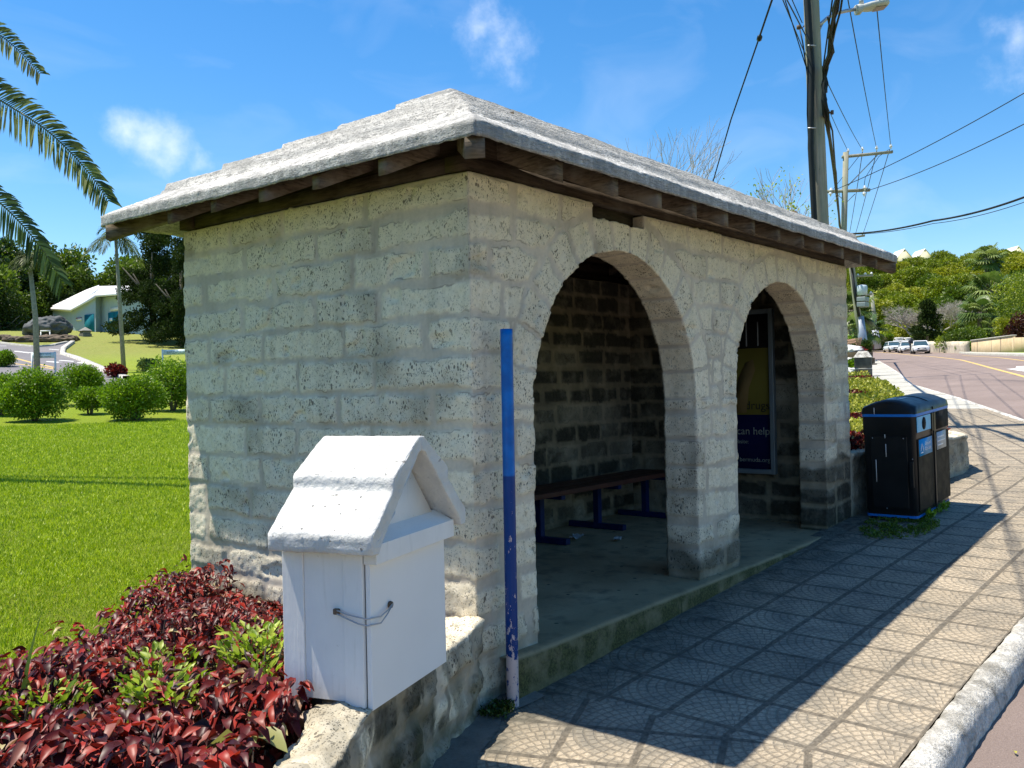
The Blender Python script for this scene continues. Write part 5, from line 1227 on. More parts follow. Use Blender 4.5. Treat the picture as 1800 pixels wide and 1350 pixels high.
# pole 1, behind the shelter
d1 = 17.0; pl_, pt_ = A(1442, 395, d1), A(1426, 0, d1); pb_ = line_to_ground(pl_, pt_, .8); ptp = pt_+(pt_-pl_)*.45
e1, b1 = utility_pole('utility_pole', [pb_, pl_, pt_, ptp], .165, .125, 'thick weathered wooden utility pole rising behind the shelter roof with cables and a street lamp')
def rel(P, b): return [np.array(p)-b for p in P]
mb = MB(); mb.tube(rel([line_to_ground(pl_, pt_, .8)+RT*-.13, A(1432, 395, d1-.2), A(1425, 260, d1-.2), A(1427, 120, d1-.2), A(1419, -10, d1-.2), A(1415, -120, d1-.2)], b1), .055, 10); mb.build('black_conduit', BLACKW, e1, True)
for k, P in enumerate([[A(1424, 300, d1-.15), A(1419, 200, d1-.15), A(1420, 100, d1-.15), A(1414, 0, d1-.15), A(1412, -60, d1-.1)], [A(1423, 290, d1-.1), A(1421, 180, d1-.1), A(1423, 60, d1-.1), A(1417, -40, d1-.1)], [A(1406, 52, d1-.1), A(1411, 75, d1-.1), A(1416, 110, d1-.1), A(1422, 150, d1-.1)]]):
    mb = MB(); mb.tube(rel(P, b1), .013, 6); mb.build('service_cable', BLACKW, e1, True)
for y in (80, 225): mb = MB(); c = A(1427, y, d1-.26); mb.tube(rel([c-RT*.075, c+RT*.075], b1), .012, 6); mb.build('clip', GALV, e1)
for x, y in ((1445, 118), (1447, 160), (1449, 197), (1458, 198)):
    mb = MB(); c = A(x, y, d1-.05); mb.tube(rel([c-RT*.10, c+RT*.06], b1), .018, 8); mb.tube(rel([c+RT*.05-UP*.03, c+RT*.05+UP*.04], b1), .03, 8); mb.build('cable_bracket', RUST, e1, True)
mb = MB(); c = A(1404, 48, d1); mb.tube(rel([c-UP*.03, c+UP*.03], b1), .04, 10); mb.tube(rel([c, c+RT*.06-UP*.02, c+RT*.1+UP*.03], b1), .012, 6); mb.build('service_insulator', RUST, e1, True)
# street lamp on pole 1
lamp = empty('street_lamp', A(1438, 52, d1), 'pale grey street lamp on a curved arm fixed to the thick utility pole', 'street lamp'); lb = np.array(lamp.location)
mb = MB(); mb.tube(rel([A(1438, 45, d1), A(1444, 41, d1), A(1455, 31, d1), A(1470, 23, d1), A(1488, 19, d1), A(1506, 16, d1)], lb), .033, 10); mb.build('arm', GALV, lamp, True)
mb = MB(); mb.tube(rel([A(1439, 62, d1), A(1440, 55, d1), A(1446, 41, d1)], lb), .018, 8); mb.build('bracket', GALV, lamp, True)
def lamp_head():
    n = 14; V = []; F = []; secs = []
    ax = A(1563, 8, d1)-A(1505, 18, d1); ax = ax; o = A(1504, 18, d1); up_ = np.cross(np.cross(ax, UP), ax); up_ /= np.linalg.norm(up_); sd = np.cross(up_, ax); sd /= np.linalg.norm(sd)
    prof = [(0, .06, .07), (.0, .09, .085), (.12, .10, .09), (.22, .10, .055), (.4, .16, .06), (.75, .19, .065), (.93, .15, .055), (1.0, .06, .02)]
    for t, w, h in prof:
        c = o+ax*t+up_*(.0 if t < .2 else .02)
        for k in range(n): a = 2*math.pi*k/n; V.append(c+sd*w*math.copysign(abs(math.cos(a))**.7, math.cos(a))+up_*h*math.copysign(abs(math.sin(a))**.7, math.sin(a))-lb)
    m = len(prof); F = [(i*n+k, i*n+(k+1) % n, (i+1)*n+(k+1) % n, (i+1)*n+k) for i in range(m-1) for k in range(n)]+[tuple(range(n))[::-1], tuple(range((m-1)*n, m*n))]
    h = mk('lamp_head', V, F, simple('pale_lamp_casing', (.45, .48, .46), .5, .08), lamp, smooth=True)
    mb = MB(); V = []
    for a, b in ((.55, -.12), (.9, -.11), (.9, .11), (.55, .12)): V.append(o+ax*a+sd*b-up_*.048-lb)
    mb.add(V, [(0, 1, 2, 3)]); mb.build('lamp_lens', simple('lamp_lens', (.22, .18, .13), .2, .1), lamp)
    mb = MB(); c = o+ax*.2+up_*.09-lb; mb.tube([c, c+np.array([0, 0, .12])], [.05, .035], 10); mb.build('photocell', GALV, lamp, True)
lamp_head()
# pole 2 with two crossarms
d2 = 39.0; q_low, q_top = A(1483.3, 405, d2), A(1487, 268, d2); q_base = line_to_ground(q_low, q_top, 2.2)
e2, b2 = utility_pole('utility_pole', [q_base, q_low, q_top], .135, .115, 'second wooden utility pole with two crossarms and white insulators, farther off')
def arm(pa, pb, r, par, b, nm='crossarm'):
    mb = MB(); d = pb-pa; d = d/np.linalg.norm(d); s = np.cross(d, UP); s /= np.linalg.norm(s); V = []
    for p in (pa, pb):
        for i, j in ((-1, -1), (1, -1), (1, 1), (-1, 1)): V.append(p+s*r*i+UP*r*j-b)
    mb.add(V, [(0, 1, 2, 3), (7, 6, 5, 4), (0, 4, 5, 1), (1, 5, 6, 2), (2, 6, 7, 3), (3, 7, 4, 0)]); return mb.build(nm, POLEW, par)
INS = simple('white_insulator', (.75, .77, .78), .25, .05)
def insul(p, par, b, s=.07):
    mb = MB(); mb.lathe([(s*.3, -.10), (s*.4, -.02), (s, .0), (s*.9, .03), (s*.5, .05), (s*.6, .08), (s*.3, .11)], tuple(p-b), 10); mb.build('insulator', INS, par, True)
arm(A(1480, 276, d2), A(1569, 267, d2), .055, e2, b2); arm(A(1453, 337, d2), A(1529, 334, d2), .06, e2, b2)
I2_ = [A(1491, 266, d2), A(1516, 263, d2), A(1541, 261, d2), A(1566, 258, d2)]
for p in I2_: insul(p, e2, b2)
for p in (A(1461, 335, d2-.2), A(1460, 341, d2-.2), A(1520, 331, d2-.2), A(1519, 341, d2-.2)): insul(p, e2, b2, .09)
mb = MB(); mb.tube(rel([A(1491, 326, d2), A(1542, 273, d2)], b2), .025, 6); mb.tube(rel([A(1472, 342, d2), A(1488, 356, d2), A(1503, 341, d2)], b2), .02, 6); mb.build('brace', GALV, e2)
# pole 3, leaning, grey sleeve and transformers
P3b = on(1522, 636); d3 = depth(P3b); p3t = A(1497, 466, d3)
e3, b3 = utility_pole('utility_pole', [P3b, A(1507, 548, d3), p3t, A(1494, 415, d3)], .24, .17, 'leaning utility pole with a grey steel sleeve and two transformers beside the road bend')
mb = MB(); mb.tube(rel([P3b, A(1511, 556, d3)], b3), [.32, .27], 14); mb.build('steel_sleeve', simple('blue_grey_steel', (.30, .34, .40), .5, .12, 3, .05, 20, .5, .3), e3, True)
mb = MB(); mb.tube(rel([A(1510, 556, d3-.25), A(1503, 520, d3-.25), A(1497, 470, d3-.25)], b3), .10, 8); mb.build('black_conduit', BLACKW, e3, True)
mb = MB(); c = A(1515, 511, d3-.3); mb.lathe([(.1, -.32), (.34, -.3), (.36, .0), (.36, .28), (.30, .36), (.1, .40)], tuple(c-b3), 16); mb.build('transformer', simple('pale_blue_tank', (.46, .54, .60), .45, .06), e3, True)
mb = MB(); c = A(1517, 531, d3-.3)-b3; mb.box((c[0]-.42, c[1]-.3, c[2]-.34), (c[0]+.42, c[1]+.3, c[2]-.02)); mb.box((c[0]-.42, c[1]-.3, c[2]+.03), (c[0]+.42, c[1]+.3, c[2]+.34)); mb.build('switch_box', simple('grey_tank', (.22, .26, .27), .5, .08), e3, bevel=.04)
arm(A(1500, 486, d3), A(1534, 484, d3), .07, e3, b3); arm(A(1513, 520, d3), A(1533, 517, d3), .07, e3, b3)
for p in ((1508, 484), (1521, 482), (1532, 481), (1531, 515)): insul(A(*p, d3), e3, b3, .1)
arm(A(1499, 417, d3), A(1520, 414, d3), .07, e3, b3)
for p in ((1502, 414), (1516, 411)): insul(A(*p, d3), e3, b3, .12)
# pole 4
P4 = on(1543, 613); d4 = depth(P4); e4, b4 = utility_pole('utility_pole', [P4, A(1537, 560, d4), A(1532, 515, d4)], .30, .2, 'most distant wooden utility pole with a pale sleeved foot in front of the hedge')
mb = MB(); mb.tube(rel([P4, A(1538, 580, d4)], b4), [.5, .42], 12); mb.build('steel_sleeve', simple('pale_blue_grey_steel', (.42, .46, .52), .5, .1), e4, True)
mb = MB(); p = on(1557, 611); mb.tube([(0, 0, 0), (0, 0, 1.6)], .28, 10); o = mb.build('bollard', BARKP); o.location = p; tag(o, 'short grey post standing in front of the distant hedge', 'post')

def wire(pts, r, label, sag=.0, cat='overhead wire', group=None, mat_=BLACKW, seg=14):
    Q = []
    for i in range(len(pts)-1):
        for k in range(seg): t = k/seg; p = np.array(pts[i])*(1-t)+np.array(pts[i+1])*t; p[2] -= sag*4*t*(1-t); Q.append(p)
    Q.append(np.array(pts[-1])); mb = MB(); mb.tube(Q, r, 6); o = mb.build('overhead_wire', mat_, None, True); tag(o, label, cat, group); return o
# conductors from pole 2 passing over the camera
tops = [(1375, 0), (1436, 110), (1492, 0), (1540, 0)]
for k, (p, (x, y)) in enumerate(zip(I2_, [(1360, -40), (1415, 60), (1487, -20), (1538, -20)])):
    # overhead wires arrive from behind the camera side; they climb slightly
    q = A(x, y, 15.0+k*.6); d = q-p; far = q+d*1.6
    wire([p, q, far], .011, ['power line leaving the pole top insulator, leftmost of the four', 'power line from the second insulator of the upper crossarm', 'power line from the third insulator of the upper crossarm', 'power line from the end insulator of the upper crossarm'][k], .12)
# from pole 2 down to pole 3
for k, (a, b) in enumerate([((1516, 268), (1493, 412)), ((1541, 266), (1503, 414)), ((1564, 262), (1517, 411))]):
    wire([A(*a, d2), A(*b, d3)], .016, ['thin wire from the upper crossarm down to the leaning pole, leftmost of three', 'thin wire from the upper crossarm down to the leaning pole, middle of three', 'thin wire from the upper crossarm down to the leaning pole, rightmost of three'][k], .1)
wire([A(1461, 337, d2), A(1512, 272, d2)], .012, 'short jumper wire rising left of the second pole'); wire([A(1519, 326, d2), A(1521, 312, d2), A(1545, 275, d2), A(1562, 263, d2)], .012, 'bent jumper wire rising right of the second pole')
wire([A(1457, 338, d2-1), A(1810, 158, 26)], .014, 'upper thin wire running to the right picture edge', .15); wire([A(1522, 336, d2-1), A(1810, 213, 26)], .014, 'lower thin wire running to the right picture edge', .15)
wire([A(1488, 411, d2), A(1640, 388, 33), A(1810, 343, 28)], .035, 'thick black cable running to the right picture edge', .1); wire([A(1488, 412, d2), A(1640, 393, 33), A(1810, 352, 28)], .012, 'thin cable hanging just under the thick black one', .1)
# bundle of telephone cables
def bundle():
    e = empty('cable_bundle', A(1452, 200, d1-.25), 'heavy bundle of black telephone cables tied to the thick utility pole', 'cable bundle'); b = np.array(e.location); g = random.Random(3)
    path = [A(1482, -40, 13.5), A(1470, 20, 14.6), A(1463, 60, 15.5), A(1459, 90, 16), A(1451, 120, d1-.3), A(1450, 150, d1-.3), A(1449, 175, d1-.3), A(1453, 200, d1-.3), A(1459, 230, d1+1), A(1467, 300, 24), A(1475, 395, 34), A(1494, 455, d3-.4), A(1499, 480, d3-.4)]
    for k in range(7):
        P = [p-b+RT*g.uniform(-.05, .05)+UP*g.uniform(-.04, .04)+FW*g.uniform(-.05, .05) for p in path]; mb = MB(); mb.tube(P, g.uniform(.016, .032), 7); mb.build('cable', BLACKW, e, True)
bundle()
wire([A(1455, 30, 14.8), A(1466, 92, 16), A(1446, 120, d1-.2)], .014, 'thin cable looping beside the heavy bundle', 0)
wire([A(1463, 0, 14.5), A(1447, 118, d1-.2)], .013, 'thin straight service wire left of the heavy bundle', 0)
w_ = wire([A(1357, 0, 11), A(1334, 68, 12)], .013, 'guy wire crossing the sky left of the thick pole, upper length with a strain insulator'); 
w2 = wire([A(1334, 68, 12), A(1285, 210, 14.5), A(1238, 372, 18.5)], .011, 'guy wire going down behind the shelter roof below the strain insulator')
mb = MB(); c = A(1335, 67, 12); dd = (A(1357, 0, 11)-c); dd /= np.linalg.norm(dd); mb.tube([c-dd*.06, c-dd*.03, c+dd*.03, c+dd*.06], [.012, .035, .035, .012], 10); o = mb.build('strain_insulator', BLACKP, None, True); tag(o, 'dark strain insulator on the guy wire above the shelter', 'insulator')
wire([A(1410, 40, d1), A(1375, -40, 15)], .009, 'fine wire reaching the pole from the upper left'); wire([A(1380, 0, 15.5), A(1416, 115, d1)], .010, 'second fine wire reaching the pole from the upper left')

# ------------------------------------------------------------------ foreground date palm
def frond(e, base, pts, leaf=.40, n=70, seed=0, thin=1.0, droop=.35, mat_=LF_PALM, view=None, lw=.0125):
    g = np.random.default_rng(seed); P = np.array(pts, float)-base; t = np.linspace(0, 1, len(P)); s = np.linspace(0, 1, 60)
    Q = np.stack([np.interp(s, t, P[:, k]) for k in range(3)], -1)
    for _ in range(8): Q[1:-1] = (Q[:-2]+2*Q[1:-1]+Q[2:])/4
    mb = MB(); r = np.interp(s, [0, 1], [.024, .004])*thin; mb.tube(Q[::3], list(r[::3]), 6); mb.build('frond_stem', RACH, e, True)
    L = np.concatenate([[0], np.cumsum(np.linalg.norm(np.diff(Q, axis=0), axis=1))]); V = []; F = []; att = []
    for k in range(n):
        u = .06+.94*k/(n-1); c = np.array([np.interp(u*L[-1], L, Q[:, j]) for j in range(3)]); c2 = np.array([np.interp(min(1, u+.03)*L[-1], L, Q[:, j]) for j in range(3)]); c1 = np.array([np.interp(max(0, u-.03)*L[-1], L, Q[:, j]) for j in range(3)])
        T_ = c2-c1; T_ /= np.linalg.norm(T_)+1e-9; up_ = np.array([0, 0, 1.]); S = np.cross(T_, up_ if view is None else view); S /= np.linalg.norm(S)+1e-9; N_ = np.cross(S, T_)
        ll = leaf*(.55+.45*math.sin(min(1, u*1.15+.15)*math.pi*.85))*(1-.45*max(0, u-.75)/.25)
        for sgn in (-1, 1):
            for rep_ in range(1):
                fw = .75+.35*u+g.normal(0, .07); D = S*sgn*(1.0-.25*u)+T_*fw+N_*(.35+g.normal(0, .10))*(1 if rep_ == 0 else -.5); D /= np.linalg.norm(D); l_ = ll*g.uniform(.88, 1.08); w = lw
                a = c; m1 = c+D*l_*.4; m2 = c+D*l_*.75+np.array([0, 0, -1])*l_*droop*.28; tip = c+D*l_*.97+np.array([0, 0, -1])*l_*droop*.7
                W1 = np.cross(D, N_); W1 /= np.linalg.norm(W1)+1e-9; b0 = len(V); V += [a-W1*w*.4, a+W1*w*.4, m1-W1*w, m1+W1*w, m2-W1*w*.75, m2+W1*w*.75, tip]; F += [(b0, b0+1, b0+3, b0+2), (b0+2, b0+3, b0+5, b0+4), (b0+4, b0+5, b0+6)]; att += [float(g.random())]*7
    mk('frond', V, F, mat_, e, attrs={'rnd': att})
def date_palm():
    k_ = 1.42; vw = -FW
    crown = A(-430, -20, 9.8*k_); base = np.array([crown[0], crown[1], float(ground(crown[0], crown[1]))]); e = empty('date_palm', base, 'feathery date palm fronds reaching in from the upper left edge', 'palm tree')
    mb = MB(); h = crown[2]-base[2]; zs = np.linspace(-.2, h, 40); mb.tube([(0, 0, z) for z in zs], [.3+.03*(k % 2) for k in range(40)], 12); mb.build('trunk', BARK, e, True)
    B = lambda x, y, d: A(x, y, d*k_)
    frond(e, base, [crown, B(-300, -75, 9.6), B(-150, -25, 9.4), B(0, 60, 9.2), B(38, 93, 9.1), B(70, 128, 9.0)], .50, 130, 1, .75, .25, view=vw, lw=.017)
    frond(e, base, [crown, B(-300, 15, 9.4), B(-150, 85, 9.0), B(0, 176, 8.7), B(80, 225, 8.5), B(132, 275, 8.4), B(168, 318, 8.35), B(190, 352, 8.3)], .66, 190, 2, .8, .25, view=vw, lw=.018)
    frond(e, base, [crown, B(-300, 105, 9.2), B(-150, 235, 9.0), B(0, 355, 8.8), B(44, 400, 8.7), B(80, 445, 8.65), B(108, 492, 8.6)], .62, 165, 3, .8, .25, view=vw, lw=.018)
    g = random.Random(8)
    for k in range(6):
        a = math.atan2(-RT[1], -RT[0])+g.uniform(-1.2, 1.2); el = g.uniform(.1, 1.0); L_ = 4.2; P = []
        for j in range(6): t = j/5; P.append(crown+np.array([math.cos(a)*math.cos(el)*L_*t, math.sin(a)*math.cos(el)*L_*t, math.sin(el)*L_*t-2.2*t*t]))
        frond(e, base, P, .55, 60, 20+k, 1.3)
date_palm()

def feather_palm(px, base_y, top, lean_x, d_over, label, seed, cr=1.6, tr=.10):
    p = on(px, base_y); d = depth(p); tp = A(*top, d); e = empty('slender_palm', p, label, 'palm tree'); mb = MB(); b = np.array(p)
    P = rel([p-np.array([0, 0, .3]), p*.5+tp*.5+RT*lean_x, tp], b); mb.tube(P, [tr*1.25, tr, tr*.75], 10); mb.build('trunk', simple('grey_palm_trunk', (.24, .235, .19), .9, .25, 9, .4, 30), e, True); c = tp; g = random.Random(seed)
    for k in range(13):
        a = 6.283*k/13+g.uniform(-.2, .2); el = g.uniform(-.1, 1.1); Q = []
        for j in range(6): t = j/5; Q.append(c+np.array([math.cos(a)*math.cos(el)*cr*t, math.sin(a)*math.cos(el)*cr*t, math.sin(el)*cr*t-1.3*cr*.6*t*t]))
        frond(e, b, Q, .55, 26, seed+k, 1.3, .6, LF_CYP if k % 3 else LF_PALM, lw=.022)
feather_palm(66, 662, (51, 452), .10, 0, 'slender pale palm trunk leaning left beside the parking sign', 500, .8, .12)
feather_palm(218, 650, (203, 415), .0, 0, 'slender palm with drooping crown just left of the shelter roof end', 520, 1.7, .10)

def fan_palm(e, c, b, rr, n, seed, mt=LF_FAN):
    g = np.random.default_rng(seed); V = []; F = []; att = []; mb = MB()
    for k in range(n):
        a = g.uniform(0, 6.283); el = g.uniform(-.9, 1.2); D = np.array([math.cos(a)*math.cos(el), math.sin(a)*math.cos(el), math.sin(el)]); L_ = rr*g.uniform(.35, .6); q = c+D*L_+np.array([0, 0, -.1*rr]); mb.tube([c-b, (c+D*L_*.6+np.array([0, 0, .05*rr]))-b, q-b], .012*rr, 4)
        S = np.cross(D, [0, 0, 1.]); S /= np.linalg.norm(S)+1e-9; N_ = np.cross(S, D); R_ = rr*g.uniform(.38, .52); tone = g.random()
        for j in range(15):
            ph = -2.0+4.0*j/14; dd = D*math.cos(ph)+S*math.sin(ph); w = S*math.cos(ph)-D*math.sin(ph); l_ = R_*(1-.12*abs(ph)); m1 = q+dd*l_*.55; tip = q+dd*l_+np.array([0, 0, -.38*l_])+N_*.0; b0 = len(V); ww = R_*.085
            V += [q-b, m1-w*ww-b, m1+w*ww-b, tip-b]; F += [(b0, b0+1, b0+2), (b0+1, b0+3, b0+2)]; att += [min(1, tone*.8+g.random()*.25)]*4
    mk('fronds', V, F, mt, e, attrs={'rnd': att}); mb.build('frond_stem', RACH, e)
def fan_palm_tree(px, py, base_y, d, rr, label, seed, n=34, r=.16):
    rr = rr*.74
    c = A(px, py, d); pb = A(px, base_y, d); gz = float(ground(pb[0], pb[1])); base = np.array([pb[0], pb[1], gz]); e = empty('fan_palm', base, label, 'palm tree'); mb = MB(); mb.tube([(0, 0, -.3), ((c-base)*.5)+np.array([.1, 0, 0]), c-base], [r*1.2, r, r], 10); mb.build('trunk', BARK, e, True); fan_palm(e, c, base, rr, n, seed)
fan_palm_tree(1735, 452, 560, 150, 5.0, 'fan palm standing against the sky on the hilltop', 601, 40, .3)
fan_palm_tree(1741, 510, 600, 101, 4.6, 'largest fan palm, upper crown above the tan wall', 602, 46, .3)
fan_palm_tree(1722, 548, 600, 94, 3.6, 'fan palm with pale drooping leaves behind the tan wall', 603, 40, .22)
fan_palm_tree(1708, 568, 605, 98, 2.8, 'low fan palm left of the tan wall', 604, 30, .2)
fan_palm_tree(1745, 575, 605, 92, 2.4, 'short fan palm close behind the top of the tan wall', 605, 26, .2)
fan_palm_tree(1497, 545, 612, 75, 3.4, 'palm with pale drooping leaves between shelter and leaning pole', 606, 40, .25)
fan_palm_tree(1489, 580, 616, 66, 2.4, 'lower palm half hidden behind the far shelter pillar', 607, 30, .2)
fan_palm_tree(1523, 575, 612, 112, 3.6, 'dark palm behind the steel sleeved pole', 608, 30, .25)

# ------------------------------------------------------------------ bare trees
def bare_tree(name, base, h, rx, label, seed, r0=.12, depth_=5, mt=BARKP, spread=.55, leaves=0, lm=None, k0=3, zs=.8):
    g = random.Random(seed); e = empty(name, base, label, 'tree'); mb = MB(); tips = []
    def rec(p, d, L_, r, k):
        q = p+d*L_*.5+np.array([g.uniform(-.08, .08)*L_ for _ in range(3)]); t = p+d*L_+np.array([g.uniform(-.05, .05)*L_ for _ in range(3)]); mb.tube([p, q, t], [r, r*.85, r*.68], 5 if k > 2 else 3, False)
        if k == 0: tips.append(t); return
        for i in range(2 if k < 3 else 3):
            dd = d+np.array([g.uniform(-1, 1)*spread, g.uniform(-1, 1)*spread, g.uniform(-.35, .5)*spread*zs]); dd /= np.linalg.norm(dd); rec(t, dd, L_*g.uniform(.62, .85), r*.64, k-1)
        if k < depth_-1: tips.append(t)
    rec(np.array([0, 0, -.2]), np.array([g.uniform(-.1, .1), g.uniform(-.1, .1), 1.]), h*.28, r0, depth_); mb.build('trunk', mt, e, True)
    if leaves:
        T_ = np.array(tips); gg = np.random.default_rng(seed); k = gg.integers(0, len(T_), leaves); P = T_[k]+gg.normal(0, .06*h/4, (leaves, 3)); V, F, r = leaf_cloud(P, gg.normal(0, 1, (leaves, 3)), .014*h, .6, seed=seed); mk('leaves', V, F, lm, e, attrs={'rnd': r})
    return e
def gnd(px, d): p = A(px, 660, d); return np.array([p[0], p[1], float(ground(p[0], p[1]))])
def bt(px, d, ytop, label, seed, **k): b = gnd(px, d); zt = A(px, ytop, d)[2]; return bare_tree('bare_tree', b, (zt-b[2])*k.pop('hs', 1.02), 1, label, seed, **k)
bt(1185, 26, 262, 'bare grey tree top showing above the middle of the shelter roof', 701, hs=1.18, depth_=6, spread=.55, r0=.07, mt=BARKP)
bt(1262, 26, 262, 'bare grey tree top with a few leaves beside the guy wire', 702, hs=1.18, depth_=6, spread=.6, leaves=20, lm=LF_LIME, r0=.08, mt=BARKP)
bt(1365, 24, 318, 'thin sprouting tree with small yellow green leaves left of the thick pole', 703, hs=1.05, depth_=5, spread=.4, leaves=200, lm=LF_LIME, r0=.06, mt=BARKP)
bt(1392, 24, 312, 'upright thin tree with yellow green leaf tufts next to the thick pole', 706, hs=1.08, depth_=5, spread=.38, leaves=240, lm=LF_LIME, r0=.06, mt=BARKP)
for i, (px, d, yt, w, lab) in enumerate([(1604, 112, 536, 1.0, 'leafless grey tree with a wide flat crown behind the cars, left one'), (1655, 110, 528, 1.0, 'leafless grey tree with a wide dense crown behind the dark conifer'), (1682, 112, 534, .9, 'leafless grey tree at the edge of the tall fan palms')]):
    e = bt(px, d, yt, lab, 720+i, depth_=8, spread=.95, r0=.22, mt=simple('pale_grey_twigs%d' % i, (.36, .33, .29), .9), zs=.5); e.scale = (1.35, 1.35, 1)

# ------------------------------------------------------------------ right middle distance
def conifer(px, d, ybot, ytop, w, label, seed):
    b = gnd(px, d); h = (A(px, ytop, d)[2]-b[2]); e = empty('small_conifer', b, label, 'tree'); g = random.Random(seed); L = []
    for i in range(26): t = g.random(); a = g.uniform(0, 6.28); q = w*(1-t)**.7*g.uniform(.2, .8); L.append((math.cos(a)*q, math.sin(a)*q, h*(.12+.85*t), w*.3, w*.3, h*.08))
    P, D = blob_points(L, 6000, seed, .3); V, F, r = leaf_cloud(P, D, .3, .4, up=.7, seed=seed); mk('crown', V, F, LF_CYP, e, attrs={'rnd': r}); mb = MB(); mb.tube([(0, 0, -.2), (0, 0, h*.8)], [.2, .05], 8); mb.build('trunk', BARK, e)
conifer(1632, 104, 612, 532, 2.4, 'small dark conifer standing between the leafless grey trees', 31)
def shrub_at(px, d, ytop, ybot, w, mt, label, seed, n=3500, name='roadside_shrub', leaf=.22, flat=1.0):
    c = A(px, ybot, d); b = np.array([c[0], c[1], min(float(ground(c[0], c[1])), c[2])-.2]); h = A(px, ytop, d)[2]-b[2]; e = empty(name, b, label, 'shrub'); g = random.Random(seed); L = []
    for i in range(12): a = g.uniform(0, 6.28); q = g.uniform(.2, .62)*w; t = g.uniform(.2, .8); L.append((math.cos(a)*q, math.sin(a)*q*flat, h*t, w*.42, w*.42*flat, h*.22))
    P, D = blob_points(L, n, seed, .5); P[:, 2] = np.maximum(P[:, 2], .05); V, F, r = leaf_cloud(P, D, leaf, .6, up=.5, seed=seed); r = np.repeat(np.clip(vn(P*.9, seed)*.5+np.random.default_rng(1).random(len(P))*.5, 0, 1), 4); mk('foliage', V, F, mt, e, attrs={'rnd': r}); mb = MB(); mb.tube([(0, 0, -.2), (.05, 0, h*.5)], .1, 6); mb.build('stem', BARK, e)
for a in [(1690, 90, 575, 616, 2.2, LF_MID, 'leafy green shrub above the rubble wall, left of the tan wall', 801), (1668, 93, 590, 616, 1.7, LF_HILL, 'lower bright shrub at the left end of the rubble wall', 802), (1702, 87, 596, 618, 1.0, LF_BUSH, 'small bright shrub touching the left end of the tan wall', 803),
          (1770, 86, 558, 604, 1.6, LF_HILLY, 'yellow green shrub behind the right part of the tan wall', 804), (1797, 80, 548, 622, 1.5, LF_MAR, 'tall dark red leaved shrub at the right picture edge', 805), (1812, 84, 470, 600, 3.4, LF_HILL, 'tall pale green tree mass at the right picture edge', 806), (1780, 96, 480, 590, 3.0, LF_MID, 'tall green shrub behind the yellow green one', 807),
          (1592, 122, 585, 610, 2.4, LF_MAR, 'dark red leaved shrub behind the white gate pillars', 808), (1575, 124, 560, 600, 3.0, LF_HILL, 'bright green shrub behind the hedge and parked cars', 809), (1619, 120, 560, 606, 2.6, LF_DARK, 'dark shrub behind the moving cars', 810),
          (1497, 62, 590, 622, 1.4, LF_BUSH, 'bright clipped shrub under the pale leaved palms', 811), (1497, 56, 607, 630, 1.1, LF_RED, 'copper red shrub above the white rocks', 812), (1512, 58, 598, 630, .7, LF_DARK, 'dark shrub in the timber planter beside the leaning pole', 813), (1502, 46, 634, 655, .6, LF_BUSH, 'small green plants at the foot of the stone pier', 814)]:
    shrub_at(*a)
def hedge(px0, px1, d, ytop, ybot, label, seed):
    a, b = A(px0, ybot, d), A(px1, ybot, d); h = A(px0, ytop, d)[2]-a[2]; c = (a+b)/2; L_ = np.linalg.norm(b-a); e = empty('hedge', c, label, 'hedge', rz=math.atan2(b[1]-a[1], b[0]-a[0])); g = np.random.default_rng(seed); n = 5000
    P = np.stack([g.uniform(-L_/2, L_/2, n), g.uniform(-.6, .6, n), g.uniform(-.5, h, n)], -1); f = g.integers(0, 3, n); P[f == 0, 1] = -.6; P[f == 1, 1] = .6; P[f == 2, 2] = h; P += g.normal(0, .05, P.shape); V, F, r = leaf_cloud(P, g.normal(0, 1, P.shape), .2, .6, up=.4, seed=seed); mk('foliage', V, F, LF_BUSH if seed % 2 else LF_MID, e, attrs={'rnd': r}); mb = MB(); mb.box((-L_/2+.15, -.45, -.6), (L_/2-.15, .45, h-.2)); mb.build('inner_twigs', BARK, e)
hedge(1518, 1568, 117, 590, 612, 'clipped green hedge across the end of the road', 21); hedge(1606, 1643, 108, 592, 614, 'clipped bright hedge above the white cars', 23)
def white_pier(px, d, yb, yt, label):
    p = A(px, yb, d); h = A(px, yt, d)[2]-p[2]; e = empty('gate_pillar', p-np.array([0, 0, .5]), label, 'gate pillar'); mb = MB(); s = .42; h += .5; mb.box((-s, -s, 0), (s, s, h*.78)); mb.build('shaft', WHITE, e, bevel=.02); mb = MB(); mb.box((-s*1.35, -s*1.35, h*.78), (s*1.35, s*1.35, h*.86)); mb.build('cap', WHITE, e, bevel=.03); mb = MB(); mb.lathe([(s*.9, h*.86), (s*1.2, h*.93), (s*1.45, h), (s*1.2, h+.04), (.05, h+.06)], n=14); mb.build('finial', WHITE, e, True)
white_pier(1581.5, 108, 616, 594, 'white gate pillar with a flared top behind the cars, left one'); white_pier(1599, 107, 617, 594, 'white gate pillar with a flared top behind the cars, right one')
mb = MB(); a_, b_ = A(1524, 612, 112), A(1537, 611, 112); mb.add([a_-[0, 0, .3], b_-[0, 0, .3], b_+[0, 0, .4], a_+[0, 0, .45], a_-[0, 0, .3]+FW*.6, b_-[0, 0, .3]+FW*.6, b_+[0, 0, .4]+FW*.6, a_+[0, 0, .45]+FW*.6], [(0, 1, 2, 3), (7, 6, 5, 4), (0, 4, 5, 1), (1, 5, 6, 2), (2, 6, 7, 3), (3, 7, 4, 0)]); mb.V = [tuple(np.array(v)) for v in mb.V]; o = mb.build('pink_wall', simple('faded_pink_paint', (.50, .24, .24), .8, .15, 1.0)); tag(o, 'short faded pink wall at the end of the road', 'wall')
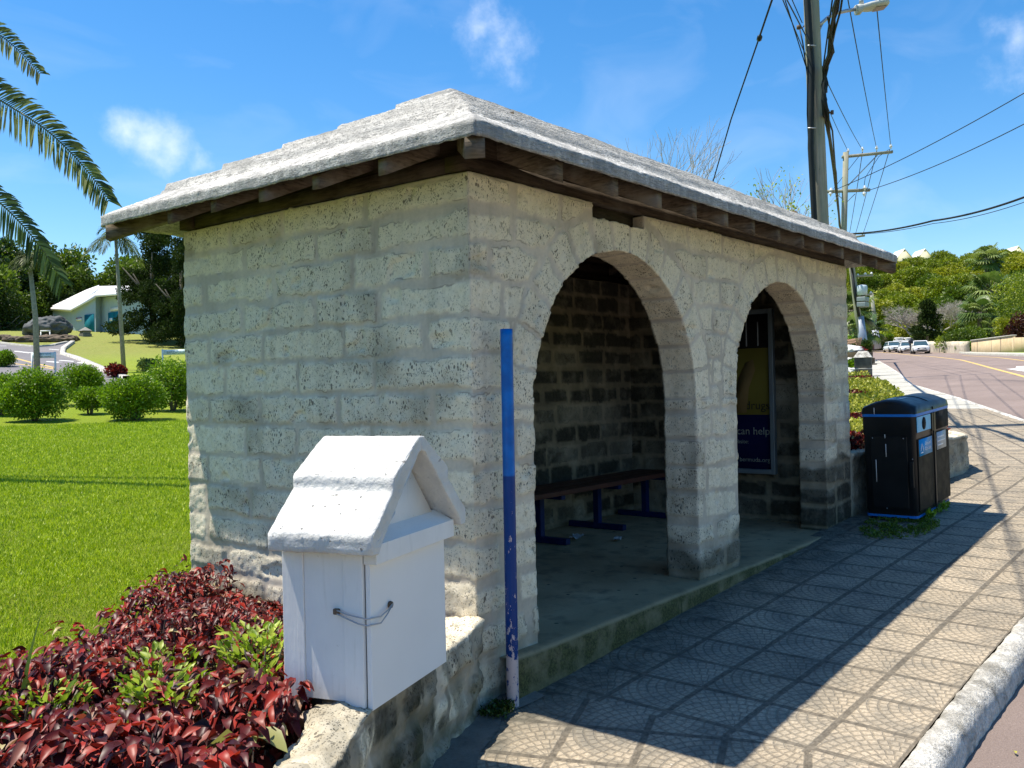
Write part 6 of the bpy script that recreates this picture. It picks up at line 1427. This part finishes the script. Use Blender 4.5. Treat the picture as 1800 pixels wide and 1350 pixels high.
def tan_wall():
    A0, B0 = A(1707.5, 618.5, 84), A(1781, 619.5, 75); A0[2] -= .3; B0[2] -= .3; zt0 = A(1707.5, 599.5, 84)[2]; zt1 = A(1781, 590.5, 75)[2]; e = empty('boundary_wall', A0, 'tan rendered wall with a pale coping beyond the far footpath', 'wall'); d = (B0-A0)[:2]; L_ = np.linalg.norm(d); d /= L_; n = np.array([-d[1], d[0]]); 
    TAN = mat('stained_tan_render', lambda g: g.bsdf(g.mix(g.mr(g.noise(g.map(g.geo(), (2.5, 2.5, .12)), 1.2, 4), .56, .66), g.mix(g.mr(g.noise(g.geo(), 2, 4), .3, .7), (.50, .38, .22), (.60, .47, .29)), (.17, .13, .09)), .9))
    def fr(s, t, z): q = d*s+n*t; return (q[0], q[1], z)
    mb = MB(); ht0 = zt0-A0[2]; ht1 = zt1-A0[2]; zb1 = B0[2]-A0[2]
    V = [fr(0, 0, -.3), fr(L_, 0, zb1-.3), fr(L_, .22, zb1-.3), fr(0, .22, -.3), fr(0, 0, ht0), fr(L_, 0, ht1), fr(L_, .22, ht1), fr(0, .22, ht0)]; mb.add(V, [(0, 3, 2, 1), (4, 5, 6, 7), (0, 1, 5, 4), (1, 2, 6, 5), (2, 3, 7, 6), (3, 0, 4, 7)]); mb.build('wall_panel', TAN, e)
    mb = MB(); V = [fr(-.05, -.06, ht0), fr(L_+.05, -.06, ht1), fr(L_+.05, .28, ht1), fr(-.05, .28, ht0), fr(-.05, -.06, ht0+.1), fr(L_+.05, -.06, ht1+.1), fr(L_+.05, .28, ht1+.1), fr(-.05, .28, ht0+.1)]; mb.add(V, [(0, 3, 2, 1), (4, 5, 6, 7), (0, 1, 5, 4), (1, 2, 6, 5), (2, 3, 7, 6), (3, 0, 4, 7)]); mb.build('coping', SLABM, e)
    mb = MB(); V = []; 
    mb.box((0, 0, 0), (.45, 2.6, ht1-zb1+.05)); V = [fr(L_+.0+x, -.10+y, zb1+z-.2) for x, y, z in mb.V]; mk('end_pier', V, mb.F, TAN, e)
tan_wall()
rw = [tuple(A(x, y, d)[:2]) for x, y, d in ((1640, 618, 97), (1662, 618, 92), (1684, 619, 88), (1705, 619, 85))]
o = rough_wall('rubble_wall', rw[::-1], .5, lambda x, y: float(pv(x, y))+.95, lambda x, y: float(pv(x, y))-.3, 'low pale rubble wall along the far footpath', 'wall', 1, lambda V, t, m, r: np.clip((fbm(V*2, 3, 5)-.45)*1.5, 0, .6), ds=.25, rows=7)
def stone_pier():
    p = A(1518, 661, 38.6); p[2] = float(pv(p[0], p[1])); e = empty('stone_pier', p, 'dark stone pier with a pale pyramid cap at the end of the far bed', 'stone pier', rz=rad(14)); s = .33; h = .80
    for k in range(2):
        mb = MB(); mb.box((-s, -s, -.2+k*.55), (s, s, .31+k*.47)); mb.build('block', simple('dark_mossy_stone%d' % k, (.085, .085, .07), .9, .45, 4, .5, 25), e, bevel=.02)
    mb = MB(); mb.box((-s*.97, -s*.97, .311), (s*.97, s*.97, .349)); mb.build('joint', simple('pale_mortar', (.5, .48, .42), .9), e)
    mb = MB(); z = .785; c = s*1.12; mb.add([(-c, -c, z), (c, -c, z), (c, c, z), (-c, c, z), (-c*.5, -c*.5, z+.27), (c*.5, -c*.5, z+.27), (c*.5, c*.5, z+.27), (-c*.5, c*.5, z+.27)], [(0, 3, 2, 1), (4, 5, 6, 7), (0, 1, 5, 4), (1, 2, 6, 5), (2, 3, 7, 6), (3, 0, 4, 7)]); mb.build('cap', KERB, e, bevel=.015)
stone_pier()
def rock(name, c, sx, sy, sz, label, seed, mt, rz=0, cat='rock'):
    bm = bmesh.new(); bmesh.ops.create_icosphere(bm, subdivisions=5, radius=1); V = np.array([v.co[:] for v in bm.verts]); F = [tuple(v.index for v in f.verts) for f in bm.faces]; bm.free()
    n = fbm(V*1.3+seed, 4, seed)-.5; n2 = fbm(V*4+seed, 4, seed+1)-.5; V = V*(1+n*.9+n2*.35)[:, None]; V[:, 2] = np.maximum(V[:, 2], -.5); V = V*np.array([sx, sy, sz]); o = mk(name, V, F, mt, smooth=True); o.location = tuple(c); o.rotation_euler = (0, 0, rz); tag(o, label, cat); return o
WROCK = simple('whitewashed_rock', (.60, .60, .57), .9, .3, 2, .4, 12)
rock('white_rock', A(1494, 640, 48)+[0, 0, -.1], .9, .8, .42, 'long whitewashed rock left of the stone pier', 3, WROCK); rock('white_rock', A(1497, 656, 41), .42, .4, .25, 'small whitewashed rock in the bed beside the stone pier', 7, WROCK); rock('white_rock', A(1494, 617, 56), 1.0, .7, .35, 'flat white rock on top of the dark retaining wall', 9, WROCK)
def planter():
    p = A(1512, 640, 55); p[2] -= .3; e = empty('timber_planter', p, 'dark stepped timber planter beside the leaning pole', 'planter', rz=rad(-25)); 
    for k in range(3): mb = MB(); mb.box((-.9+.12*k, -.5+.1*k, k*.34), (.85-.05*k, .5, .32+k*.34)); mb.build('timber', simple('brown_sleeper%d' % k, (.10, .075, .05), .9, .3, 4, .4), e, bevel=.02)
planter()
o = rough_wall('retaining_wall', [tuple(A(1484, 640, 52)[:2]), tuple(A(1507, 640, 50)[:2])], .4, lambda x, y: float(pv(x, y))+.55, lambda x, y: float(pv(x, y))-.3, 'dark low retaining wall under the white rocks', 'wall', 1, lambda V, t, m, r: np.full(len(V), .85), ds=.12, rows=8)
# lattice fence panel
def lattice():
    a, b = A(1487, 622, 60), A(1505, 620, 58); h = .9; e = empty('lattice_fence', a, 'brown lattice fence half hidden by the copper red shrub', 'fence'); d = b-a; L_ = np.linalg.norm(d[:2]); d = d/L_; 
    for k in range(-3, 12):
        for s in (1, -1):
            mb = MB(); p = d*(L_*k/9); q = d*(L_*(k+3*s if s > 0 else k-3)/9)+np.array([0, 0, h]); mb.tube([p, q], .025, 4); mb.build('lath', simple('lath_brown', (.28, .17, .12), .8) if 'lath_brown' not in bpy.data.materials else bpy.data.materials['lath_brown'], e)
lattice()
# far houses on the hilltop
def gable_house(px, d, yb, yt, w, label):
    c = A(px, yb, d); base = c.copy(); base[2] -= 4; e = empty('hilltop_house', base, label, 'house', rz=math.atan2(RT[1], RT[0])); zp = A(px, yt, d)[2]-base[2]; ze = zp-w*.62; mb = MB(); mb.prism([(-w/2, 0), (w/2, 0), (w/2, ze), (0, zp-.15), (-w/2, ze)], 0, 6, lambda p, q, t: (p, t, q)); mb.build('wall', simple('pale_yellow_wall', (.70, .66, .45), .8, .04), e)
    for s in (-1, 1):
        mb = MB(); x0, x1 = s*(w/2+.3), 0; mb.add([(x0, -.3, ze-.2), (0, -.3, zp), (0, 6.3, zp), (x0, 6.3, ze-.2), (x0, -.3, ze-.45), (0, -.3, zp-.25), (0, 6.3, zp-.25), (x0, 6.3, ze-.45)], [(0, 1, 2, 3), (4, 7, 6, 5), (0, 4, 5, 1), (2, 6, 7, 3), (0, 3, 7, 4)]); mb.build('roof_side', WHITE, e)
    mb = MB(); mb.box((-w*.12, -.05, ze*.7), (w*.12, .02, ze*.7+1.1)); mb.build('window', GLASSC, e)
gable_house(1590, 255, 452, 437, 4.6, 'pale yellow gabled house with a white roof on the hilltop, left one'); gable_house(1626, 258, 452, 437, 4.6, 'pale yellow gabled house with a white roof on the hilltop, right one'); gable_house(1790, 262, 452, 432, 4.2, 'white roofed house showing over the trees near the right picture edge')

# ------------------------------------------------------------------ cars
def car(base, heading, w, label, paint, suv=False, group=None):
    e = empty('car', base, label, 'car', group, rz=heading); L_, H_ = 2.3*w, (.86 if suv else .80)*w; hw = w/2      # x forward
    gc = .17*w/1.75; prof = [(-L_*.48, .30, .9), (-L_*.5, .55, .95), (-L_*.47, .80, .97), (-L_*.2, .86, 1), (L_*.12, .88, 1), (L_*.40, .80, .95), (L_*.485, .66, .88), (L_*.5, .45, .85), (L_*.48, .22, .84)]
    s = H_/1.45; V = []; F = []; sec = []
    xs = [(-.5, .55, .80, .84), (-.47, .20, .86, .93), (-.3, .16, .90, 1.0), (.0, .16, .90, 1.0), (.25, .16, .88, 1.0), (.40, .17, .82, .97), (.475, .20, .72, .90), (.5, .30, .60, .82)]
    n = 12
    for fx, z0, z1, kw in xs:
        for k in range(n):
            a = 2*math.pi*(k+.5)/n; y = hw*kw*math.copysign(min(1, abs(math.cos(a))*1.25), math.cos(a)); z = (z0+z1)/2+(z1-z0)/2*math.copysign(min(1, abs(math.sin(a))*1.25), math.sin(a)); V.append((fx*L_, y, z*s))
    m = len(xs); F = [(i*n+k, i*n+(k+1) % n, (i+1)*n+(k+1) % n, (i+1)*n+k) for i in range(m-1) for k in range(n)]+[tuple(range(n))[::-1], tuple(range((m-1)*n, m*n))]; mk('body', V, F, paint, e, smooth=True)
    def cab(nm, mtr, off, x0, x1, x2, x3, z0, z1, w0, w1):
        V = [(x0, -w0, z0), (x3, -w0, z0), (x3, w0, z0), (x0, w0, z0), (x1, -w1, z1), (x2, -w1, z1), (x2, w1, z1), (x1, w1, z1)]; mb = MB(); mb.add(V, [(0, 3, 2, 1), (4, 5, 6, 7), (0, 1, 5, 4), (1, 2, 6, 5), (2, 3, 7, 6), (3, 0, 4, 7)]); return mb.build(nm, mtr, e, bevel=.05)
    cab('windows', GLASSC, 0, -L_*.42, -L_*.33, L_*.06, L_*.25, .86*s, 1.40*s, hw*.93, hw*.74)
    cab('roof', paint, 0, -L_*.36, -L_*.33, L_*.05, L_*.09, 1.37*s, 1.45*s, hw*.79, hw*.70)
    for sg in (-1, 1): mb = MB(); mb.tube([(L_*.262, sg*hw*.93, .88*s), (L_*.075, sg*hw*.76, 1.40*s)], .035, 6); mb.build('pillar', paint, e)
    for fx in (-.32, .33):
        for sg in (-1, 1):
            r = .33*s; mb = MB(); mb.lathe([(r*.55, -.02), (r*.95, 0), (r, .05), (r, .19), (r*.95, .22), (r*.5, .2)], n=16); V = [(fx*L_+a, sg*(hw*1.0-.1)-sg*.11+b_*1.0*sg, r+c) for a, c, b_ in [(q[0], q[1], q[2]) for q in mb.V]]; wh = mk('wheel', V, mb.F, TYRE, e, smooth=True); mb = MB(); mb.lathe([(r*.62, .2), (r*.6, .225), (.02, .23)], n=12); V = [(fx*L_+a, sg*(hw-.1)-sg*.11+b_*sg, r+c) for a, c, b_ in mb.V]; mk('rim', V, mb.F, CHROME, wh)
    for sg in (-1, 1):
        mb = MB(); mb.add([(L_*.455, sg*hw*.88, .74*s), (L_*.497, sg*hw*.52, .66*s), (L_*.502, sg*hw*.52, .57*s), (L_*.475, sg*hw*.9, .62*s)], [(0, 1, 2, 3)]); mb.V = [(x+.03, y, z) for x, y, z in mb.V]; mb.build('headlight', LAMPG, e)
        mb = MB(); mb.box((L_*.20, sg*hw*1.0 if sg > 0 else -hw*1.16, .90*s), (L_*.24, sg*hw*1.16 if sg > 0 else -hw*1.0, 1.0*s)); mb.build('mirror', paint, e, bevel=.02)
    mb = MB(); mb.box((L_*.497, -hw*.5, .49*s), (L_*.515, hw*.5, .62*s)); mb.build('grille', BLACKP, e, bevel=.02); mb = MB(); mb.box((L_*.49, -hw*.62, .24*s), (L_*.512, hw*.62, .36*s)); mb.build('lower_intake', BLACKP, e, bevel=.02)
    mb = MB(); mb.box((L_*.514, -.24, .40*s), (L_*.522, .24, .50*s)); mb.build('number_plate', WTXT, e)
def cpos(px, py, d): c = A(px, py, d); c[2] = float(pv(c[0], c[1]))-.118; return c
hd = math.atan2(-.40, -.92)
car(cpos(1617.5, 621, 92), hd-.05, 1.52, 'white sport utility car, nearest of the three oncoming cars', CARW, True)
car(cpos(1594, 620, 98), hd-.02, 1.5, 'white hatchback in the middle of the three oncoming cars', CARW)
car(cpos(1570, 618, 104), hd+.12, 1.5, 'silver white car, farthest left of the three oncoming cars', CARS_)
def motorcycle():
    p = cpos(1602.5, 621, 93); e = empty('motor_scooter', p, 'scooter riding beside the nearest white car', 'scooter', rz=hd)
    for x in (-.55, .6): mb = MB(); mb.lathe([(.1, -.04), (.24, -.05), (.26, 0), (.24, .05), (.1, .04)], n=14); mk('wheel', [(a+x, c, b_+.26) for a, b_, c in mb.V], mb.F, TYRE, e, smooth=True)
    mb = MB(); mb.tube([(-.55, 0, .45), (-.2, 0, .62), (.25, 0, .35), (.5, 0, .75), (.42, 0, 1.0)], [.12, .15, .1, .1, .06], 8); mb.build('body', simple('scooter_cream', (.55, .5, .38), .4), e, True)
    mb = MB(); mb.tube([(.42, -.3, 1.02), (.42, .3, 1.02)], .02, 6); mb.build('handlebar', BLACKP, e)
    r = empty('rider', p+np.array([0, 0, .0]), 'person in dark clothes and helmet riding the scooter', 'person', rz=hd)
    me = bpy.data.meshes.new('person'); me.from_pydata([(-.25, 0, .78), (-.2, 0, 1.0), (-.12, 0, 1.28), (-.1, 0, 1.42), (-.08, 0, 1.58), (-.1, .2, 1.32), (.08, .3, 1.12), (.36, .27, 1.05), (-.1, -.2, 1.32), (.08, -.3, 1.12), (.36, -.27, 1.05), (-.22, .1, .76), (.18, .14, .72), (.2, .13, .34), (-.22, -.1, .76), (.18, -.14, .72), (.2, -.13, .34)], [(0, 1), (1, 2), (2, 3), (3, 4), (2, 5), (5, 6), (6, 7), (2, 8), (8, 9), (9, 10), (0, 11), (11, 12), (12, 13), (0, 14), (14, 15), (15, 16)], [])
    o = link('body', me, r); md = o.modifiers.new('s', 'SKIN'); rads = [.15, .15, .15, .06, .12, .08, .05, .04, .08, .05, .04, .1, .08, .055, .1, .08, .055]
    for v, q in zip(me.skin_vertices[0].data, rads): v.radius = (q, q)
    me.skin_vertices[0].data[0].use_root = True; sb = o.modifiers.new('u', 'SUBSURF'); sb.levels = 2; sb.render_levels = 2; me.materials.append(simple('dark_clothes', (.05, .05, .06), .8))
motorcycle()

# ------------------------------------------------------------------ left middle distance
def college_building():
    dA, dB, dC, dD = 97.5, 93.0, 90.5, 86.0
    def K(x, y, d): return A(x, y, d)
    base = K(128, 580, dB); base[2] -= .6; e = empty('college_building', base, 'pale blue single storey building with a white stepped roof and teal doors', 'building')
    WALLB = simple('pale_blue_wall', (.38, .48, .53), .85, .05, 1.5); RW = simple('bright_white_roof', (.85, .86, .88), .7, .03, 2); TEAL = simple('teal_door_paint', (.02, .20, .25), .95, .08, spec=.05)
    def quad(nm, pts, m, par=e, b=base): mb = MB(); mb.add([np.array(p)-b for p in pts], [tuple(range(len(pts)))]); return mb.build(nm, m, par)
    dn = np.array([0, 0, -2.0])
    A0, B0, C0 = K(93, 545, dA), K(127, 547, dB), K(168, 521, dC); D0 = K(300, 512, dD-3); 
    bA, bB, bC, bD = K(93, 578, dA)+dn, K(127, 580, dB)+dn, K(168, 584, dC)+dn, K(300, 592, dD-3)+dn
    back = FW*9*np.array([1, 1, 0])
    quad('wall', [bA, bB, B0, A0], WALLB); quad('wall', [bB, bC, C0, B0], WALLB)
    C1 = C0+FW*1.2*np.array([1, 1, 0]); bC1 = bC+FW*1.2*np.array([1, 1, 0]); quad('wall', [bC, bC1, C1, C0], WALLB); quad('wall', [bC1, bD, D0, C1], WALLB); quad('wall', [bA+back, bA, A0, A0+back], WALLB)
    # roof slabs with thickness
    def slab(nm, pts, t=.28):
        P = [np.array(p)-base for p in pts]; Q = [p-np.array([0, 0, t]) for p in P]; n = len(P); mb = MB(); mb.add(P+Q, [tuple(range(n)), tuple(range(n, 2*n))[::-1]]+[(i, n+i, n+(i+1) % n, (i+1) % n) for i in range(n)]); return mb.build(nm, RW, e)
    Rg = K(174, 503, dC+3.5); Rg2 = K(300, 500, dD+4)
    slab('roof', [K(89, 541, dA-.3), K(124, 543, dB-.6), K(169, 518, dC-.5), Rg, K(150, 512, dA+3)]); slab('roof', [K(168, 517, dC-.6), K(300, 508, dD-3.6), Rg2, Rg]); slab('roof_step', [K(92, 537, dA+.2), K(126, 537, dB+.4), K(172, 509, dC+1.0), Rg+[0, 0, .12], K(152, 509, dA+3)], .3)
    slab('roof_back', [Rg2, Rg, Rg+back, Rg2+back]); slab('roof_back', [K(89, 541, dA-.3), K(150, 512, dA+3), K(150, 512, dA+3)+back, K(89, 541, dA-.3)+back])
    def on_wall(pa, pb, t0, t1, z0, z1, nm, m, out=.06, par=e):
        d = (pb-pa); n = np.cross(d, [0, 0, 1.]); n /= np.linalg.norm(n); n = n if n@(CAM-pa) > 0 else -n
        P = [pa+d*t0, pa+d*t1]; pts = [(P[0][0], P[0][1], z0), (P[1][0], P[1][1], z0), (P[1][0], P[1][1], z1), (P[0][0], P[0][1], z1)]; mb = MB(); F_ = [np.array(p)+n*out-base for p in pts]; B_ = [np.array(p)-n*.02-base for p in pts]; mb.add(F_+B_, [(0, 1, 2, 3), (7, 6, 5, 4), (0, 4, 5, 1), (1, 5, 6, 2), (2, 6, 7, 3), (3, 7, 4, 0)]); return mb.build(nm, m, par)
    zt = lambda y, d: K(150, y, d)[2]
    g0 = zt(583, dC); on_wall(bB, bC, .56, .94, g0-.4, zt(552, dC), 'door', TEAL); on_wall(bB, bC, .60, .90, g0-.3, zt(553.5, dC), 'door_shade_panel', simple('teal_shadow', (.015, .14, .18), .95, spec=.05), .075)  # darker teal panel on the door paints the shade of its recess
    tD = lambda px: (px-168)/(300-168)
    for a, b in ((184.5, 195.8), (196.4, 208)): on_wall(bC1, bD, tD(a), tD(b), zt(586, dC)-.5, zt(550.5, dC), 'door', TEAL)
    on_wall(bC1, bD, tD(187.5), tD(193), zt(566, dC), zt(560.5, dC), 'notice', WTXT, .075); on_wall(bC1, bD, tD(189), tD(206), zt(548.5, dC), zt(543, dC), 'sign_board', WTXT, .08); on_wall(bB, bC, .20, .42, zt(561, dC), zt(557, dC), 'sign_board', WTXT, .07); on_wall(bB, bC, .20, .42, zt(557, dC), zt(555.7, dC), 'sign_header', simple('dark_red', (.2, .03, .03), .6), .08)
college_building()
BLD = simple('dark_grey_boulder', (.10, .105, .105), .95, .6, 1.6, .9, 6)
c_ = on(82, 591); o = rock('boulder', c_+[0, 0, .65], 1.9, 1.3, 1.15, 'big dark grey boulder on the grass bank in front of the building', 21, BLD, rz=math.atan2(RT[1], RT[0])); 
def white_frame():
    p = on(80, 596); e = empty('sign_hoop', p, 'small white hoop shaped sign frame in front of the big boulder', 'sign frame', rz=math.atan2(RT[1], RT[0]))
    for nm, lo, hi in (('post', (-.42, -.03, -.2), (-.34, .03, .62)), ('post', (.34, -.03, -.2), (.42, .03, .62)), ('top_rail', (-.42, -.031, .621), (.42, .031, .74))): mb = MB(); mb.box(lo, hi); mb.build(nm, WHITE, e)
white_frame()
def cairn():
    p = on(150, 591); e = empty('stone_marker', p, 'small grey stepped stone marker on the grass bank below the teal door', 'stone marker'); GS = simple('marker_stone', (.20, .20, .18), .9, .2, 4, .3)
    for r, z0, z1, nm in ((.40, -.2, .22, 'block'), (.34, .23, .40, 'block'), (.43, .41, .50, 'ledge')): mb = MB(); mb.box((-r, -r, z0), (r, r, z1)); mb.build(nm, GS, e, bevel=.03)
    mb = MB(); mb.add([(-.4, -.4, .5), (.4, -.4, .5), (.4, .4, .5), (-.4, .4, .5), (0, 0, .82)], [(0, 1, 4), (1, 2, 4), (2, 3, 4), (3, 0, 4)]); mb.build('pyramid_top', GS, e)
cairn()
def sign(name, px0, px1, yt, ym, d_, lines, label, extra=0):
    p0 = A(px0, yt, d_); p1 = A(px1, yt, d_); w = np.linalg.norm(p1-p0); h = (ym-yt)/FPX*d_; gz = float(ground(p0[0], p0[1])); b = np.array([p0[0], p0[1], gz]); e = empty(name, b, label, 'sign', rz=math.atan2(RT[1], RT[0])); z1 = p0[2]-gz; z0 = z1-h
    PB = simple('pale_blue_sign', (.62, .74, .78), .5, .03)
    for x in (-.03, w-.03): mb = MB(); mb.box((x, .0, -.2), (x+.07, .07, z1+.03)); mb.build('post', WHITE, e)
    mb = MB(); mb.box((.041, -.012, z0), (w-.031, -.002, z1)); mb.build('board', PB, e)
    n = len(lines)
    for i, s in enumerate(lines):
        hh = h/n; M = Matrix(((1, 0, 0, .10), (0, 0, -1, -.0135), (0, 1, 0, z1-hh*(i+.78)), (0, 0, 0, 1))); text('lettering', s, hh*.78, BTXT, e, M, .0005, wid=(w-.07)*extra if extra else (w-.07)*.80)
sg = on(75, 662); sign('parking_sign', 55.5, 96, 620, 630, depth(sg), ['\u2190 ALTERNATE PARKING', '\u2190 VISITORS PARKING'], 'pale blue two line parking sign on white posts beside the slender palm')
sg2 = on(300, 645); sign('campus_sign', 285, 350, 615, 624, depth(sg2)-3, ['\u2191 BERMUDA COLLEGE CAMPUS'], 'pale blue campus sign on white posts partly hidden behind the shelter wall', .9)
# access road of the college, draped on the bank
def drape(name, pts, mt, label, off=.05, sub=24):
    P = [on(*p)[:2] for p in pts]; c = np.mean(P, 0)
    bm = bmesh.new(); vs = [bm.verts.new((p[0], p[1], 0)) for p in P]; bm.faces.new(vs); bmesh.ops.triangulate(bm, faces=bm.faces[:]); 
    for _ in range(5):
        es = [e for e in bm.edges if e.calc_length() > 1.0]
        if not es: break
        bmesh.ops.subdivide_edges(bm, edges=es, cuts=1, use_grid_fill=False); bmesh.ops.triangulate(bm, faces=bm.faces[:])
    for v in bm.verts: v.co.z = float(ground(v.co.x, v.co.y))+off
    bm.normal_update(); me = bpy.data.meshes.new(name); bm.to_mesh(me); bm.free(); 
    for p in me.polygons: p.use_smooth = True
    me.materials.append(mt); o = link(name, me); tag(o, label, kind='structure'); return o
drape('access_road', [(-90, 597), (0, 604), (30, 608), (62, 611), (90, 609), (118, 603), (128, 603), (112, 616), (111, 625), (140, 634), (170, 647), (190, 657), (222, 668), (225, 690), (175, 696), (100, 690), (50, 684), (0, 678), (-90, 668)], ROAD2, 'grey access road running past the grass bank')
def gline(name, pts, w, h, mt, label, cat=None, kind='structure', z=.06):
    P = np.array([on(*p) for p in pts]); mb = MB(); Q = []
    for i in range(len(P)-1):
        for k in range(6): Q.append(P[i]*(1-k/6)+P[i+1]*k/6)
    Q.append(P[-1]); Q = np.array(Q); d = np.gradient(Q[:, :2], axis=0); d /= np.linalg.norm(d, axis=1)[:, None]; V = []; F = []
    for i, q in enumerate(Q):
        n = np.array([-d[i][1], d[i][0]]); gz = float(ground(q[0], q[1]))
        for s, zz in ((-w/2, gz-.1), (-w/2, gz+z+h), (w/2, gz+z+h), (w/2, gz-.1)): V.append((q[0]+n[0]*s, q[1]+n[1]*s, zz))
        if i: a = 4*i-4; F += [(a+k, a+k+1, a+k+5, a+k+4) for k in range(3)]
    o = mk(name, V, F, mt); tag(o, label, kind=kind); return o
gline('access_kerb', [(-60, 599), (0, 604), (30, 608), (62, 611), (90, 609), (118, 603)], .3, .1, SLABM, 'pale kerb on the far side of the access road'); gline('access_kerb', [(128, 603), (111, 615), (110, 624), (140, 634), (170, 647), (190, 657), (222, 668)], .32, .14, KERB, 'pale kerb round the foot of the grass bank')
gline('access_line', [(18, 629), (38, 634), (60, 640), (96, 648)], .16, .0, YLINE, 'yellow line on the access road', z=.065); gline('access_line', [(18, 640), (60, 645), (100, 651)], .14, .0, YLINE, 'second yellow line on the access road', z=.065); gline('access_line', [(-10, 609), (12, 609.5)], .14, .0, WLINE, 'white line by the far kerb of the access road', z=.065)
def acc_marks():
    for i, (x0, y0_, x1, y1_, w) in enumerate([(29, 618.5, 56, 622, .35), (88, 615, 106, 616.5, .2), (86, 637, 108, 639, .35), (107, 635, 133, 637, .25), (140, 639, 157, 641, .3), (170, 652.5, 182, 654, .3)]):
        gline('access_arrow', [(x0, y0_), ((x0+x1)/2, (y0_+y1_)/2), (x1, y1_)], w, 0, WLINE, 'white painted marking on the access road', z=.066)
acc_marks()
for i, (px, py, s) in enumerate([(8, 597, .5), (22, 600, .55), (50, 601, .6), (82, 600, .75), (104, 600, .8), (122, 598, .6)]):
    rock('bank_rock', on(px, py)+[0, 0, .1], s*1.5, s, s*.6, ['low brown grey rock at the left picture edge of the bank', 'brown grey rock in the grass edge, second from the left', 'brown grey rock below the left side of the boulder', 'brown rock directly below the white frame', 'wide brown rock below the right side of the boulder', 'brown rock at the right end of the rock ledge'][i], 40+i, simple('brown_bank_rock%d' % i, (.13, .10, .07), .95, .5, 2, .6, 8))
# undergrowth under the wood
for i, (a2, r_) in enumerate([(56.2, 103), (57.6, 104), (67.2, 108), (67.6, 103), (69.0, 102), (70.5, 100), (59.3, 112), (61, 113), (62.6, 112), (64.5, 112), (66, 111)]):
    x = CAM[0]+r_*math.cos(rad(a2)); y = CAM[1]+r_*math.sin(rad(a2)); tree('undergrowth', (x, y, float(ground(x, y))-3.0), 'wood%d' % (i % 3), 'tk', (.8, .8, .85), i*1.3, 'dark undergrowth bush at the foot of the wood behind the boulder', 'bush', 'undergrowth of the wood')
